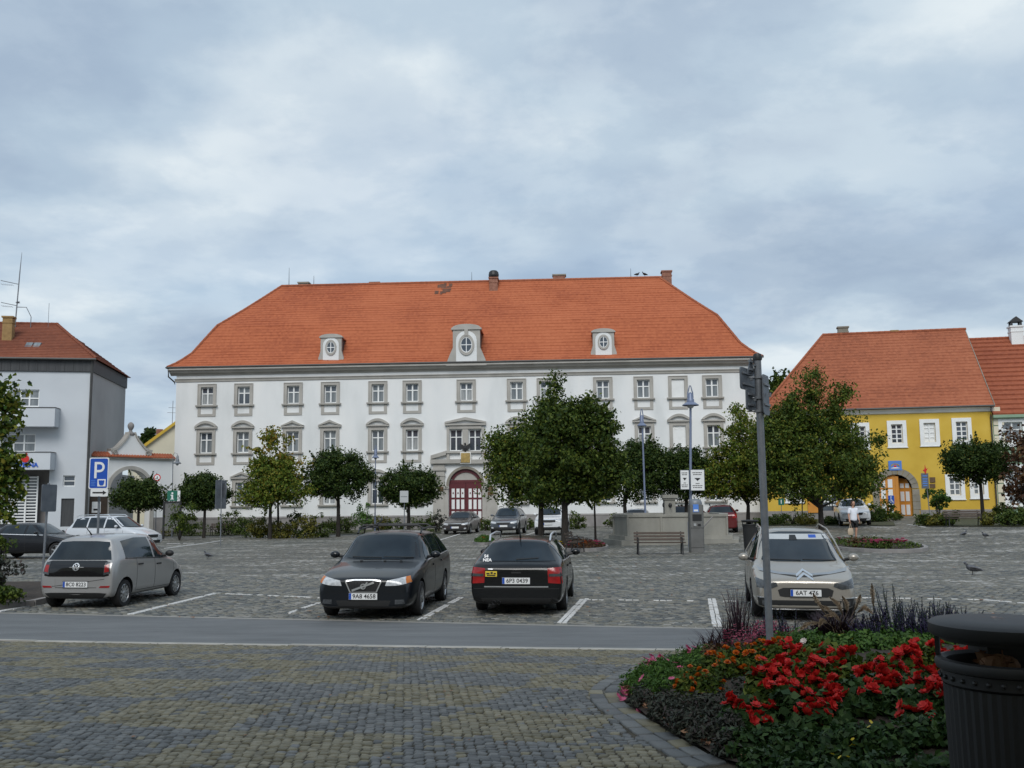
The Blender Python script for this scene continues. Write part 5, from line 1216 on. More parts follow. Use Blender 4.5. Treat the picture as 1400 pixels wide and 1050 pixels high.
# ---- lights, grilles and marks of each kind
def lamp_pair(add, bvh, axis, lo, up, mt, nm, off=.008):
    add(nm, patch(bvh, axis, lo, up, 7, 4, off), mt); add(nm, patch(bvh, axis, mirrored(lo), mirrored(up), 7, 4, off), mt)
def wipers(t, bvh, add, zc, hw):
    m = MB()
    for x0, x1 in ((-.55, .02), (.05, .62)):
        p = patch(bvh, 'front', [(x0*hw/.9, zc+.052), (x1*hw/.9, zc+.04)], [(x0*hw/.9, zc+.064), (x1*hw/.9, zc+.052)], 8, 1, .016, .008); m.add(p.v, p.f)
    add('wiper', m, 'black_plastic')
def d_volvo(t, bvh, s, add, lod):
    hw = s['W']/2
    lamp_pair(add, bvh, 'front', [(.40, .625), (.62, .630), (.84, .675)], [(.43, .715), (.62, .75), (.80, .785)], 'lamp_lens', 'headlight')
    lamp_pair(add, bvh, 'front', [(.775, .665), (.845, .685)], [(.745, .772), (.805, .782)], 'lens_amber', 'indicator', .012)
    add('grille', patch(bvh, 'front', [(-.235, .515), (.235, .515)], [(-.315, .70), (-.16, .715), (.16, .715), (.315, .70)], 8, 4, .006), 'black_plastic')
    m = MB()
    for i in range(11):
        x = -.25+.05*i; p = patch(bvh, 'front', [(x-.006, .53), (x+.006, .53)], [(x*1.14-.006, .695), (x*1.14+.006, .695)], 1, 4, .012, .01); m.add(p.v, p.f)
    add('grille_slat', m, 'black_paint')
    m = MB(); ring = [(-.235, .515), (.235, .515), (.32, .70), (.16, .718), (-.16, .718), (-.32, .70)]
    for (a, c), (b, d) in zip(ring, ring[1:]+ring[:1]):
        dx, dz = b-a, d-c; l = math.hypot(dx, dz); nx, nz = -dz/l*.016, dx/l*.016; p = patch(bvh, 'front', [(a-nx, c-nz), (b-nx, d-nz)], [(a+nx*.3, c+nz*.3), (b+nx*.3, d+nz*.3)], 6, 1, .016, .014); m.add(p.v, p.f)
    add('grille_surround', m, 'chrome')
    p = patch(bvh, 'front', [(-.20, .525), (.20, .668)], [(-.215, .558), (.185, .70)], 8, 1, .022, .014); add('diagonal_bar', p, 'chrome')
    m = MB()
    for k in range(16):
        a0, a1 = 2*math.pi*k/16, 2*math.pi*(k+1)/16; p = patch(bvh, 'front', [(.052*math.cos(a0), .615+.052*math.sin(a0)), (.052*math.cos(a1), .615+.052*math.sin(a1))], [(.034*math.cos(a0), .615+.034*math.sin(a0)), (.034*math.cos(a1), .615+.034*math.sin(a1))], 1, 1, .03, .01); m.add(p.v, p.f)
    p = patch(bvh, 'front', [(.04, .64), (.085, .675)], [(.03, .655), (.07, .69)], 1, 1, .03, .01); m.add(p.v, p.f); add('emblem', m, 'chrome')
    plate(t, '9A8 4658', (-.0, -.012, .44), 0)
    add('bumper_intake', patch(bvh, 'front', [(-.46, .265), (.46, .265)], [(-.50, .365), (.50, .365)], 10, 2, .004), 'black_plastic')
    lamp_pair(add, bvh, 'front', [(.58, .30), (.76, .31)], [(.58, .38), (.74, .385)], 'lens_dark', 'fog_light')
    add('bumper_lip', patch(bvh, 'front', [(-.70, .225), (.70, .225)], [(-.70, .255), (.70, .255)], 10, 1, .01), 'black_plastic')
    wipers(t, bvh, add, s['cowl'], hw); rails(t, s, 'black_paint')
    for y in (s['ya']+.35, s['ya']+1.35):
        m = MB(); m.tube([(-.66, y, s['H']+.045), (-.56, y, s['H']+.10), (.56, y, s['H']+.10), (.66, y, s['H']+.045)], .020, 8); m.build('roof_bar', M['black_plastic'], t)
    m = MB(); m.tube([(-.30, s['ya']+.2, s['H']+.11), (-.30, s['ya']+1.5, s['H']+.11)], .022, 6); m.tube([(-.30, s['ya']+.35, s['H']+.12), (-.20, s['ya']+.38, s['H']+.20), (-.24, s['ya']+.5, s['H']+.25)], .018, 6); m.build('bike_carrier', M['black_plastic'], t)
    m = MB()
    for x in (-.36, .1, .42): m.box((x, yhood(s), s['hood']+.055), (x+.05, yhood(s)+.03, s['hood']+.072))
    m.build('washer_jet', M['black_plastic'], t)
def yhood(s): return s['yc']-.18
def rails(t, s, mt, h=.06):
    for sx in (-1, 1):
        x = sx*s['W']/2*s.get('rw', .70)*.94; y0, y1 = s['ya']+.15, s['yr']-.05; H = s['H']; m = MB(); m.tube([(x, y0, H-.06), (x, y0+.15, H+h-.035), (x, (y0+y1)/2, H+h-.015), (x, y1-.15, H+h-.045), (x*.99, y1, H-.08)], .019, 8); m.build('roof_rail', M[mt], t, True)
def d_audi(t, bvh, s, add, lod):
    L = s['L']; hw = s['W']/2
    lamp_pair(add, bvh, 'rear', [(.60, .615), (.86, .60)], [(.585, .88), (.83, .90)], 'lens_red', 'tail_light', .010)
    lamp_pair(add, bvh, 'rear', [(.615, .735), (.85, .735)], [(.612, .785), (.842, .785)], 'lens_dark', 'reversing_light', .016)
    plate(t, '6P3 0439', (0, L+.012, .655), math.pi)
    add('chrome_strip', patch(bvh, 'rear', [(.60, .535), (-.60, .535)], [(.60, .555), (-.60, .555)], 10, 1, .016, .014), 'chrome')
    add('bumper_seam', patch(bvh, 'rear', [(.80, .505), (-.80, .505)], [(.80, .515), (-.80, .515)], 12, 1, .003, .004), 'black_plastic')
    add('bumper_skirt', patch(bvh, 'rear', [(.62, .24), (-.62, .24)], [(.66, .335), (-.66, .335)], 10, 2, .006), 'black_plastic')
    m = MB(); m.tube([(.07, L-.22, 1.04), (.0, L-.16, 1.055), (-.34, L-.16, 1.075)], .010, 5); add('rear_wiper', patch(bvh, 'rear', [(.02, 1.02), (-.40, 1.045)], [(.02, 1.036), (-.40, 1.061)], 8, 1, .016, .01), 'black_plastic')
    p = patch(bvh, 'rear', [(.58, .73), (.36, .73)], [(.58, .83), (.36, .83)], 2, 2, .006, .008); add('yellow_sticker', p, 'sticker_yellow')
    m = MB()
    for (x0, z0, x1, z1) in ((.55, .745, .39, .765), (.56, .775, .50, .80), (.48, .78, .44, .815), (.42, .775, .38, .80)): p = patch(bvh, 'rear', [(x0, z0), (x1, z0)], [(x0, z1), (x1, z1)], 1, 1, .010, .004); m.add(p.v, p.f)
    add('sticker_print', m, 'print_black')
    m = MB(); tm = text_mesh('S4', .085, M['sign_white'], .001, .003, 'LEFT'); link('window_sticker', tm, t, mat=Matrix.Translation((.62, L-.145, 1.10)) @ Matrix.Rotation(math.pi, 4, 'Z') @ Matrix.Rotation(R(64), 4, 'X'))
    tm = text_mesh('NEA', .085, M['sign_white'], .001, .003, 'LEFT'); link('window_sticker', tm, t, mat=Matrix.Translation((.64, L-.113, 1.03)) @ Matrix.Rotation(math.pi, 4, 'Z') @ Matrix.Rotation(R(64), 4, 'X'))
    for x in (.42, .33):
        m = MB(); m.tube([(x, L-.25, .255), (x, L+.01, .255)], .036, 10, cap=False); m.build('exhaust_pipe', M['alloy'], t, True)
    add('badge', patch(bvh, 'rear', [(.53, .86), (.44, .86)], [(.53, .874), (.44, .874)], 2, 1, .006, .006), 'alloy')
    add('handle_recess', patch(bvh, 'rear', [(.09, .79), (-.09, .79)], [(.09, .82), (-.09, .82)], 3, 1, .008, .006), 'black_plastic')
    rails(t, s, 'chrome', .075)
    m = MB(); m.tube([(0, s['yr']-.18, s['H']-.03), (0, s['yr']-.10, s['H']+.05), (0, s['yr']+.02, s['H']+.33)], [.02, .012, .008], 6); m.build('aerial', M['black_plastic'], t)
    for sx in (-1, 1): m = MB(); m.ball((sx*.36, s['ya']+1.0, 1.12), (.10, .06, .14)); m.build('headrest', M['black_plastic'], t)
def d_up(t, bvh, s, add, lod):
    L = s['L']
    p = patch(bvh, 'rear', [(.69, .675), (.62, .655), (-.62, .655), (-.69, .675)], [(.66, .94), (.62, .97), (-.62, .97), (-.66, .94)], 14, 6, .005); add('tailgate_glass', p, 'gloss_black')
    lamp_pair(add, bvh, 'rear', [(.585, .69), (.715, .72)], [(.585, .93), (.675, .945)], 'lens_dark', 'tail_light', .012)
    lamp_pair(add, bvh, 'rear', [(.60, .74), (.69, .755)], [(.595, .88), (.672, .89)], 'lens_red', 'tail_lens', .015)
    plate(t, '8C0 8223', (0, L+.010, .50), math.pi)
    m = MB()
    for k in range(20):
        a0, a1 = 2*math.pi*k/20, 2*math.pi*(k+1)/20; p = patch(bvh, 'rear', [(.072*math.cos(a0), .845+.072*math.sin(a0)), (.072*math.cos(a1), .845+.072*math.sin(a1))], [(.058*math.cos(a0), .845+.058*math.sin(a0)), (.058*math.cos(a1), .845+.058*math.sin(a1))], 1, 1, .022, .012); m.add(p.v, p.f)
    for pts in ([(.034, .90), (0, .85), (-.034, .90)], [(.056, .87), (.028, .795), (0, .84), (-.028, .795), (-.056, .87)]):
        for (a, c), (b, d) in zip(pts, pts[1:]):
            p = patch(bvh, 'rear', [(a-.006, c), (b-.006, d)], [(a+.006, c), (b+.006, d)], 2, 1, .022, .01); m.add(p.v, p.f)
    add('emblem', m, 'chrome')
    lamp_pair(add, bvh, 'rear', [(.50, .435), (.70, .435)], [(.53, .470), (.72, .475)], 'lens_red', 'reflector', .010)
    m = MB(); 
    for a, b in (((-.60, .60), (-.44, .44)), ((.44, .44), (.60, .60))): 
        p = patch(bvh, 'rear', [(a[1], a[0] if False else .44), (b[1], .60)] if False else [(a[0], .60 if a[0] < 0 else .44), (b[1] if False else a[1], .44 if a[0] < 0 else .60)], [(a[0], .61 if a[0] < 0 else .45), (a[1], .45 if a[0] < 0 else .61)], 6, 1, .003, .004); m.add(p.v, p.f)
    p = patch(bvh, 'rear', [(.44, .43), (-.44, .43)], [(.44, .44), (-.44, .44)], 8, 1, .003, .004); m.add(p.v, p.f); add('bumper_crease', m, 'black_plastic')
    add('bumper_skirt', patch(bvh, 'rear', [(.56, .225), (-.56, .225)], [(.66, .32), (.5, .335), (-.5, .335), (-.66, .32)], 10, 2, .006), 'black_plastic')
    m = MB(); m.tube([(0, s['yr']-.18, s['H']-.02), (0, s['yr']-.12, s['H']+.03), (0.02, s['yr']+.04, s['H']+.16)], [.02, .012, .006], 6); m.build('aerial', M['black_plastic'], t)
def d_citroen(t, bvh, s, add, lod):
    hw = s['W']/2
    lamp_pair(add, bvh, 'front', [(.47, .625), (.60, .575), (.82, .60)], [(.49, .685), (.64, .70), (.83, .755)], 'lens_dark', 'headlight', .008)
    lamp_pair(add, bvh, 'front', [(.10, .800), (.45, .815), (.86, .875)], [(.12, .826), (.45, .845), (.84, .925)], 'alloy', 'light_strip', .008)
    add('hood_shutline', patch(bvh, 'front', [(-.84, .865), (-.12, .775), (.12, .775), (.84, .865)], [(-.84, .876), (-.12, .79), (.12, .79), (.84, .876)], 14, 1, .004, .006), 'black_plastic')
    m = MB()
    for z in (.745, .800):
        for sx in (-1, 1):
            p = patch(bvh, 'front', [(0, z+.055), (sx*.14, z-.03)], [(0, z+.088), (sx*.14, z+.004)], 4, 1, .018, .014); m.add(p.v, p.f)
    add('chevron_emblem', m, 'chrome')
    add('grille', patch(bvh, 'front', [(-.44, .455), (-.36, .44), (.36, .44), (.44, .455)], [(-.47, .56), (-.38, .60), (.38, .60), (.47, .56)], 10, 3, .006), 'black_plastic')
    plate(t, '6AT 476', (.0, -.02, .515), 0)
    add('bumper_intake', patch(bvh, 'front', [(-.56, .245), (.56, .245)], [(-.60, .385), (.60, .385)], 10, 2, .006), 'black_plastic')
    lamp_pair(add, bvh, 'front', [(.62, .27), (.80, .29)], [(.60, .42), (.81, .43)], 'black_plastic', 'fog_recess', .006)
    lamp_pair(add, bvh, 'front', [(.65, .30), (.74, .305)], [(.65, .375), (.74, .38)], 'lens_dark', 'fog_light', .012)
    lamp_pair(add, bvh, 'front', [(.58, .415), (.81, .43)], [(.58, .430), (.82, .447)], 'chrome', 'fog_trim', .013)
    add('bumper_lip', patch(bvh, 'front', [(-.62, .218), (.62, .218)], [(-.62, .238), (.62, .238)], 10, 1, .012), 'chrome')
    wipers(t, bvh, add, s['cowl'], hw)
    p = patch(bvh, 'front', [(-.60, 1.375), (.62, 1.375)], [(-.55, 1.47), (.57, 1.47)], 10, 2, .0085, .004); add('sun_visor', p, 'lamp_glass')
    p = patch(bvh, 'front', [(.24, 1.40), (.38, 1.40)], [(.24, 1.455), (.38, 1.455)], 2, 2, .0110, .004); add('parking_badge', p, 'sign_blue')
    p = patch(bvh, 'front', [(-.13, 1.36), (.02, 1.36)], [(-.11, 1.45), (0, 1.45)], 4, 2, .0125, .004); add('sensor_box', p, 'black_plastic')
    for sx in (-1, 1):
        x = sx*hw*.70*.97; m = MB(); m.tube([(x*1.25, s['yc']+.02, s['cowl']+.08), (x*1.12, lerp(s['yc'], s['ya'], .55), lerp(s['cowl'], s['H'], .6)), (x, s['ya']+.05, s['H']-.035), (x, s['yr']-.5, s['H']+.03), (x, s['yr'], s['H']-.04)], .015, 8); m.build('roof_arch', M['paint_champagne'], t, True)
def d_front(t, bvh, s, add, lod):
    hw = s['W']/2; z = s['nose']; k = s.get('face', 'skoda')
    lamp_pair(add, bvh, 'front', [(.46*hw/.9, z-.15), (.86*hw/.9, z-.10)], [(.44*hw/.9, z-.045), (.85*hw/.9, z+.02)], 'lamp_lens', 'headlight')
    gw = .42 if k != 'duster' else .50; add('grille', patch(bvh, 'front', [(-gw*.85, z-.20), (gw*.85, z-.20)], [(-gw, z-.07), (-gw*.4, z-.05), (gw*.4, z-.05), (gw, z-.07)], 10, 3, .008), 'black_plastic')
    m = MB(); p = patch(bvh, 'front', [(-gw, z-.07), (gw, z-.07)], [(-gw, z-.045), (gw, z-.045)], 8, 1, .016, .012); m.add(p.v, p.f); add('grille_strip', m, 'chrome')
    plate(t, None, (0, -.015, z-.29), 0)
    add('bumper_intake', patch(bvh, 'front', [(-.55, s.get('zb', .2)+.06), (.55, s.get('zb', .2)+.06)], [(-.6, s.get('zb', .2)+.20), (.6, s.get('zb', .2)+.20)], 10, 2, .006), 'black_plastic')
    lamp_pair(add, bvh, 'front', [(.60*hw/.9, s.get('zb', .2)+.14), (.74*hw/.9, s.get('zb', .2)+.15)], [(.60*hw/.9, s.get('zb', .2)+.22), (.74*hw/.9, s.get('zb', .2)+.23)], 'lamp_lens' if k != 'duster' else 'lens_dark', 'fog_light', .01)
    wipers(t, bvh, add, s['cowl'], hw)
    if s.get('rail'): rails(t, s, s['rail'])
    lamp_pair(add, bvh, 'rear', [(.60*hw/.9, s['tail']-.28), (.84*hw/.9, s['tail']-.28)], [(.60*hw/.9, s['tail']-.08), (.82*hw/.9, s['tail']-.06)], 'lens_red', 'tail_light', .01)
    plate(t, None, (0, s['L']+.012, s['tail']-.32), math.pi)
def wins(yc, ya, b1, yr, d0, c=None):
    """front side window, rear side window and (wagons) a third one: (y0, y1, lean at front, lean at rear)"""
    w = [(yc+.26, b1-.045, (ya-yc-.20, -.035), (.0, -.0))]
    w.append((b1+.045, (c-.05 if c else yr-.02), (.0, -.0), ((.0, -.0) if c else (d0, -.04))))
    if c: w.append((c+.04, yr+.06, (.0, -.0), (d0, -.05)))
    return w
SP = {}
SP['volvo'] = dict(L=4.82, W=1.86, H=1.55, nose=.79, hood=.935, cowl=1.0, tail=1.04, yc=1.40, ya=2.04, yr=4.22, yt=4.70, fa=.93, ra=3.75, wr=.325, fn=.87, rn=.94, rw=.74, seams=(1.30, 2.42, 3.42), handles=(2.28, 3.28), trim='chrome', detail=d_volvo, spokes=5, handle_mat='paint_charcoal')
SP['volvo']['win'] = wins(1.40, 2.04, 2.46, 4.22, -.05, 3.45)
SP['audi'] = dict(L=4.80, W=1.81, H=1.44, nose=.70, hood=.86, cowl=.95, tail=.985, yc=1.35, ya=2.02, yr=4.08, yt=4.62, fa=.90, ra=3.66, wr=.315, fn=.84, rn=.955, rw=.70, rg=(1.005, 1.335), rgw=.80, seams=(1.25, 2.35, 3.35), handles=(2.2, 3.2), trim='chrome', detail=d_audi, mirror_mat='paint_black')
SP['audi']['win'] = wins(1.35, 2.02, 2.40, 4.08, -.05, 3.40)
SP['up'] = dict(L=3.54, W=1.64, H=1.50, nose=.70, hood=.83, cowl=.92, tail=.97, yc=.82, ya=1.52, yr=3.18, yt=3.44, fa=.60, ra=3.01, wr=.285, ww=.175, spokes=10, fn=.82, rn=.94, rw=.76, rdrop=.07, belt=.02, rg=(.985, 1.355), rgw=.82, seams=(.78, 1.72, 2.55), handles=(1.55, 2.40), handle_mat='black_plastic', mirror_mat='black_plastic', detail=d_up)
SP['up']['win'] = wins(.82, 1.52, 1.74, 3.02, -.05)
SP['citroen'] = dict(L=4.43, W=1.83, H=1.60, nose=.78, hood=.90, cowl=.97, tail=1.05, yc=.92, ya=2.02, yr=3.98, yt=4.34, fa=.88, ra=3.66, wr=.335, fn=.86, rn=.93, rw=.715, wsw=.86, seams=(1.15, 2.22, 3.2), handles=(2.08, 3.05), detail=d_citroen, trim='chrome')
SP['citroen']['win'] = wins(.92, 2.02, 2.30, 3.95, -.05, 3.25)
SP['hatch'] = dict(L=4.57, W=1.77, H=1.46, nose=.73, hood=.90, cowl=.97, tail=1.0, yc=1.25, ya=1.98, yr=3.95, yt=4.45, fa=.90, ra=3.52, wr=.315, fn=.86, rn=.93, seams=(1.2, 2.25, 3.2), handles=(2.1, 3.05), detail=d_front, face='skoda', zb=.19)
SP['hatch']['win'] = wins(1.25, 1.98, 2.28, 3.7, -.1)
SP['suv'] = dict(L=4.45, W=1.80, H=1.68, nose=.84, hood=1.02, cowl=1.10, tail=1.10, yc=1.25, ya=1.85, yr=3.98, yt=4.32, fa=.88, ra=3.50, wr=.35, zb=.27, fn=.88, rn=.95, seams=(1.2, 2.25, 3.2), handles=(2.1, 3.05), detail=d_front, clad=.10, rail='black_plastic')
SP['suv']['win'] = wins(1.25, 1.85, 2.28, 3.98, -.05, 3.25)
SP['duster'] = dict(SP['suv'], L=4.34, W=1.80, H=1.66, nose=.97, hood=1.08, cowl=1.14, face='duster', clad=.13, zb=.29, rail='alloy')
SP['mpv'] = dict(L=4.75, W=1.88, H=1.68, nose=.74, hood=.93, cowl=1.03, tail=1.06, yc=1.05, ya=1.95, yr=4.25, yt=4.62, fa=.92, ra=3.82, wr=.33, fn=.84, rn=.94, rw=.72, seams=(1.15, 2.25, 3.3), handles=(2.1, 3.15), detail=d_front, rail='chrome')
SP['mpv']['win'] = wins(1.05, 1.95, 2.30, 4.2, -.08, 3.35)
SP['saloon'] = dict(L=4.65, W=1.80, H=1.45, nose=.70, hood=.87, cowl=.95, tail=1.0, yc=1.30, ya=2.0, yr=3.35, yt=3.95, fa=.90, ra=3.58, wr=.32, fn=.84, rn=.92, seams=(1.2, 2.25, 3.2), handles=(2.1, 3.05), detail=d_front, trim='chrome')
SP['saloon']['win'] = wins(1.30, 2.0, 2.28, 3.30, -.12)
def near(px, d, front, phi, L):  # middle of the car from the middle of its near face; phi leans the far end to the right
    p = GX(px, d); q = p + Vector((math.sin(R(phi)), math.cos(R(phi)), 0))*L/2; q.z = GZ(q.x, q.y); return q, (270-phi if front else 90-phi)
p, h = near(108, 20.5, False, 6, 3.54); car('small_hatchback', 'silver small hatchback seen from behind with a black glass tailgate', SP['up'], 'paint_silver', p, h)
p, h = near(498, 18.3, True, 5, 4.82); car('estate_car', 'dark grey estate car facing the road with roof bars and a bright-rimmed grille', SP['volvo'], 'paint_charcoal', p, h)
p, h = near(705, 18.9, False, 6, 4.80); car('estate_car', 'black estate car seen from behind with a yellow sticker on its tailgate', SP['audi'], 'paint_black', p, h)
p, h = near(1097, 17.7, True, 11, 4.43); car('people_carrier', 'champagne people carrier facing the road behind the flower bed', SP['citroen'], 'paint_champagne', p, h)
p = G(36, 764); p.y += .7; p.z = GZ(p.x, p.y); car('saloon_car', 'dark saloon car side-on at the left edge behind the shrub', SP['saloon'], 'paint_navy', p, -6, 1)
p = GX(158, 52); car('people_carrier', 'silvery white people carrier side-on in front of the gate wall', SP['mpv'], 'paint_pearl', p, -17, 1)
p, h = near(622, 64.5, True, 9, 4.57); car('hatchback', 'dark brown hatchback facing us in front of the palace door', SP['hatch'], 'paint_brown', p, h, 1)
p, h = near(688, 61.5, True, 9, 4.45); car('off_roader', 'slate grey off-roader between the brown hatchback and the white one', SP['suv'], 'paint_slate', p, h, 1)
p, h = near(749, 59.5, True, 9, 4.34); car('off_roader', 'white off-roader facing us behind the two dark tree trunks', SP['duster'], 'paint_white', p, h, 1)
p, h = near(1170, 58.5, True, 13, 4.4); car('off_roader', 'white off-roader facing us beside the bush at the yellow gateway', dict(SP['suv'], H=1.60, clad=.03, zb=.24, rail='alloy'), 'paint_white', p, h, 1)
p, h = near(868, 60, True, 10, 4.4); car('hatchback', 'white car whose roof shows above the left half of the fountain', SP['hatch'], 'paint_white', p, h, 1)
p, h = near(932, 61, True, 8, 4.4); car('hatchback', 'red car showing above the fountain beside the stone pillar', dict(SP['hatch'], H=1.58), 'paint_red', p, h, 1)
p, h = near(987, 56.5, False, 10, 4.45); car('off_roader', 'dark red car parked behind the right end of the fountain', dict(SP['suv'], H=1.60, clad=0, zb=.22), 'paint_red', p, h, 1)
# ================================================================== trees, shrubs
rng = np.random.default_rng(11)
def unit(n):
    v = rng.normal(size=(n, 3)); return v / np.linalg.norm(v, axis=1, keepdims=True)
def leaf_np(name, Pt, size, mt, out=None, asp=.62, upb=.35, outb=.6, droop=0.0):
    """leaf blades: a folded rhombus for every point"""
    n = len(Pt); S = size * (.65 + .7 * rng.random(n))[:, None]
    Nn = unit(n) * .9
    if out is not None: Nn = Nn + out * outb
    Nn[:, 2] += upb; Nn /= np.linalg.norm(Nn, axis=1, keepdims=True)
    D = unit(n); D[:, 2] -= droop; D -= Nn * (D * Nn).sum(1, keepdims=True); D /= np.linalg.norm(D, axis=1, keepdims=True) + 1e-9
    W = np.cross(Nn, D); V = np.empty((n, 4, 3)); f = Nn * S * .12
    V[:, 0] = Pt - D * S * .5; V[:, 1] = Pt + W * S * asp * .5 + f - D * S * .05; V[:, 2] = Pt + D * S * .5; V[:, 3] = Pt - W * S * asp * .5 + f - D * S * .05
    return np_mesh(name, V, np.arange(4 * n).reshape(n, 4), mt)
def blob_px(b, d, base):
    cx, cy, rx, ry = b; c = P(cx, cy, d) - base; k = F / (d * .993)
    return np.array(c), np.array([rx / k, (rx + ry) / 2 / k * .95, ry / k])
def crown_points(blobs, n, fuzz, lump, shell=.70, K=None):
    vol = np.array([(b[1][0] * b[1][2]) for b in blobs]); vol = vol / vol.sum(); K = K or max(24, int(n / 90)); cen = []; outd = []
    for (c, r), w_ in zip(blobs, vol):
        k = max(5, int(K * w_)); u = unit(k); rad = shell + (1 - shell) * rng.random(k) ** .6; rad[rng.random(k) < .18] *= .6
        cen.append(c + u * r * rad[:, None]); outd.append(u)
    cen = np.concatenate(cen); outd = np.concatenate(outd); pick = rng.integers(0, len(cen), n)
    sc = fuzz * (.55 + .9 * rng.random(len(cen)))
    off = unit(n) * (rng.random(n) ** (1 / 2.2))[:, None] * sc[pick][:, None]; off[:, 2] *= .75
    Pt, Od = cen[pick] + off * lump, outd[pick] * .6 + off / (sc[pick][:, None] + 1e-6) * .6
    if n > 2500:                 # sprigs that break the outline
        ns = 26; per = int(n * .05 / ns) + 8; si = rng.integers(0, len(cen), ns); e = Pt[:0]
        for i in si:
            d_ = outd[i] + [0, 0, .55]; d_ = d_ / np.linalg.norm(d_); L_ = fuzz * rng.uniform(.7, 1.7); t_ = rng.random(per); q = cen[i] + d_ * (t_ * L_)[:, None] + unit(per) * (.17 * fuzz * (1.15 - t_))[:, None]
            e = np.concatenate([e, q])
        Pt[:len(e)] = e
    return Pt, Od, cen
def tree(name, label, cat, group, blobs, d, trunk_px, leaf, n, size, fuzz=.55, tr=.13, limbs=7, base_z=None, shell=.70, asp=.62, stem=True, K=None, mixleaf=None, lump=1.0):
    base = GX(trunk_px, d); t = thing(name, label, cat, base, 0, group); bl = [blob_px(b, d, base) for b in blobs]
    Pt, Od, cen = crown_points(bl, n, fuzz, lump, shell, K)
    Pt[:, 2] = np.maximum(Pt[:, 2], .06)
    if mixleaf:
        k = rng.random(n) < .22; me = leaf_np('crown', Pt[~k], size, M[leaf], Od[~k], asp); link('crown', me, t); link('crown', leaf_np('crown', Pt[k], size, M[mixleaf], Od[k], asp), t)
    else: link('crown', leaf_np('crown', Pt, size, M[leaf], Od, asp), t)
    if stem:
        m = MB(); top = Vector(bl[0][0]); hb = max(.5, float(min((c[2] - r[2]) for c, r in bl))); lean = random.uniform(-.06, .06)
        m.tube([(0, 0, -.1), (lean * .3, 0, hb * .5), (lean, random.uniform(-.05, .05), hb), tuple(top * .98)], [tr * 1.25, tr, tr * .85, tr * .3], 8)
        pk = rng.choice(len(cen), min(limbs, len(cen)), replace=False)
        for i in pk:
            c = Vector(cen[i]); s0 = Vector((lean, 0, hb * random.uniform(.92, 1.1))); mid = s0.lerp(c, .5) + Vector((0, 0, .15)); m.tube([s0, mid, c], [tr * .5, tr * .32, tr * .08], 6)
        m.build('trunk', M['bark'], t, True)
    return t
TG = 'clipped trees along the palace front'
tree('maple_tree', 'dark ball-shaped tree in front of the gate archway', 'tree', TG, [(190,675,31,22),(178,681,25,16),(203,679,25,17)], 66, 190, 'leaf_dark', 14400, .15, .5, .10)
tree('maple_tree', 'dark ball-shaped tree at the left end of the palace beside the green information sign', 'tree', TG, [(277,671,29,23),(267,677,23,17),(291,676,23,17)], 66, 280, 'leaf_dark', 14400, .15, .5, .10)
tree('maple_tree', 'dense yellowing tree with a broad low crown before the third palace window', 'tree', TG, [(366,665,38,28),(350,670,20,18),(392,672,34,20),(372,645,28,22)], 62, 370, 'leaf_mixed', 10875, .165, .55, .11, shell=.55)
tree('young_tree', 'tall loose yellow-green tree with sky-like gaps in its crown', 'tree', TG, [(385,645,32,30),(374,612,24,22),(400,655,26,26),(388,628,36,16),(372,597,8,9)], 63.5, 381, 'leaf_turning', 2600, .22, .65, .07, 12, shell=.4)
tree('maple_tree', 'large dark ball-shaped tree between the palace windows left of the door', 'tree', TG, [(462,650,40,34),(446,656,28,27),(482,654,26,28),(460,632,26,18)], 64, 463, 'leaf_dark', 19200, .15, .55, .12)
tree('maple_tree', 'dark ball-shaped tree nearest the left side of the palace door', 'tree', TG, [(558,663,36,27),(545,668,26,21),(576,667,25,22)], 64, 559, 'leaf_dark', 16000, .15, .5, .11)
TM = 'trees in the middle of the square'
tree('maple_tree', 'large green tree left of the fountain with its trunk before the white off-roader', 'tree', TM, [(728,630,52,52),(702,640,36,34),(690,615,16,24),(745,590,40,44),(694,612,22,26),(700,665,34,20),(757,668,40,22)], 50.5, 739, 'leaf_green', 21750, .165, .7, .14, 9, shell=.62, mixleaf='leaf_mixed')
tree('maple_tree', 'biggest dark maple in the middle with a thin leader rising above its crown', 'tree', TM, [(778,615,60,66),(803,640,48,42),(760,655,52,34),(757,575,34,28),(806,572,34,32),(824,600,26,36),(757,528,4,22),(830,660,34,26),(798,558,16,16)], 43, 772, 'leaf_green', 30400, .155, .5, .15, 9, shell=.62, mixleaf='leaf_dark')
tree('young_tree', 'small tree on a thin black stem left of the fountain steps', 'tree', TM, [(814,660,30,28),(808,645,24,24)], 50, 813.5, 'leaf_mixed', 3500, .19, .5, .05, 5)
tree('maple_tree', 'dark tree behind the left blue lamp post above the fountain', 'tree', TM, [(868,645,42,38),(890,650,28,36),(848,655,32,30),(872,622,30,24),(898,640,16,28)], 59, 855, 'leaf_dark', 19200, .15, .55, .12)
tree('maple_tree', 'dark boxy tree behind the white parking notices', 'tree', TM, [(940,652,34,32),(923,645,18,30),(955,645,18,28),(938,630,28,18)], 60, 938, 'leaf_dark', 16000, .15, .5, .12)
tree('maple_tree', 'loose tree with a thin top leader just left of the grey sign post', 'tree', TM, [(1006,642,42,42),(1020,605,28,36),(985,655,28,26),(1032,655,32,36),(1013,570,8,22),(968,655,16,22)], 59, 1022, 'leaf_mixed', 18125, .165, .6, .12, 9, shell=.5)
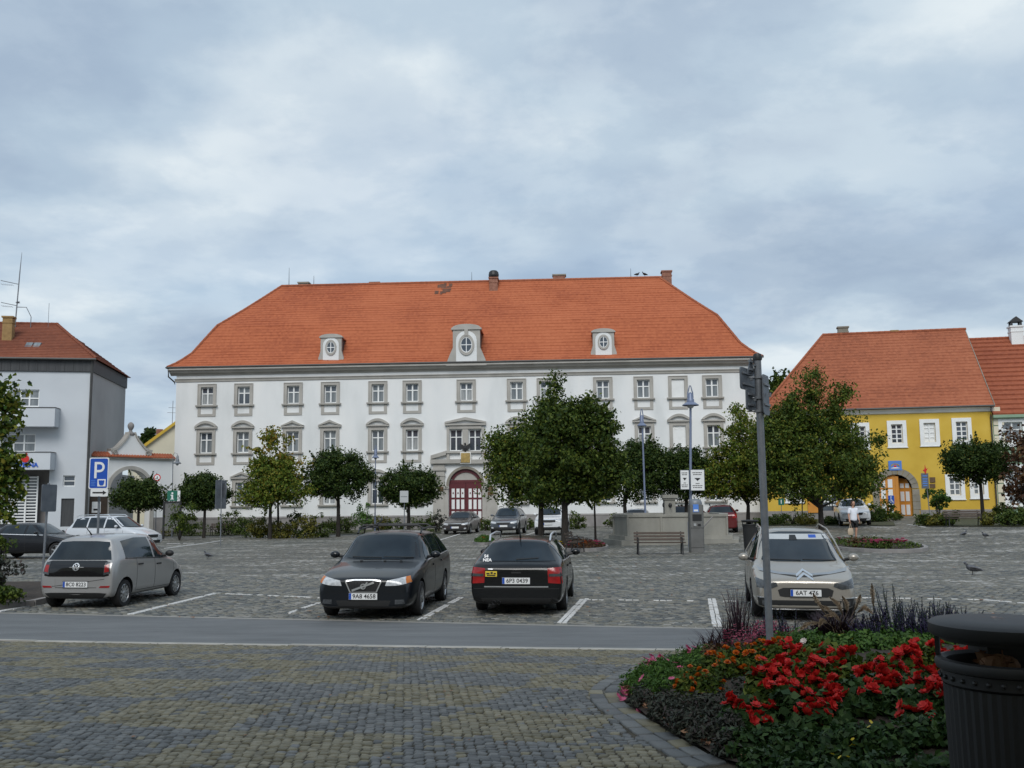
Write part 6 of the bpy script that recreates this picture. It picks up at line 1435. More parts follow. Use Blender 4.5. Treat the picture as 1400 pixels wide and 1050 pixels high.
tree('maple_tree', 'tall broad tree with several spires in front of the yellow house', 'tree', TM, [(1112,630,74,62),(1060,625,34,50),(1085,575,36,36),(1070,595,30,40),(1140,605,40,40),(1080,640,50,48),(1070,600,36,36),(1178,645,28,36),(1164,640,36,44),(1108,560,36,38),(1150,565,22,30),(1116,512,6,20),(1100,530,9,18),(1060,600,28,36),(1152,530,7,14),(1198,601,7,3)], 55.5, 1122, 'leaf_green', 56000, .155, .6, .15, 10, shell=.6, mixleaf='leaf_mixed')
tree('maple_tree', 'dark ball-shaped tree in front of the right windows of the yellow house', 'tree', TG, [(1337,632,42,29),(1318,629,27,23),(1358,629,26,25)], 63, 1343, 'leaf_dark', 17600, .15, .5, .11)
tree('copper_tree', 'sparse russet-leaved tree at the right edge before the green house', 'tree', None, [(1398,635,26,52),(1388,600,20,28),(1392,665,22,28)], 60, 1402, 'leaf_russet', 1700, .24, .7, .09, 10, shell=.35)
tree('roadside_tree', 'loose green and yellow tree reaching in from the left edge before the bank', 'tree', None, [(-20,600,42,74),(-6,665,32,48),(-6,545,20,30),(6,645,22,28)], 30, -32, 'leaf_mixed', 3800, .19, .5, .10, 12, shell=.5, mixleaf='leaf_dark')
tree('fir_tree', 'dark conifer behind the gate wall', 'tree', None, [(200,612,11,14),(200,600,9,10),(203,592,5,6),(194,606,7,9)], 112, 200, 'leaf_dark', 2600, .42, .6, .2)
tree('distant_tree', 'green tree behind the gap between the palace and the yellow house', 'tree', None, [(1063,540,14,20),(1066,524,7,10),(1052,555,12,16)], 100, 1063, 'leaf_green', 2600, .40, .8, .2)
# shrubs
SG = 'shrubs in the planted strips'
def shrub(label, px, yt, yb, hw, leaf, n=900, size=.15, d=None, group=SG, fl=None, name='shrub', tall=False, cat='shrub'):
    d = d or min(G(px, yb).y, 71); k = F / d; base = GX(px, d); zt = P(px, yt, d).z - base.z; r = hw / k; zt = max(.3, zt)
    t = thing(name, label, cat, base, 0, group)
    bl = [(np.array([0, 0, zt * .5]), np.array([r, r * .8, zt * .52])), (np.array([-r * .45, 0, zt * .36]), np.array([r * .6, r * .6, zt * .4])), (np.array([r * .45, .1, zt * .38]), np.array([r * .6, r * .6, zt * .4]))]
    if tall: bl = [(np.array([0, 0, zt * .62]), np.array([r, r * .9, zt * .38])), (np.array([r * .3, 0, zt * .5]), np.array([r * .7, r * .7, zt * .3]))]
    Pt, Od, _ = crown_points(bl, n, .26 * min(1.6, r + .3), 1.0, .55); Pt[:, 2] = np.maximum(Pt[:, 2], .03)
    link('foliage', leaf_np('foliage', Pt, size, M[leaf], Od, .55), t)
    m = MB()
    for k_ in range(5): a = random.random() * 6.3; m.tube([(0, 0, -.05), (math.cos(a) * r * .3, math.sin(a) * r * .3, zt * .4), (math.cos(a) * r * .5, math.sin(a) * r * .5, zt * .75)], [.03, .02, .006], 5)
    m.build('stems', M['bark'], t)
    return t
shrub('small round-headed bush on a stem beside the information sign', 247, 686, 727, 22, 'leaf_green', 1500, .15, tall=True, d=62)
shrub('dark leafy bush below the leftmost palace windows beside the sign pole', 313, 697, 729, 24, 'leaf_green', 1500, .15)
shrub('low grassy clump at the left end of the planted strip', 262, 713, 732, 22, 'leaf_shrub', 800, .13); shrub('low grassy clump at the far left corner by the gate arch', 236, 717, 733, 14, 'leaf_ochre', 500, .12)
for i, (x, yt, hw, lf) in enumerate(((338, 706, 16, 'leaf_shrub'), (352, 710, 14, 'leaf_ochre'), (368, 706, 16, 'leaf_shrub'), (386, 708, 16, 'leaf_ochre'), (402, 701, 18, 'leaf_shrub'), (420, 704, 17, 'leaf_ochre'), (436, 703, 15, 'leaf_shrub'))):
    shrub(['low green shrub in the strip left of the long bench', 'low ochre-leaved shrub in the strip left of the long bench'][lf == 'leaf_ochre'], x, yt, 735 + (i % 2), hw, lf, 1000, .14)
for x, yt in ((456, 704), (474, 706)): shrub('green shrub behind the bench below the large ball tree', x, yt, 722, 15, 'leaf_shrub', 800, .14)
shrub('taller grey-green bush with fine leaves left of the second street lamp', 497, 686, 727, 17, 'leaf_fresh', 900, .13, tall=True, d=62)
shrub('yellowing rounded bush beside the grey-green one', 519, 702, 727, 15, 'leaf_ochre', 900, .14); shrub('low dark shrub behind the estate car roof', 540, 709, 724, 13, 'leaf_green', 700, .14)
shrub('broad green bush right of the ball tree by the palace door', 580, 703, 726, 20, 'leaf_shrub', 1100, .14); shrub('wispy tall grass clump at the palace door', 600, 697, 725, 8, 'leaf_grey', 500, .16)
shrub('yellow-green bush between the brown hatchback and the off-roader', 664, 706, 724, 11, 'leaf_shrub', 800, .14); shrub('low bush between the slate and the white off-roaders', 723, 709, 723, 7, 'leaf_shrub', 500, .14)
shrub('dark bush right of the white off-roader under the maple', 788, 700, 723, 13, 'leaf_green', 900, .15); shrub('low bush behind the fountain at the thin tree', 838, 701, 716, 12, 'leaf_green', 600, .14)
for x, yt, hw, lf in ((1042, 708, 13, 'leaf_shrub'), (1060, 704, 14, 'leaf_shrub'), (1082, 698, 17, 'leaf_green'), (1103, 702, 13, 'leaf_ochre'), (1134, 707, 13, 'leaf_shrub')):
    shrub({'leaf_shrub': 'low green shrub in front of the left half of the yellow house', 'leaf_green': 'dark rounded bush below the lone ground-floor window of the yellow house', 'leaf_ochre': 'yellowish shrub beside the big tree trunk'}[lf], x, yt, 718, hw, lf, 800, .14)
shrub('big dark spreading bush left of the stone gateway', 1208, 684, 720, 24, 'leaf_green', 2200, .15, d=64); shrub('dark half of the bush touching the white car by the gateway', 1193, 694, 720, 15, 'leaf_dark', 1000, .15, d=63)
shrub('small bushy tree right of the stone gateway behind the blue sign', 1282, 662, 717, 17, 'leaf_fresh', 1500, .15, tall=True, d=64)
for x, yt, hw, lf in ((1266, 702, 13, 'leaf_shrub'), (1283, 703, 14, 'leaf_ochre'), (1300, 699, 14, 'leaf_shrub'), (1352, 701, 13, 'leaf_ochre'), (1374, 698, 15, 'leaf_shrub')):
    shrub(['low green shrub along the right half of the yellow house', 'low ochre shrub along the right half of the yellow house'][lf == 'leaf_ochre'], x, yt, 719, hw, lf, 800, .14)
shrub('taller dark shrub in front of the house corner at the right edge', 1372, 688, 716, 16, 'leaf_green', 1100, .15, d=65); shrub('leafy shrub cut by the right edge', 1396, 690, 719, 18, 'leaf_shrub', 1200, .15)
LG = 'shrubs in the kerbed bed at the left edge'
t = shrub('grey-leaved shrub with white blossoms at the left edge', -6, 722, 822, 30, 'leaf_grey', 1700, .10, 21.5, LG); shrub('low green shrub at the kerb on the left edge', 6, 795, 829, 22, 'leaf_green', 900, .09, 20.6, LG); shrub('dark shrub behind the blossoming one on the left edge', -18, 700, 800, 30, 'leaf_green', 1400, .11, 23, LG)
k0 = G(-30, 837); k1 = G(44, 829); m = MB(); k2 = k1 + Vector((-.1, 5.5, 0)); k2.z = GZ(k2.x, k2.y)
for a, b in ((k0, k1), (k1, k2)):
    dr = (b - a).normalized(); nr = Vector((-dr.y, dr.x, 0)) * .07; L_ = (b - a).length; q = 0
    while q < L_ - .02:
        e = min(q + 1.0, L_); p0, p1 = a + dr * q, a + dr * (e - .01); vs = []
        for z in (-.1, .13): vs += [(p0.x - nr.x, p0.y - nr.y, p0.z + z), (p1.x - nr.x, p1.y - nr.y, p1.z + z), (p1.x + nr.x, p1.y + nr.y, p1.z + z), (p0.x + nr.x, p0.y + nr.y, p0.z + z)]
        m.add(vs, [(3,2,1,0), (4,5,6,7), (0,1,5,4), (1,2,6,5), (2,3,7,6), (3,0,4,7)]); q += 1.0
struct(m.build('bed_kerb', M['plinth_stone']))
m = MB(); q = [k0 + Vector((-2, 0, .09)), k1 + Vector((-.08, .08, .09)), k2 + Vector((-.08, 0, .09)), k2 + Vector((-5, 0, .09))]; m.add(q, [(0,1,2,3)]); struct(m.build('bed_soil', M['soil']))
# soil of the planted strips below the houses
for pts in (((222, 733.5), (603, 729), (603, 716), (222, 719)), ((1036, 719), (1145, 719), (1145, 710), (1036, 711)), ((1255, 720), (1410, 721), (1410, 709), (1255, 709)), ((1188, 719), (1224, 719), (1222, 714), (1188, 714))):
    m = MB(); a, b, c, d = [G(*p) for p in pts]; n = 10; vs = []
    for i in range(n + 1):
        for u, v in ((a.lerp(b, i / n), 0), (d.lerp(c, i / n), 1)): vs.append((u.x, u.y, GZ(u.x, u.y) + .03))
    m.add(vs, [(2*i, 2*i+2, 2*i+3, 2*i+1) for i in range(n)]); struct(m.build('planting_strip', M['verge']))
# ================================================================== the flower bed in front
bp_ = np.array(BED)
def bed_z(x, y):
    a = bp_; b = np.roll(bp_, -1, 0); ap = np.array([x, y]) - a; ab = b - a; t = np.clip((ap * ab).sum(1) / ((ab * ab).sum(1) + 1e-9), 0, 1); dd = np.sqrt((((a + ab * t[:, None]) - [x, y]) ** 2).sum(1)).min()
    ins = bool(inside(BED, np.array([x]), np.array([y]))[0])
    return GZ(x, y) + .035 + (.24 * sstep(0, 1.5, dd) if ins else 0)
cen = bp_.mean(0); m = MB(); nr_ = 12; vs = []
for r_ in range(nr_ + 1):
    for p in bp_: q = cen + (p - cen) * (r_ / nr_) * .999; vs.append((q[0], q[1], bed_z(*q) + random.uniform(-.012, .012)))
n = len(bp_); m.add(vs, [(r_*n+i, (r_+1)*n+i, (r_+1)*n+(i+1) % n, r_*n+(i+1) % n) for r_ in range(nr_) for i in range(n)])
for f in range(len(m.f)): pass
so = struct(m.build('bed_soil', M['soil'], smooth=True))
bmx = bmesh.new(); bmx.from_mesh(so.data); bmesh.ops.remove_doubles(bmx, verts=bmx.verts, dist=1e-5); bmesh.ops.recalc_face_normals(bmx, faces=bmx.faces); bmx.to_mesh(so.data); bmx.free()
if so.data.polygons[len(so.data.polygons)//2].normal.z < 0: so.data.flip_normals()
# fallen brown leaves along the lower edge
pts = []
for k in range(3200):
    i = random.randrange(len(BED)); a = np.array(BED[i]); tt = abs(random.gauss(0, .20)) + .02; q = a + (cen - a) / np.linalg.norm(cen - a) * tt
    if q[1] < 9: pts.append((q[0], q[1], bed_z(*q) + .012 + random.random() * .03))
o = link('leaf_litter', leaf_np('leaf_litter', np.array(pts), .042, M['leaf_fallen'], None, .7, 1.6)); o['kind'] = 'stuff'
def petals(n, r, w_, flat=.35, cup=.3, dbl=1):
    m = MB()
    for k in range(dbl):
        for i in range(n):
            a = 2*math.pi*i/n + k*.4; rr = r*(1-.28*k); p = lambda q, s, z: (q*math.cos(a)-s*math.sin(a), q*math.sin(a)+s*math.cos(a), z)
            m.add([p(0, 0, 0), p(rr*.6, w_*.5, rr*cup*.5+k*r*.25), p(rr, 0, rr*cup+k*r*.3), p(rr*.6, -w_*.5, rr*cup*.5+k*r*.25)], [(0,3,2,1)])
    return m
def flower_mesh(kind):
    m = MB()
    if kind == 'begonia':        # a head of several ruffled blossoms
        for k in range(5):
            c = Vector((random.gauss(0, .032), random.gauss(0, .032), random.gauss(0, .028))); f = petals(6, .038, .032, cup=random.uniform(.1, .7), dbl=2)
            Rm = Matrix.Translation(c) @ Matrix.Rotation(random.uniform(-.9, .9), 4, 'X') @ Matrix.Rotation(random.uniform(-.9, .9), 4, 'Y'); m.M = Rm; m.add(f.v, f.f); m.M = Matrix.Identity(4)
        return m.mesh('blossom', M['petal_red'])
    if kind == 'marigold': f = petals(9, .030, .018, cup=.25, dbl=3); return f.mesh('blossom', M['petal_orange'])
    if kind == 'cosmos': f = petals(8, .036, .026, cup=.2, dbl=1); return f.mesh('blossom', M['petal_pink'])
    if kind == 'rose':
        for k in range(8): c = (random.gauss(0, .02), random.gauss(0, .02), k*.016); f = petals(4, .014, .012, cup=.5); m.M = Matrix.Translation(c); m.add(f.v, f.f); m.M = Matrix.Identity(4)
        return m.mesh('blossom', M['petal_rose'])
    if kind == 'yellow': return petals(6, .014, .012, cup=.2).mesh('blossom', M['petal_yellow'])
    if kind == 'white': return petals(9, .030, .018, cup=.2, dbl=2).mesh('blossom', M['petal_white'])
FL = {k: [flower_mesh(k) for _ in range(4)] for k in ('begonia', 'marigold', 'cosmos', 'rose', 'yellow', 'white')}
BG = 'plants in the round flower bed'
def plant(name, label, px, yt, hw, d, leaf, n, size, flower=None, nf=0, asp=.6, cat='plant', fpos=None, fsc=1.0, shell=.55):
    x = (px - 700) / F * d * .993; zb = bed_z(x, d); zt = max(.16, P(px, yt, d).z - zb); r = hw / F * d
    t = thing(name, label, cat, (x, d, zb), 0, BG)
    u = unit(n); u[:, 2] = np.abs(u[:, 2]); rad = shell + (1 - shell) * rng.random(n); lum = 1 + .22 * np.sin(u[:, 0] * 7 + px) * np.sin(u[:, 1] * 6 + d) 
    Pt = u * np.array([r, r, zt * .96]) * (rad * lum)[:, None]; Pt[:, 2] = np.maximum(Pt[:, 2], .015)
    link('foliage', leaf_np('foliage', Pt, size, M[leaf], u, asp, .2, .9), t)
    m = MB()
    for k in range(6): a = random.random() * 6.3; e = (math.cos(a) * r * .5, math.sin(a) * r * .5, zt * .7); m.tube([(0, 0, -.03), (e[0] * .4, e[1] * .4, zt * .4), e], [.010, .007, .003], 4)
    m.build('stems', M['leaf_deep'], t)
    for k in range(nf):
        a = random.uniform(-2.9, -.2) if random.random() < .8 else random.random() * 6.3; el = random.uniform(.15, 1.45); v = Vector((math.cos(a) * math.cos(el), math.sin(a) * math.cos(el), math.sin(el))); p = Vector((v.x * r, v.y * r, v.z * zt)) * random.uniform(.97, 1.1)
        o = link('blossom', random.choice(FL[flower]), t, p); o.rotation_euler = (random.uniform(-.3, .9), random.uniform(-.5, .5), random.random() * 6); s_ = random.uniform(.8, 1.25) * fsc; o.scale = (s_,) * 3
    return t
for px, yt, hw, d in ((868, 936, 26, 8.7), (886, 915, 28, 9.3), (910, 903, 30, 9.8), (938, 896, 28, 10.3), (905, 930, 32, 8.9), (935, 918, 32, 9.3), (880, 948, 26, 8.35), (962, 898, 24, 10.6), (912, 955, 26, 8.2)):
    plant('feathery_plant', 'fresh green feathery plant on the left of the flower bed', px, yt, hw, d, 'leaf_fresh', 900, .045, 'cosmos', 1, .3)
for px, py, d in ((847, 955, 8.3), (852, 947, 8.5), (879, 913, 9.4), (886, 906, 9.6), (893, 903, 9.8), (904, 901, 9.9), (878, 978, 7.9), (940, 890, 10.3)):
    p = P(px, py, d); t = thing('cosmos_flower', 'pink flower on a thin stalk at the bed rim', 'flower', (p.x, p.y, bed_z(p.x, p.y)), 0, 'pink flowers at the rim of the bed'); h_ = p.z - t.location.z
    m = MB(); m.tube([(0, 0, 0), (random.uniform(-.03, .03), 0, h_ * .6), (0, 0, h_)], [.006, .004, .003], 4); m.build('stalk', M['leaf_fresh'], t)
    for k in range(3): o = link('blossom', random.choice(FL['cosmos']), t, (random.gauss(0, .015), random.gauss(0, .015), h_ + k * .02)); o.rotation_euler = (random.uniform(.2, 1), random.uniform(-.5, .5), k)
for px, yt, hw, d, nf in ((945, 930, 24, 8.4, 9), (966, 918, 24, 8.8, 10), (988, 913, 24, 9.0, 10), (1010, 911, 24, 9.0, 11), (1034, 912, 22, 9.0, 10), (1052, 914, 18, 8.9, 8), (932, 945, 20, 8.1, 8), (960, 948, 24, 8.1, 8), (990, 935, 24, 8.4, 8), (1020, 932, 22, 8.4, 5)):
    plant('marigold_plant', 'orange marigold plant in the flower bed', px, yt, hw, d, 'leaf_green', 420, .045, 'marigold', nf, .5)
for px, yt, hw, d in ((905, 968, 26, 7.8), (938, 972, 30, 7.6), (968, 972, 30, 7.5), (996, 978, 24, 7.3), (925, 988, 26, 7.3), (960, 995, 28, 7.1), (988, 1003, 26, 6.9), (1010, 960, 28, 7.7), (1040, 950, 26, 7.8), (898, 975, 22, 7.55), (925, 996, 22, 7.1), (952, 1010, 22, 6.8), (985, 1020, 22, 6.5), (872, 960, 20, 8.0)):
    plant('faded_plant', 'faded grey-brown plant in the flower bed', px, yt, hw, d, 'leaf_grey', 520, .045, None, 0, .35)
for px, yt, hw, d, nf in ((1003, 955, 28, 7.1, 7), (1028, 962, 24, 6.9, 6), (1036, 915, 30, 7.5, 8), (1070, 905, 32, 7.7, 8), (1105, 905, 34, 7.6, 10), (1140, 892, 32, 7.9, 9), (1168, 915, 32, 7.4, 6), (1198, 895, 32, 7.8, 6), (1230, 884, 30, 8.1, 8), (1262, 882, 26, 8.2, 8), (1075, 940, 34, 7.0, 7), (1118, 945, 34, 6.9, 6), (1165, 955, 32, 6.8, 4), (1205, 935, 34, 7.0, 6), (1245, 925, 34, 7.1, 6), (1280, 905, 28, 7.5, 6), (1225, 968, 32, 6.6, 4), (1262, 972, 30, 6.5, 6), (1290, 950, 30, 6.8, 5), (1090, 975, 30, 6.6, 4), (1060, 900, 26, 8.5, 5), (1088, 903, 28, 8.3, 5), (1120, 900, 28, 8.5, 5), (1150, 935, 34, 7.0, 4), (1186, 942, 34, 6.9, 4), (1122, 962, 32, 6.6, 2), (1300, 888, 28, 8.0, 5), (1050, 938, 28, 7.3, 4)):
    plant('begonia_plant', 'red begonia plant in the flower bed', px, yt, hw, d, 'leaf_deep' if d < 7.3 else 'leaf_green', 560, .075, 'begonia', max(2, int(nf*.85)), .75, fsc=.95)
for px, yt, hw, d in ((1005, 1000, 34, 6.5), (1045, 992, 36, 6.5), (1085, 1000, 36, 6.3), (1125, 1003, 38, 6.2), (1165, 1000, 38, 6.2), (1205, 1002, 38, 6.1), (1250, 1000, 38, 6.1), (1290, 1005, 36, 6.0), (1030, 1025, 36, 6.0), (1075, 1030, 38, 5.8), (1125, 1032, 40, 5.7), (1180, 1030, 40, 5.7), (1235, 1030, 42, 5.6), (1285, 1035, 40, 5.5)):
    plant('dark_foliage_plant', 'low dark green cushion plant in the flower bed', px, yt, hw, d, 'leaf_deep', 620, .05, 'yellow', 3 if 1100 < px < 1180 else 0, .6)
for px, yt, hw, d in ((1060, 888, 30, 9.6), (1086, 868, 28, 10.2), (1110, 892, 30, 9.5), (1135, 896, 28, 9.4), (1172, 878, 30, 9.7), (1200, 880, 28, 9.6), (1152, 888, 26, 9.3), (1235, 876, 30, 9.5)):
    plant('green_plant', 'bright green leafy plant below the grasses in the flower bed', px, yt, hw, d, 'leaf_fresh', 620, .05, 'yellow' if px == 1135 else ('white' if px == 1110 else None), 5 if px == 1135 else (2 if px == 1110 else 0), .5)
for px, yt, hw, d in ((1012, 872, 22, 10.4), (1035, 868, 24, 10.3), (1052, 876, 20, 10.1), (1000, 888, 20, 10.0)):
    plant('rose_spike_plant', 'rosy pink flower spikes in front of the dark grasses', px, yt, hw, d, 'leaf_grey', 380, .05, 'rose', 13, .4, fsc=1.1)
for px, yt, hw, d in ((965, 900, 18, 10.5), (985, 905, 18, 10.2), (975, 912, 16, 9.6)):
    plant('bronze_plant', 'low bronze-leaved plant left of the rosy flower spikes', px, yt, hw, d, 'leaf_russet', 300, .05, 'marigold', 1, .5)
def blades(n, h, spread, w_, curl=.5):
    """grass blades: each a tapering, arching ribbon"""
    V = []; Fq = []
    for k in range(n):
        a = random.random() * 6.28; hh = h * random.uniform(.55, 1.05); s_ = spread * random.uniform(.2, 1); b0 = (random.gauss(0, .04), random.gauss(0, .04)); base = len(V); sg = 4; pa = a + 1.57
        for i in range(sg + 1):
            t = i / sg; q = s_ * t ** 1.6; z = hh * (t - curl * t ** 3 * .4); w2 = w_ * (1 - t * .92) * .5
            c = (b0[0] + math.cos(a) * q, b0[1] + math.sin(a) * q); V += [(c[0] - math.cos(pa) * w2, c[1] - math.sin(pa) * w2, z), (c[0] + math.cos(pa) * w2, c[1] + math.sin(pa) * w2, z)]
        Fq += [(base + 2*i, base + 2*i+1, base + 2*i+3, base + 2*i+2) for i in range(sg)]
    return V, Fq
def grass(label, px, yt, d, n, mt, spread=.35, w_=.022, name='purple_grass', curl=.5):
    x = (px - 700) / F * d * .993; zb = bed_z(x, d); h = (P(px, yt, d).z - zb) * 1.22; n = int(n * 1.8); t = thing(name, label, 'ornamental grass', (x, d, zb), 0, BG); V, Fq = blades(n, h, spread, w_, curl); link('blades', np_mesh('blades', V, Fq, M[mt]), t); return t
for px, yt, d, n, sp in ((968, 858, 11.1, 46, .32), (992, 838, 11.2, 60, .34), (1004, 800, 11.0, 34, .30), (1022, 842, 11.1, 50, .30), (1052, 846, 11.2, 46, .30), (1075, 850, 11.0, 40, .28), (955, 872, 10.9, 26, .28)):
    grass('dark purple spiky grass at the back left of the flower bed', px, yt, d, n, 'leaf_purple', sp)
for px, yt, d, n, sp in ((1118, 838, 10.6, 90, .36), (1140, 836, 10.6, 90, .36), (1100, 850, 10.7, 60, .32), (1160, 845, 10.5, 60, .32)):
    grass('dense dark purple grass clump below the arching tan plumes', px, yt, d, n, 'leaf_purple', sp, .022)
# tan plumes of the fountain grass
def plume(px0, py0, path, d):
    x = (px0 - 700) / F * d * .993; zb = bed_z(x, d); t = thing('fountain_grass_plume', 'tan bristly plume arching over the dark grass clump', 'grass plume', (x, d, zb), 0, 'tan grass plumes'); base = Vector((x, d, zb))
    pts = [Vector((0, 0, 0)), P(px0, py0, d) - base] + [P(a, b, d - .15 * (i + 1)) - base for i, (a, b) in enumerate(path)]
    m = MB(); m.tube(pts, [.004] * (len(pts) - 1) + [.002], 4); m.build('stalk', M['plume_tan'], t)
    V = []; Fq = []; seg = pts[-3:] if len(pts) > 3 else pts[-2:]; tot = 230
    for k in range(tot):
        u = k / tot * (len(seg) - 1); i = min(int(u), len(seg) - 2); p = seg[i].lerp(seg[i+1], u - i); tg = (seg[i+1] - seg[i]).normalized(); e = Vector(unit(1)[0]); e = (e - tg * e.dot(tg)).normalized(); f = math.sin(math.pi * min(1, .12 + .85 * k / tot)); q = p + e * .024 * f + tg * .030; s_ = tg.cross(e) * .003; b = len(V); V += [tuple(p - s_), tuple(p + s_), tuple(q + s_), tuple(q - s_)]; Fq.append((b, b+1, b+2, b+3))
    link('plume', np_mesh('plume', V, Fq, M['plume_tan']), t)
for px0, py0, path in ((1135, 862, [(1122, 851), (1104, 853), (1092, 862)]), (1132, 880, [(1118, 870), (1098, 872), (1084, 878)]), (1138, 858, [(1128, 838), (1117, 822), (1112, 812)]), (1142, 860, [(1142, 843), (1132, 833), (1122, 828)]), (1146, 858, [(1152, 840), (1146, 826), (1135, 817)]), (1150, 856, [(1158, 838), (1158, 826), (1152, 816)]), (1156, 856, [(1168, 836), (1174, 822), (1176, 814)]), (1160, 858, [(1172, 838), (1182, 830), (1192, 838)]), (1144, 862, [(1132, 852), (1124, 848), (1120, 856)]), (1138, 866, [(1144, 872), (1152, 880), (1158, 890)]), (1148, 860, [(1150, 850), (1140, 840), (1128, 842)]), (1166, 860, [(1186, 845), (1200, 848), (1210, 862)])):
    plume(px0, py0, path, 10.5)
plume(1195, 850, [(1194, 830), (1193, 812), (1192, 799)], 10.4)
# purple sage spikes
def sage(px, yt, d, n):
    x = (px - 700) / F * d * .993; zb = bed_z(x, d); h = (P(px, yt, d).z - zb) * 1.08; n += 4; t = thing('purple_sage', 'purple sage with upright spikes in the flower bed', 'plant', (x, d, zb), 0, BG); V = []; Fq = []; m = MB()
    for k in range(n):
        hh = h * (random.uniform(.6, 1) if k else 1); lx, ly = random.gauss(0, .07), random.gauss(0, .07); bx, by = random.gauss(0, .05), random.gauss(0, .05); top = Vector((bx + lx, by + ly, hh)); b0 = Vector((bx, by, 0)); m.tube([b0, b0.lerp(top, .6), top], [.005, .004, .002], 4)
        for j in range(34):
            u = .48 + .52 * j / 34; p = b0.lerp(top, u); a = random.random() * 6.28; r_ = .022 * (1.15 - u) + .005; e = Vector((math.cos(a), math.sin(a), .4)) * r_; s_ = Vector((-math.sin(a), math.cos(a), 0)) * r_ * .5; b = len(V); V += [tuple(p - s_), tuple(p + e * .7 - s_ * .6), tuple(p + e + Vector((0, 0, .006))), tuple(p + s_)]; Fq.append((b, b+1, b+2, b+3))
    m.build('stalks', M['leaf_deep'], t); link('flower_spikes', np_mesh('flower_spikes', V, Fq, M['spike_purple']), t)['kind'] = 'stuff'
    u = unit(160); u[:, 2] = np.abs(u[:, 2]); link('foliage', leaf_np('foliage', u * np.array([.22, .22, h * .42]) * (.5 + .5 * rng.random(160))[:, None], .06, M['leaf_fresh'], u, .4), t)
for px, yt, d, n in ((1172, 842, 10.1, 12), (1188, 838, 10.2, 12), (1203, 832, 10.1, 13), (1217, 804, 10.0, 10), (1231, 824, 10.1, 14), (1246, 830, 10.0, 14), (1260, 820, 10.2, 15), (1274, 826, 10.0, 15), (1288, 832, 10.1, 13), (1223, 836, 9.8, 14), (1252, 838, 9.7, 14), (1300, 828, 10.0, 12), (1180, 850, 9.9, 12), (1030, 838, 11.0, 8), (1068, 836, 10.9, 8), (1052, 850, 10.8, 8)):
    sage(px, yt, d, n)
# ================================================================== kerbed flower islands on the square
def island(label, px, py, rx_, ry_, fl, leaf, spots):
    c = G(px, py); t = thing('flower_island', label, 'flower bed', c); m = MB(); n = 22; vs = []; gz = lambda a, f: GZ(c.x + rx_*f*math.cos(a), c.y + ry_*f*math.sin(a)) - c.z
    for f, z in ((1, -.1), (1, .13), (.93, .13), (.93, .05)):
        for k in range(n): a = 2*math.pi*k/n; vs.append((rx_*f*math.cos(a), ry_*f*math.sin(a), gz(a, f)+z))
    m.add(vs, [(i*n+k, i*n+(k+1) % n, (i+1)*n+(k+1) % n, (i+1)*n+k) for i in range(3) for k in range(n)]); m.build('kerb', M['plinth_stone'], t)
    m = MB(); m.add([(rx_*.93*math.cos(2*math.pi*k/n), ry_*.93*math.sin(2*math.pi*k/n), .07+gz(2*math.pi*k/n, .93)) for k in range(n)], [tuple(range(n))]); m.build('soil', M['soil'], t)
    N_ = 1500; a = rng.random(N_)*6.28; rr = np.sqrt(rng.random(N_)); Pt = np.stack([rx_*.9*rr*np.cos(a), ry_*.9*rr*np.sin(a), .08+.32*rng.random(N_)*(1.1-rr)+.12*rng.random(N_)], 1); link('foliage', leaf_np('foliage', Pt, .10, M[leaf], None, .5), t)
    for k, (sx, sy, mt, s_) in enumerate(spots):
        q = G(sx, sy); f = petals(8, .10*s_, .08*s_, dbl=2); V = []; fs = []
        mm = MB()
        for j in range(7): mm.M = Matrix.Translation((random.gauss(0, .13*s_), random.gauss(0, .2), .22+random.random()*.15)); mm.add(f.v, f.f)
        mm.M = Matrix.Identity(4); mm.build('blossoms', M[mt], t, loc=(q.x-c.x, q.y-c.y, 0))
    return t
island('kerbed flower island with pink blooms right of the champagne people carrier', 1190, 748, 1.85, 3.6, None, 'leaf_shrub', [(1152, 747, 'petal_rose', .8), (1186, 752, 'petal_pink', .6), (1196, 753, 'petal_pink', 1.0), (1204, 752, 'petal_pink', 1.2), (1216, 752, 'petal_rose', 1.1), (1226, 751, 'petal_rose', .8), (1236, 750, 'petal_pink', 1.2)])
island('flower island at the foot of the maple left of the fountain', 792, 749, 1.25, 3.2, None, 'leaf_russet', [(779, 753, 'petal_pink', .7), (800, 752, 'petal_orange', .6), (808, 750, 'petal_rose', .9), (816, 752, 'petal_pink', .9), (792, 753, 'petal_orange', .6), (765, 752, 'petal_yellow', .9), (762, 756, 'petal_yellow', .6)])
island('small flower patch behind the black estate car', 662, 743, .55, 2.0, None, 'leaf_fresh', [(660, 744, 'petal_orange', .5), (668, 742, 'petal_white', .4)])
shrub('red-brown clump on the right flower island behind the people carrier', 1172, 733, 750, 12, 'leaf_russet', 600, .12, None, 'clumps on the flower islands'); shrub('green clump on the right flower island', 1200, 738, 752, 16, 'leaf_shrub', 700, .12, None, 'clumps on the flower islands')
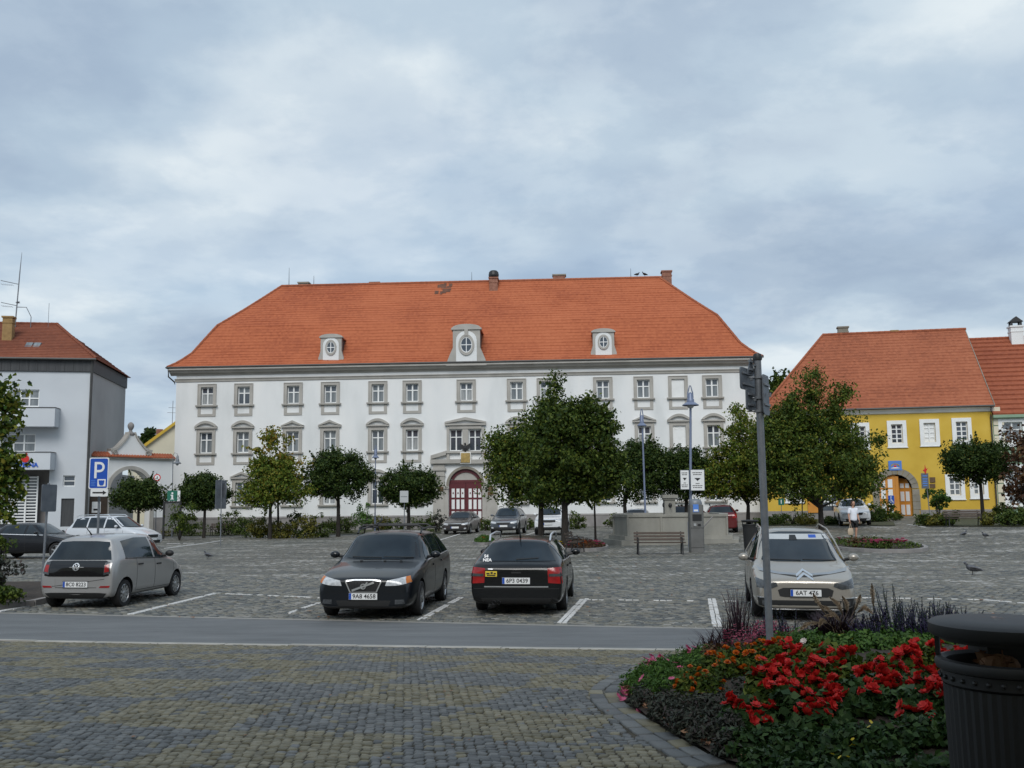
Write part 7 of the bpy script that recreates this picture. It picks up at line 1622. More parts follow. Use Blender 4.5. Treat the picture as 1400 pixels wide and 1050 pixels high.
# ================================================================== fountain
pts = [(838, 48.0), (857, 46.2), (992, 46.6), (992, 49.5), (974, 52), (858, 52), (842, 50.5)]
def plan(ps): return [Vector(((x - 700) / F * d * .993, d, 0)) for x, d in ps]
fpl = plan(pts); fc = sum(fpl, Vector()) / len(fpl); fz = GZ(fc.x, fc.y)
ft = thing('fountain', 'octagonal stone fountain basin on two steps with a square pillar', 'fountain', (fc.x, fc.y, fz))
def grow(poly, k): return [((p - fc) * (1 + k / max(.1, (p - fc).length))) for p in poly]
zr = P(930, 703, 46.4).z - fz
m = MB(); outer = grow(fpl, 0); inner = grow(fpl, -.32); n = len(outer)
vs = [(p.x, p.y, .36) for p in outer] + [(p.x, p.y, zr-.12) for p in outer] + [(p.x, p.y, zr-.12) for p in inner] + [(p.x, p.y, .36) for p in inner]
m.add(vs, [(i+k*n, (i+1) % n+k*n, (i+1) % n+(k+1)*n, i+(k+1)*n) for k in range(3) for i in range(n)]); m.build('basin', M['fountain_stone'], ft)
m = MB(); o2, i2 = grow(fpl, .07), grow(fpl, -.40); vs = [(p.x, p.y, z) for ps, z in ((o2, zr-.118), (o2, zr), (i2, zr), (i2, zr-.118)) for p in ps]; m.add(vs, [(i+k*n, (i+1) % n+k*n, (i+1) % n+((k+1) % 4)*n, i+((k+1) % 4)*n) for k in range(4) for i in range(n)]); m.build('rim', M['fountain_stone'], ft)
for (g, z0, z1) in ((.30, .19, .37), (.62, -.3, .185)):
    ps = grow(fpl, g); m = MB(); m.prism([(p.x, p.y) for p in ps], z0, z1, ax='z'); m.build('step', M['fountain_stone'], ft)
m = MB(); wpl = grow(fpl, -.33); m.add([(p.x, p.y, zr-.35) for p in wpl], [tuple(range(n))]); m.build('water', M['car_glass'], ft)
m = MB()
for a, b in ((0, 1), (1, 2), (2, 3)):
    A, B = outer[a], outer[b]; L_ = (B-A).length; k = max(1, int(round(L_/1.5)))
    for i in range(k+(a == 2)):
        p = A.lerp(B, i/k); m = MB(); m.tube([(p.x, p.y, .37), (p.x, p.y, zr-.13)], .06, 6); m.build('pilaster', M['fountain_stone'], ft)
pc = P(915, 690, 49) - Vector((fc.x, fc.y, fz)); w_ = 7.3/F*49; zt_ = P(915, 676.5, 49).z - fz; m = MB(); m.box((pc.x-w_, pc.y-w_, .3), (pc.x+w_, pc.y+w_, zt_-.16)); po_ = m.build('pillar', M['fountain_stone'], ft)
m = MB(); m.box((pc.x-w_-.11, pc.y-w_-.11, zt_-.158), (pc.x+w_+.11, pc.y+w_+.11, zt_)); m.box((pc.x-w_-.05, pc.y-w_-.05, zt_-.24), (pc.x+w_+.05, pc.y+w_+.05, zt_-.161)); m.build('pillar_cap', M['fountain_stone'], po_)
m = MB(); m.ball((pc.x, pc.y-w_-.03, zt_-.5), (.09, .07, .11)); m.tube([(pc.x, pc.y-w_-.03, zt_-.55), (pc.x, pc.y-w_-.25, zt_-.58)], .025, 6); m.ball((pc.x-w_-.02, pc.y, zt_-.5), (.06, .09, .11)); m.build('spout', M['iron'], po_)['kind'] = 'stuff'
m = MB(); q = P(968, 712, 46.2) - Vector((fc.x, fc.y, fz)); m.tube([(q.x+.2, q.y-.12, q.z+.2), (q.x-.3, q.y-.12, q.z-.35)], .035, 6); m.build('overflow_pipe', M['plinth_stone'], ft)
# ================================================================== benches
def bench_meshes(L=1.9):
    d = {}
    m = MB(); m.box((-L/2, -.04, -.016), (L/2, .04, .016)); d['slat'] = m.mesh('slat', M['wood_dark'])
    m = MB(); prof = [(-.30, 0), (-.24, .02), (-.20, .38), (.16, .36), (.22, 0), (.30, 0), (.24, .40), (.34, .80), (.29, .82), (.18, .43), (-.24, .43)]
    m.tube([(0, -.26, 0), (0, -.22, .40), (0, .20, .40)], .028, 6); m.tube([(0, .28, 0), (0, .18, .40), (0, .30, .84)], .028, 6); m.tube([(0, -.24, .40), (0, -.25, .60), (0, .18, .62)], .02, 6); d['side'] = m.mesh('bench_end', M['iron'])
    return d
BM_ = bench_meshes()
def bench(label, px, py, rz, s=1.0):
    p = G(px, py); t = thing('park_bench', label, 'bench', p, R(rz), 'benches on the square')
    for k in range(4): o = link('slat', BM_['slat'], t, (0, -.18 + .105*k, .44))
    for k in range(3): o = link('slat', BM_['slat'], t, (0, .195 + .03*k, .55 + .115*k)); o.rotation_euler = (R(75), 0, 0)
    for x in (-.82, .82): link('bench_end', BM_['side'], t, (x, 0, 0))
    t.scale = (s, s, s); return t
bench('wooden bench with iron ends in front of the fountain basin', 902.5, 758, -2, 1.03)
bench('bench seen end-on beside the maple trunk and the flower island', 786, 756, 78)
bench('bench in the planted strip below the large ball tree', 460, 729, 0); bench('bench below the left palace windows beside the sign pole', 305, 732, 2); bench('bench in front of the yellow house under the ball tree', 1318, 720, -4); bench('bench under the leftmost palace ball tree', 268, 722, 4)
# ================================================================== parking machine
p = G(952.5, 755); k_ = F/(p.y*.993); w_ = 9.6/k_; H_ = (P(952, 690, p.y).z-p.z)
mt_ = thing('parking_machine', 'grey parking ticket machine with a blue label beside the fountain bench', 'ticket machine', p, R(4))
def rbox(m, hx, hy, z0, z1, r=.05, n=4):
    poly = []
    for sx, sy, a0 in ((1, 1, 0), (-1, 1, 90), (-1, -1, 180), (1, -1, 270)):
        for i in range(n+1): a = R(a0+90*i/n); poly.append((sx*(hx-r)+r*math.cos(a), sy*(hy-r)+r*math.sin(a)))
    m.prism(poly, z0, z1, ax='z')
m = MB(); rbox(m, w_, .20, 0, H_, .07); m.build('cabinet', M['machine_grey'], mt_)
m = MB(); m.lathe([(1, 0), (1, .06), (.9, .14), (.6, .21), (.001, .24)], 20, (0, 0, H_+.003), 0, w_*.95, .21); m.build('solar_dome', M['galvanised'], mt_, True)
zz = lambda y: P(952, y, p.y).z-p.z
m = MB(); m.box((-w_*.55, -.212, zz(700)), (w_*.25, -.2005, zz(689.5))); lb = m.build('label', M['sign_sky_blue'], mt_)
m = MB(); m.box((-w_*.45, -.216, zz(699)), (w_*.15, -.2125, zz(696.5))); m.build('label_stripe', M['sign_white'], lb)
m = MB(); m.box((-w_*.65, -.215, zz(712)), (w_*.65, -.2005, zz(703))); m.build('display', M['black_plastic'], mt_)
m = MB(); m.box((-w_*.5, -.23, zz(719)), (-w_*.15, -.2005, zz(715.5))); m.build('coin_slot', M['chrome'], mt_)
m = MB(); m.box((w_*.1, -.22, zz(719)), (w_*.5, -.2005, zz(716))); m.build('ticket_slot', M['black_plastic'], mt_)
m = MB(); m.box((-w_*.94, -.206, .18), (w_*.94, -.2005, .195)); m.box((-w_*.94, -.206, zz(722)), (w_*.94, -.2005, zz(721.4))); m.build('door_seam', M['black_plastic'], mt_)
# ================================================================== street lamps
def lamp(label, px_t, px_b, ytop, ysh, d, rs, mt, side=0, rp=.05):
    b = GX(px_b, d); t = thing('street_lamp', label, 'street lamp', b, 0, 'street lamps'); tp = P(px_t, ytop, d)-b; sh = P(px_t, ysh, d)-b; c = Vector((sh.x+side, sh.y, sh.z))
    m = MB(); m.tube([(0, 0, -.05), (0, 0, 1.1), (tp.x*.2, tp.y*.2, 1.2), (tp.x*.9, 0, sh.z-.05 if not side else tp.z-.5)], [rp*1.5, rp*1.45, rp, rp*.8], 10); m.build('pole', M[mt], t, True)
    m = MB()
    if side: m.tube([(tp.x*.9, 0, tp.z-.5), (tp.x*.9, 0, tp.z-.15), (tp.x*.9+side*.35, 0, tp.z), (c.x-side*.15, 0, tp.z-.05), (c.x, 0, tp.z-.35), (c.x, 0, sh.z+.25)], rp*.6, 8)
    else:
        for q in (-1, 1): m.tube([(q*rs*.30+c.x, 0, sh.z+.25), (q*rs*.28+c.x, 0, sh.z+(tp.z-sh.z)*.6), (c.x+q*.02, 0, tp.z)], [.035, .03, .02], 8)
    m.build('bracket', M[mt], t, True)
    m = MB(); m.lathe([(rs*.98, -.10), (rs, -.07), (rs*.62, .03), (rs*.45, .06), (rs*.45, .16), (rs*.32, .24), (rs*.30, .38), (rs*.16, .46), (.01, .50)], 20, (c.x, c.y if not side else 0, sh.z)); m.build('shade', M[mt], t, True)
    m = MB(); m.ball((c.x, c.y if not side else 0, sh.z-.10), (rs*.42, rs*.42, .13), 14, 8); m.build('lamp_glass', M['lamp_glass'], t, True)
    return t
lamp('tall blue-grey street lamp carrying the two white parking notices', 944, 942.5, 527, 551.5, 43.4, .365, 'lamp_blue', 0, .062)
lamp('blue-grey street lamp rising behind the left half of the fountain', 877.5, 882.5, 559, 580, 53, .26, 'lamp_blue', 0, .055)
lamp('dark hooked street lamp at the left corner of the palace', 236.5, 236.5, 619, 632, 68, .26, 'galvanised', .30, .035)
lamp('street lamp before the palace windows left of the door', 513.5, 513, 609, 624, 66, .24, 'lamp_blue', .0, .04)
def board(par, x0, y0, x1, y1, d, mt, base, th=.03, name='sign_plate'):
    a, b = P(x0, y1, d)-base, P(x1, y0, d)-base; m = MB(); m.box((a.x, a.y, a.z), (b.x, a.y+th, b.z)); return m.build(name, M[mt], par), a, b
for x0, y0, x1, y1, lab in ((930.3, 642.5, 942, 669.5, 'narrow white parking notice with a black triangle on the left of the lamp post'), (944.3, 641.8, 963, 671, 'wide white parking notice with a black triangle on the right of the lamp post')):
    d = 42.95; c = P((x0+x1)/2, (y0+y1)/2, d); t = thing('parking_notice', lab, 'sign', c); o, a, b = board(t, x0, y0, x1, y1, d, 'sign_back', c); o.name = 'sign_backing'
    w_, h_ = b.x-a.x, b.z-a.z; m = MB(); m.box((a.x+.02, a.y-.006, a.z+.02), (b.x-.02, a.y-.001, b.z-.02)); m.build('sign_face', M['sign_white'], t)
    m = MB(); m.prism([(a.x+w_*.28, a.z+h_*.60), (a.x+w_*.5, a.z+h_*.46), (a.x+w_*.72, a.z+h_*.60)], a.y-.012, a.y-.007); 
    m.build('triangle', M['print_black'], t); m = MB()
    for fz_, l0, l1 in ((.85, .16, .84), (.76, .20, .80), (.34, .36, .64), (.24, .14, .86), (.15, .18, .82)):
        n = 6 if w_ > .5 else 4
        for k in range(n): xa = lerp(l0, l1, k/n); m.box((a.x+w_*xa, a.y-.011, a.z+h_*fz_-.018), (a.x+w_*(xa+(l1-l0)/n*.72), a.y-.007, a.z+h_*fz_+.018))
    m.build('small_print', M['print_black'], t)
# ================================================================== traffic signs
def pole_sign(label, px_b, d, ytop, r=.03, px_t=None, mt='galvanised', name='road_sign'):
    b = GX(px_b, d); t = thing(name, label, 'sign', b); tp = P(px_t or px_b, ytop, d)-b; m = MB(); m.tube([(0, 0, -.1), (tp.x, tp.y, tp.z)], r, 8); m.lathe([(r*1.15, 0), (r*1.15, .03), (.001, .04)], 8, (tp.x, tp.y, tp.z-.01)); m.build('pole', M[mt], t, True); return t, b
def rplate(w_, h_, r=.04, n=4):
    poly = []
    for sx, sz, a0 in ((1, 1, 0), (-1, 1, 90), (-1, -1, 180), (1, -1, 270)):
        for i in range(n+1): a = R(a0+90*i/n); poly.append((sx*(w_/2-r)+r*math.cos(a), sz*(h_/2-r)+r*math.sin(a)))
    return poly[::-1]
t, b = pole_sign('blue parking sign with a white P and a black arrow plate on a grey pole', 136, 25.6, 668, .032)
c = P(135.3, 647, 25.4)-b; k_ = F/25.4; W_, H_ = 26.5/k_, 42.5/k_
def at(c, m, y0, y1): return [(x+c.x, z+c.z) for x, z in m], c.y+y0, c.y+y1
m = MB(); q, y0, y1 = at(c, rplate(W_, H_), -.012, .012); m.prism(q, y0, y1); sp = m.build('sign_rim', M['sign_white'], t)
m = MB(); q, y0, y1 = at(c, rplate(W_*.90, H_*.94), -.018, -.013); m.prism(q, y0, y1); m.build('sign_face', M['sign_blue'], t)
m = MB(); px0 = c.x-W_*.22; sw = W_*.12; zt_ = c.z+H_*.36; zb_ = c.z-H_*.16; yy = c.y
m.box((px0, yy-.024, zb_), (px0+sw, yy-.019, zt_)); ro, ri = H_*.165, H_*.165-sw; cx_, cz_ = px0+sw+W_*.14, zt_-ro
m.box((px0+sw, yy-.024, zt_-sw), (cx_, yy-.019, zt_)); m.box((px0+sw, yy-.024, zt_-2*ro), (cx_, yy-.019, zt_-2*ro+sw))
for i in range(10):
    a0, a1 = -math.pi/2+math.pi*i/10, -math.pi/2+math.pi*(i+1)/10; m.prism([(cx_+r_*math.cos(a), cz_+r_*math.sin(a)) for r_, a in ((ri, a0), (ro, a0), (ro, a1), (ri, a1))][::-1], yy-.024, yy-.019)
m.build('letter', M['sign_white'], t)
m = MB(); m.box((c.x-W_*.04, yy-.024, c.z-H_*.42), (c.x+W_*.38, yy-.019, c.z-H_*.19)); pb = m.build('meter_symbol', M['sign_white'], t)
m = MB(); m.prism([(c.x+W_*x, c.z+H_*z) for x, z in ((.02, -.23), (.32, -.23), (.29, -.35), (.23, -.39), (.11, -.39), (.05, -.35))], yy-.030, yy-.025)
for k in range(3): x_ = c.x+W_*(.07+.10*k); m.box((x_-.012, yy-.033, c.z-H_*.265), (x_+.012, yy-.031, c.z-H_*.225))
m.build('meter_coin', M['sign_blue'], pb)
m = MB()
for z_, l in ((-.24, .22), (-.29, .24), (-.34, .2), (-.385, .22)): m.box((c.x-W_*.38, yy-.022, c.z+H_*z_-.008), (c.x-W_*(.38-l), yy-.019, c.z+H_*z_+.008))
m.build('small_print', M['sign_sky_blue'], t)
c2 = P(135.8, 673.5, 25.4)-b; w2, h2 = 23.5/k_, 10/k_; m = MB(); q, y0, y1 = at(c2, rplate(w2, h2, .02), -.012, .012); m.prism(q, y0, y1); m.build('arrow_plate', M['sign_white'], t)
m = MB(); m.box((c2.x-w2*.38, c2.y-.018, c2.z-.018), (c2.x+w2*.22, c2.y-.013, c2.z+.018)); m.prism([(c2.x+w2*.22, c2.z-.055), (c2.x+w2*.22, c2.z+.055), (c2.x+w2*.42, c2.z)][::-1], c2.y-.018, c2.y-.013); m.build('arrow', M['print_black'], t)
# display case on the gate wall behind that sign
m = MB(); a, c_, b_, d_ = wf.rc(120, 679, 145, 712); m.box((a, -.16, c_), (b_, -.005, d_)); nc = tag(m.build('notice_case', M['wood_dark']), 'dark framed notice case with white papers left of the archway', 'notice board'); nc.matrix_world = wf.M
m = MB(); a2, c2_, b2, d2 = wf.rc(124, 686, 136, 701); m.box((a2, -.17, c2_), (b2, -.161, d2)); m.build('paper', M['sign_white'], nc)
m = MB(); a2, c2_, b2, d2 = wf.rc(126, 695.5, 133, 698); m.box((a2, -.178, c2_), (b2, -.171, d2)); m.build('paper_print', M['print_black'], nc)
# grey sign seen edge-on left
t, b = pole_sign('grey sign plate turned almost edge-on on a thin pole at the left', 62.5, 25.2, 662, .03, 66.5)
c = P(67, 681, 25.2)-b; Mx = Matrix.Translation(c) @ Matrix.Rotation(R(72), 4, 'Z'); m = MB(Mx); m.prism(rplate(.5, .68), -.01, .01); m.build('sign_plate', M['sign_back'], t); m = MB(Mx); m.box((-.2, .012, -.02), (.2, .03, .02)); m.build('clamp', M['galvanised'], t)
# sign post in the flower bed
base = GX(1046.5, 9.5); base.z = bed_z(base.x, base.y); t = thing('sign_post', 'thick grey steel post rising from the flower bed carrying signs seen from behind', 'sign post', base); tp = P(1035.5, 491, 9.5)-base
m = MB(); m.tube([(0, 0, -.1), tuple(tp*.5), tuple(tp)], .035, 14); m.build('post', M['galvanised'], t, True); m = MB(); m.lathe([(.043, -.01), (.046, .02), (.035, .05), (.001, .06)], 14, tuple(tp)); m.build('post_cap', M['iron'], t, True)
def side_plate(px, py, hpx, wid, yaw, nm, tri=False, mt='sign_back'):
    c = P(px, py, 9.5)-base; h_ = hpx/F*9.5; Mx = Matrix.Translation(c) @ Matrix.Rotation(R(yaw), 4, 'Z'); m = MB(Mx)
    m.prism(rplate(wid, h_, .03) if not tri else [(-wid/2, -h_/2), (0, h_/2), (wid/2, -h_/2)], -.006, .006); o = m.build(nm, M[mt], t)
    m = MB(Mx)
    for z in (-.25, .25): m.box((-wid*.4, -.022, z*h_-.01), (wid*.4, -.007, z*h_+.01))
    m.box((-.012, -.05, -h_*.05), (.012, -.023, h_*.05)); m.build('bracket', M['galvanised'], o)
side_plate(1022.5, 519, 30, .42, 57, 'sign_plate'); side_plate(1027.5, 547, 29, .30, 57, 'sign_plate'); side_plate(1047, 540, 55, .22, 62, 'sign_plate'); side_plate(1026.5, 500, 22, .16, 50, 'pointed_plate', True)
for py in (516, 544, 562):
    c = P(1037, py, 9.5)-base; m = MB(); m.lathe([(.040, -.012), (.046, -.012), (.046, .012), (.040, .012)], 14, tuple(c)); m.tube([(c.x-.1, c.y, c.z), (c.x+.06, c.y-.02, c.z)], .009, 5); m.build('clamp', M['galvanised'], t)
# other signs round the square
t, b = pole_sign('pale square sign on a thin pole before the ball tree left of the palace door', 553, 62, 672, .03); c = P(552.5, 679, 61.9)-b; m = MB(); m.prism([(x+c.x, z+c.z) for x, z in rplate(.52, .72)], c.y-.02, c.y); m.build('sign_plate', M['lamp_glass'], t)
m = MB(); m.box((c.x-.2, c.y-.026, c.z-.02), (c.x+.2, c.y-.021, c.z+.02)); m.build('plate_rib', M['galvanised'], t)
t, b = pole_sign('tall pole with a turned grey board before the dark ball tree', 303, 52.5, 656, .028); c = P(302, 676, 52.5)-b; Mx = Matrix.Translation(c) @ Matrix.Rotation(R(60), 4, 'Z'); m = MB(Mx); m.prism(rplate(.75, 1.5), -.015, .015); m.build('sign_plate', M['sign_back'], t)
c = P(307.5, 670, 52.6)-b; Mx = Matrix.Translation(c) @ Matrix.Rotation(R(-60), 4, 'Z') @ Matrix.Rotation(R(90), 4, 'X'); m = MB(Mx); m.lathe([(.001, -.01), (.36, -.01), (.36, .01), (.001, .01)], 20); m.build('round_plate', M['galvanised'], t)
t, b = pole_sign('round red-ringed white sign on a pole right of the archway', 214.3, 69, 647, .03); c = P(215, 653, 68.9)-b
for nm, r0, r1, mt, y0 in (('sign_face', .001, .18, 'sign_white', -.012), ('sign_ring', .18, .245, 'sign_red', -.014)):
    Mx = Matrix.Translation(c) @ Matrix.Rotation(R(90), 4, 'X'); m = MB(Mx); m.lathe([(r0, 0), (r0, -y0), (r1, -y0), (r1, 0)], 22); m.build(nm, M[mt], t)
m = MB(); m.box((c.x-.03, c.y-.022, c.z-.08), (c.x+.04, c.y-.016, c.z+.08)); m.build('sign_mark', M['sign_back'], t)
c = P(216, 663, 68.9)-b; m = MB(); m.prism([(x+c.x, z+c.z) for x, z in rplate(.36, .42, .05)], c.y-.012, c.y); m.build('lower_plate', M['sign_white'], t)
# information board
b = GX(235, 65); t = thing('information_board', 'green information sign with a white i above a black framed board', 'sign', b); k_ = F/65
x0, x1 = P(224.6, 690, 65).x-b.x, P(247, 690, 65).x-b.x; zt_ = P(236, 686.5, 65).z-b.z; m = MB()
for x in (x0, x1): m.box((x-.06, -.06, -.1), (x+.06, .06, zt_-.07))
m.box((x0-.06, -.06, zt_-.069), (x1+.06, .06, zt_+.05)); m.build('frame', M['black_paint'], t)
m = MB(); m.box((x0+.065, -.02, .55), (x1-.065, .02, zt_-.075)); m.build('panel', M['machine_grey'], t)
c = P(235.7, 677.7, 65)-b; m = MB(); m.prism([(x+c.x, z+c.z) for x, z in rplate(.66, .66, .04)], -.015, .015); gp_ = m.build('sign_plate', M['sign_green'], t)
m = MB(); m.box((c.x-.055, -.024, c.z-.20), (c.x+.055, -.016, c.z+.06)); m.box((c.x-.11, -.024, c.z+.0), (c.x-.0555, -.016, c.z+.06)); m.box((c.x-.12, -.024, c.z-.24), (c.x+.12, -.016, c.z-.2005)); m.prism([(c.x+.065*math.cos(a), c.z+.16+.065*math.sin(a)) for a in np.linspace(0, 6.283, 12, False)][::-1], -.024, -.016); m.build('letter', M['sign_white'], gp_)
c = P(244.5, 678, 65)-b; m = MB(); m.box((c.x-.09, -.01, c.z-.34), (c.x+.09, .01, c.z+.34)); m.build('side_plate', M['sign_white'], t); m = MB(); m.box((c.x-.45, -.01, zt_+.051), (c.x-.38, .01, zt_+.3)); m.build('sign_stem', M['black_paint'], t)
# pole and small green sign in front of the yellow house
t, b = pole_sign('plain dark pole in front of the yellow house left of the shop', 1096, 66, 640, .04, None, 'iron', 'dark_pole'); t['category'] = 'pole'
t, b = pole_sign('small green sign with a white mark below the tree at the yellow house', 1068, 68.5, 688, .022, None, 'galvanised'); c = P(1068, 686, 68.4)-b; m = MB(); m.prism([(x+c.x, z+c.z) for x, z in rplate(.40, .46, .03)], -.015+c.y, c.y+.01); m.build('sign_plate', M['sign_green'], t); m = MB(); m.box((c.x-.03, c.y-.022, c.z-.13), (c.x+.03, c.y-.016, c.z+.13)); m.build('sign_mark', M['sign_white'], t)
t, b = pole_sign('blue wheelchair parking sign before the left gate leaf', 1218.5, 66.5, 678, .028); c = P(1218.5, 683, 66.4)-b; m = MB(); m.prism([(x+c.x, z+c.z) for x, z in rplate(.40, .54, .04)], c.y-.015, c.y+.01); m.build('sign_plate', M['sign_blue'], t)
m = MB(); y0, y1 = c.y-.022, c.y-.016
for i in range(12):
    a0, a1 = R(-200+24*i), R(-200+24*(i+1)); m.prism([(c.x-.02+r_*math.cos(a), c.z-.09+r_*math.sin(a)) for r_, a in ((.075, a0), (.105, a0), (.105, a1), (.075, a1))][::-1], y0, y1)
m.box((c.x-.04, y0, c.z-.08), (c.x-.005, y1, c.z+.12)); m.box((c.x-.0045, y0, c.z-.09), (c.x+.10, y1, c.z-.055)); m.prism([(c.x+.07, c.z-.0545), (c.x+.10, c.z-.0545), (c.x+.15, c.z-.2), (c.x+.12, c.z-.2)][::-1], y0, y1); m.prism([(c.x-.02+.04*math.cos(a), c.z+.17+.04*math.sin(a)) for a in np.linspace(0, 6.283, 10, False)][::-1], y0, y1); m.build('wheelchair_symbol', M['sign_white'], t)
t, b = pole_sign('pale blue town information sign with a red bird-shaped top right of the gateway', 1271, 60.5, 645, .03, 1265); c = P(1264.5, 657.5, 60.4)-b; m = MB(); m.prism([(x+c.x, z+c.z) for x, z in rplate(.44, .92, .03)], c.y-.02, c.y); sp = m.build('sign_plate', M['sign_back'], t)
m = MB()
for z_, l in ((.3, .28), (.12, .3), (-.02, .26), (-.15, .3), (-.28, .24)): m.box((c.x-l/2, c.y-.027, c.z+z_-.03), (c.x+l/2, c.y-.021, c.z+z_+.03))
m.build('sign_print', M['sign_sky_blue'], sp)
c = P(1264.8, 642.5, 60.4)-b; m = MB(); m.prism([(c.x-.16, c.z-.02), (c.x-.03, c.z+.05), (c.x, c.z+.32), (c.x+.05, c.z+.06), (c.x+.17, c.z+.12), (c.x+.06, c.z-.08), (c.x+.02, c.z-.30), (c.x-.06, c.z-.1)][::-1], c.y-.02, c.y+.01); m.build('red_figure', M['sign_red'], t)
# ================================================================== litter bins
def bin_parts(t, S=1.0, bag=True):
    m = MB(); nf = 44; prof = [(.20, 0.03), (.205, .05), (.232, .62), (.240, .90)]; vs = []
    for r_, z in prof:
        for k in range(nf*2): a = math.pi*k/nf; rr = r_*(1 - (.022 if k % 2 else 0)); vs.append((rr*math.cos(a), rr*math.sin(a), z))
    n2 = nf*2; m.add(vs, [(i*n2+k, i*n2+(k+1) % n2, (i+1)*n2+(k+1) % n2, (i+1)*n2+k) for i in range(3) for k in range(n2)]); m.build('body', M['black_plastic'], t)
    m = MB(); m.lathe([(.235, .901), (.246, .91), (.246, .955), (.262, .962), (.268, .98), (.262, .998), (.240, 1.003), (.225, .99), (.222, .70), (.001, .69)], 44); m.build('rim', M['black_plastic'], t, True)
    m = MB()
    for k in range(30): a = 2*math.pi*k/30; m.ball((.248*math.cos(a), .248*math.sin(a), .932), .010, 6, 4)
    m.build('rim_beads', M['black_plastic'], t)['kind'] = 'stuff'
    for a in (150, 30, 270):
        a = R(a); m = MB(); p_ = Vector((math.cos(a), math.sin(a), 0)); q_ = Vector((-p_.y, p_.x, 0))*.018; m.add([tuple(p_*r_+q_*s_+Vector((0, 0, z))) for z in (1.0, 1.085) for r_ in (.245, .262) for s_ in (-1, 1)], [(0,1,5,4), (2,6,7,3), (0,4,6,2), (1,3,7,5)]); m.build('lid_post', M['black_plastic'], t)
    m = MB(); m.box((-.075, .02, .70), (.075, .10, 1.02)); m.box((-.10, -.05, 1.021), (.10, .12, 1.07)); m.build('lid_bracket', M['black_plastic'], t)
    m = MB(); m.lathe([(.001, 1.068), (.24, 1.07), (.245, 1.085), (.275, 1.088), (.285, 1.10), (.285, 1.135), (.27, 1.145), (.18, 1.155), (.001, 1.158)], 48); m.build('lid', M['black_plastic'], t, True)
    m = MB(); m.lathe([(.19, 0), (.20, .012), (.20, .029), (.19, .03)], 30, cap=True); m.build('foot', M['black_plastic'], t)
    if bag:
        m = MB()
        for k in range(34):
            a, r_ = random.uniform(2.2, 4.6), random.uniform(.03, .2); x, y = r_*math.cos(a)*.8, r_*math.sin(a)*.8; s_ = random.uniform(.002, .006); z_ = 1.1585-.03*(r_/.27)**2+.001
            m.add([(x-s_*1.8, y, z_), (x, y-s_, z_), (x+s_*1.8, y, z_), (x, y+s_, z_)], [(0,1,2,3)])
        m.build('droppings', M['lamp_glass'], t)['kind'] = 'stuff'
        m = MB(); 
        for k in range(60): u = unit(1)[0]; c_ = Vector((-.06, -.02, .985)); p_ = c_+Vector((u[0]*.07, u[1]*.06, u[2]*.065))*random.uniform(.8, 1.1); q_ = c_+Vector((u[0]*.02+random.gauss(0, .02), u[1]*.02+random.gauss(0, .02), u[2]*.02)); w2 = Vector(unit(1)[0])*.03; m.add([tuple(p_-w2), tuple(p_+w2), tuple(q_+w2), tuple(q_-w2)], [(0,1,2,3)])
        m.ball((-.06, -.02, .985), (.06, .05, .055), 12, 8); m.ball((-.015, -.03, .975), (.05, .04, .04), 10, 7)
        p_ = m.mesh('paper_bag', M['leaf_fallen']); o = tag(link('paper_bag', p_), 'crumpled brown paper bag on top of the litter in the black bin', 'paper bag'); o.matrix_world = Matrix.Translation(t.location)
bp = P(1374, 845, 4.02); bz_ = GZ(bp.x, bp.y)
t = thing('litter_bin', 'large black fluted litter bin with a round lid cut by the right edge', 'litter bin', (bp.x, bp.y, bz_), 0, 'litter bins'); bin_parts(t)
bq = G(1026.5, 755); t = thing('litter_bin', 'dark litter bin behind the champagne people carrier beside the fountain steps', 'litter bin', (bq.x, bq.y, bq.z), 0, 'litter bins'); bin_parts(t, bag=False); t.scale = (1.18, 1.18, 1.09)
# ================================================================== person and birds
mk('skin', (.45, .25, .17), .6, var=.06); mk('hair_brown', (.045, .02, .012), .6, var=.2); mk('cloth_white', (.72, .74, .80), .85, var=.04, bump=.3, bscale=9); mk('cloth_black', (.012, .012, .014), .85); mk('bag_beige', (.45, .36, .26), .8, var=.1); mk('pigeon_grey', (.09, .095, .11), .6, var=.4, scale=14); mk('crow_black', (.012, .012, .014), .5)
def skin_mesh(name, joints, edges, radii, mt, lv=2):
    me = bpy.data.meshes.new('tmp'); me.from_pydata(joints, edges, []); o = bpy.data.objects.new('tmp', me); COL.objects.link(o)
    md = o.modifiers.new('k', 'SKIN'); md.use_smooth_shade = True
    for v, r_ in zip(me.skin_vertices[0].data, radii): v.radius = r_ if isinstance(r_, tuple) else (r_, r_)
    me.skin_vertices[0].data[0].use_root = True; sb = o.modifiers.new('s', 'SUBSURF'); sb.levels = sb.render_levels = lv
    dg = bpy.context.evaluated_depsgraph_get(); res = bpy.data.meshes.new_from_object(o.evaluated_get(dg)); bpy.data.objects.remove(o); res.name = name; res.materials.clear(); res.materials.append(M[mt]); return res
pp = GX(1166, 46.0); pt = thing('person', 'person in a white T-shirt and black shorts carrying a pale bag by the flower island', 'person', pp, R(20))
J = [(0,0,.93), (0,.01,1.15), (0,.02,1.36), (0,.015,1.44), (0,0,1.50), (0,-.01,1.60), (.10,0,.88), (.11,-.03,.49), (.11,.02,.09), (.11,-.12,.03), (-.10,0,.88), (-.11,.0,.49), (-.11,.06,.09), (-.11,-.07,.03),
     (.19,.02,1.38), (.25,.02,1.12), (.24,-.08,.88), (.235,-.12,.80), (-.19,.02,1.38), (-.26,.0,1.12), (-.27,-.06,.88), (-.27,-.08,.79)]
E_ = [(0,1),(1,2),(2,3),(3,4),(4,5),(0,6),(6,7),(7,8),(8,9),(0,10),(10,11),(11,12),(12,13),(2,14),(14,15),(15,16),(16,17),(2,18),(18,19),(19,20),(20,21)]
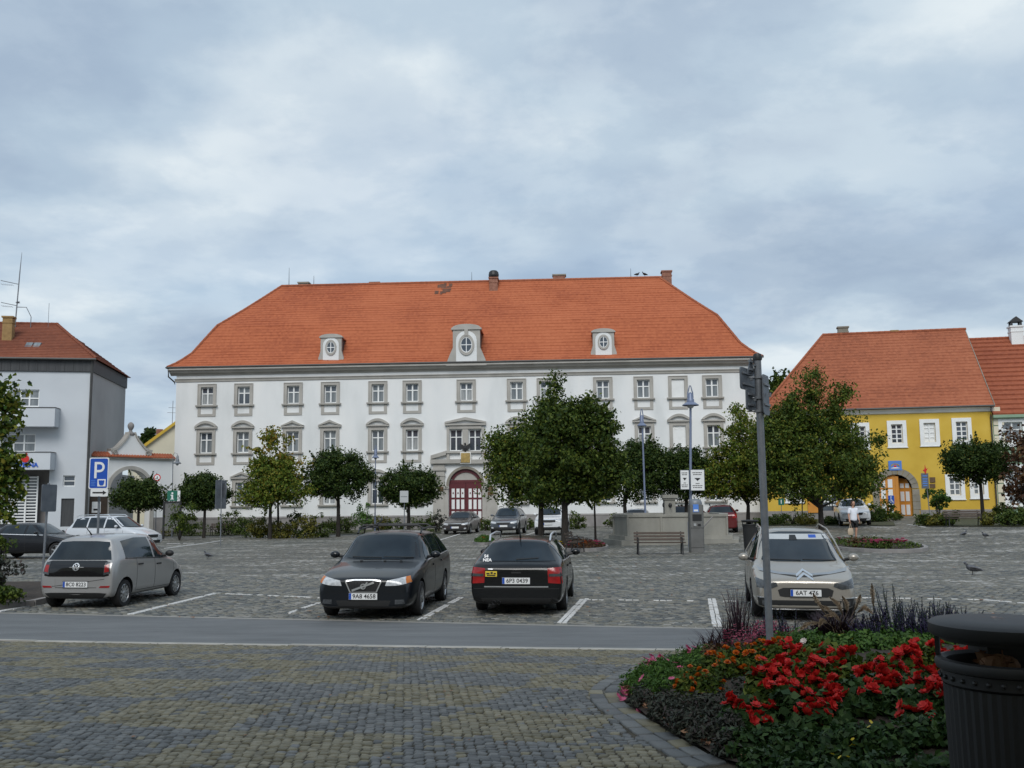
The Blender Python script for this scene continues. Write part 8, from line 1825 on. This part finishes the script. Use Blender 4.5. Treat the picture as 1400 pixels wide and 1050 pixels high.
Rr = [(.15,.11),(.14,.10),(.15,.10),(.06,.06),(.055,.055),(.05,.05),.085,.058,.038,.035,.085,.058,.038,.035,.055,.042,.033,.030,.055,.042,.033,.030]
link('body', skin_mesh('body', J, E_, Rr, 'skin'), pt)
for hx, hy, hz in ((.235,-.14,.76), (-.27,-.10,.75)):         # fingers and thumb, each rooted in the palm
    m = MB()
    for k, ln in enumerate((.07, .08, .075, .06)): x = hx+(k-1.5)*.016; m.tube([(x, hy+.02, hz+.03), (x, hy, hz-.01), (x, hy-.005+.02, hz-.01-ln*.5)], [.009, .008, .006], 6)
    s_ = -1 if hx > 0 else 1; m.tube([(hx+s_*.02, hy, hz+.05), (hx+s_*.045, hy-.01, hz+.02), (hx+s_*.04, hy-.015, hz-.01)], [.011, .009, .007], 6); m.build('fingers', M['skin'], pt, True)
m = MB(); m.lathe([(.012, -.115), (.045, -.10), (.062, -.06), (.074, 0), (.076, .04), (.068, .085), (.045, .115), (.01, .125)], 16, (0, -.015, 1.625), 0, 1, 1.15); m.ball((0, -.105, 1.605), (.012, .018, .018), 8, 6); m.ball((-.078, -.01, 1.61), (.012, .02, .03), 8, 6); m.ball((.078, -.01, 1.61), (.012, .02, .03), 8, 6); m.build('head', M['skin'], pt, True)
m = MB(); m.box((-.022, -.104, 1.566), (.022, -.094, 1.574)); m.build('mouth', M['dark_red_paint'], pt); m = MB()
for s_ in (-1, 1): m.ball((s_*.03, -.098, 1.635), (.011, .006, .007), 8, 6)
m.build('eyes', M['print_black'], pt)
m = MB(); m.lathe([(.082, -.05), (.088, .0), (.088, .05), (.078, .10), (.05, .135), (.005, .145)], 16, (0, .012, 1.625), 0, 1, 1.12); m.tube([(0, .08, 1.66), (0, .115, 1.58), (0, .10, 1.50)], [.05, .06, .03], 8); m.build('hair', M['hair_brown'], pt, True)
J2 = [(0,.01,.80), (0,.01,1.15), (0,.02,1.36), (0,.015,1.44), (.19,.02,1.385), (.245,.02,1.16), (-.19,.02,1.385), (-.25,.0,1.16)]
link('shirt', skin_mesh('shirt', J2, [(0,1),(1,2),(2,3),(2,4),(4,5),(2,6),(6,7)], [(.205,.155),(.19,.14),(.175,.125),.075,.085,.075,.085,.075], 'cloth_white'), pt)
link('shorts', skin_mesh('shorts', [(0,0,.90), (.10,0,.80), (.115,-.02,.52), (-.10,0,.80), (-.115,0,.52)], [(0,1),(1,2),(0,3),(3,4)], [(.175,.135),.115,.105,.115,.105], 'cloth_black'), pt)
m = MB()
for x, y in ((.11, -.07), (-.11, -.02)): m.ball((x, y, .035), (.045, .12, .04), 12, 8)
m.build('shoes', M['cloth_black'], pt, True)
bg_ = thing('shoulder_bag', 'pale beige bag hanging low from the hand of the person in the white T-shirt', 'bag', pp, R(20)); m = MB(); m.lathe([(.04, .22), (.13, .25), (.16, .34), (.15, .46), (.10, .54), (.03, .56)], 14, (-.27, -.10, -.02), 0, 1, .45, True); m.build('pouch', M['bag_beige'], bg_, True); m = MB(); m.tube([(-.33, -.10, .50), (-.285, -.105, .70), (-.27, -.11, .755), (-.255, -.105, .70), (-.21, -.10, .50)], .012, 6); m.build('strap', M['bag_beige'], bg_, True)
def bird(name, label, cat, pos, rz, s, mt, group, walk=True):
    t = thing(name, label, cat, pos, R(rz), group); m = MB(); m.tube([(-.20, 0, .10), (-.13, 0, .115), (-.05, 0, .13), (.03, 0, .145), (.09, 0, .17), (.115, 0, .215), (.13, 0, .245), (.155, 0, .25), (.172, 0, .247)], [.012, .035, .062, .068, .05, .030, .030, .020, .006], 10); m.build('body', M[mt], t, True)
    m = MB(); 
    for q in (-1, 1): m.add([(.05, q*.066, .165), (-.06, q*.070, .16), (-.19, q*.03, .115), (-.08, q*.066, .11), (.03, q*.070, .12)], [(0,1,2,3,4) if q < 0 else (4,3,2,1,0)]); m.tube([(0, q*.025, .09), (.005, q*.025, 0), (.03, q*.025, 0)], .005, 5)
    m.build('wings', M['crow_black'], t); t.scale = (s,)*3; return t
for px, py, rz, s, lab in ((284, 764, 160, 1.0, 'pigeon walking alone on the setts between the two dark parked cars and the small hatchback'), (1318, 734, 20, .95, 'left of the two pigeons near the bench at the yellow house'), (1347, 736, 200, .95, 'right of the two pigeons near the bench at the yellow house'), (1330, 786, 150, 1.15, 'nearest grey pigeon on the right side of the square')):
    bird('pigeon', lab, 'pigeon', G(px, py), rz, s*1.15, 'pigeon_grey', 'pigeons on the square')
for px in (871, 881.5):
    u_, z_ = pf.at(px, 379.5, tR); w3 = pf.M @ Vector((u_, tR, zR+.14)); bird('crow', 'dark bird perched on the palace ridge near the right chimney', 'bird', w3, 200 if px > 875 else 20, 1.5, 'crow_black', 'birds on the palace ridge')

# things that share a description are told apart by their row and their order from the left
ORD = ['first', 'second', 'third', 'fourth', 'fifth', 'sixth', 'seventh', 'eighth', 'ninth', 'tenth', 'eleventh', 'twelfth']
bpy.context.view_layer.update()
same = {}
for o in SC.objects:
    if o.parent is None and o.get('category'): same.setdefault(o['label'], []).append(o)
for lab, os_ in same.items():
    if len(os_) < 2: continue
    os_.sort(key=lambda o: o.matrix_world.translation.y); rows = 1 if len(os_) <= 10 else (2 if len(os_) <= 16 else 3); names = [['']][0] if rows == 1 else (['front', 'back'] if rows == 2 else ['front', 'middle', 'back']); k = math.ceil(len(os_) / rows)
    for r_ in range(rows):
        row = sorted(os_[r_*k:(r_+1)*k], key=lambda o: o.matrix_world.translation.x / o.matrix_world.translation.y)
        for i, o in enumerate(row): o['label'] = lab + (', %s from left' % ORD[i]) + (' in the %s row' % names[r_] if names[r_] else '')
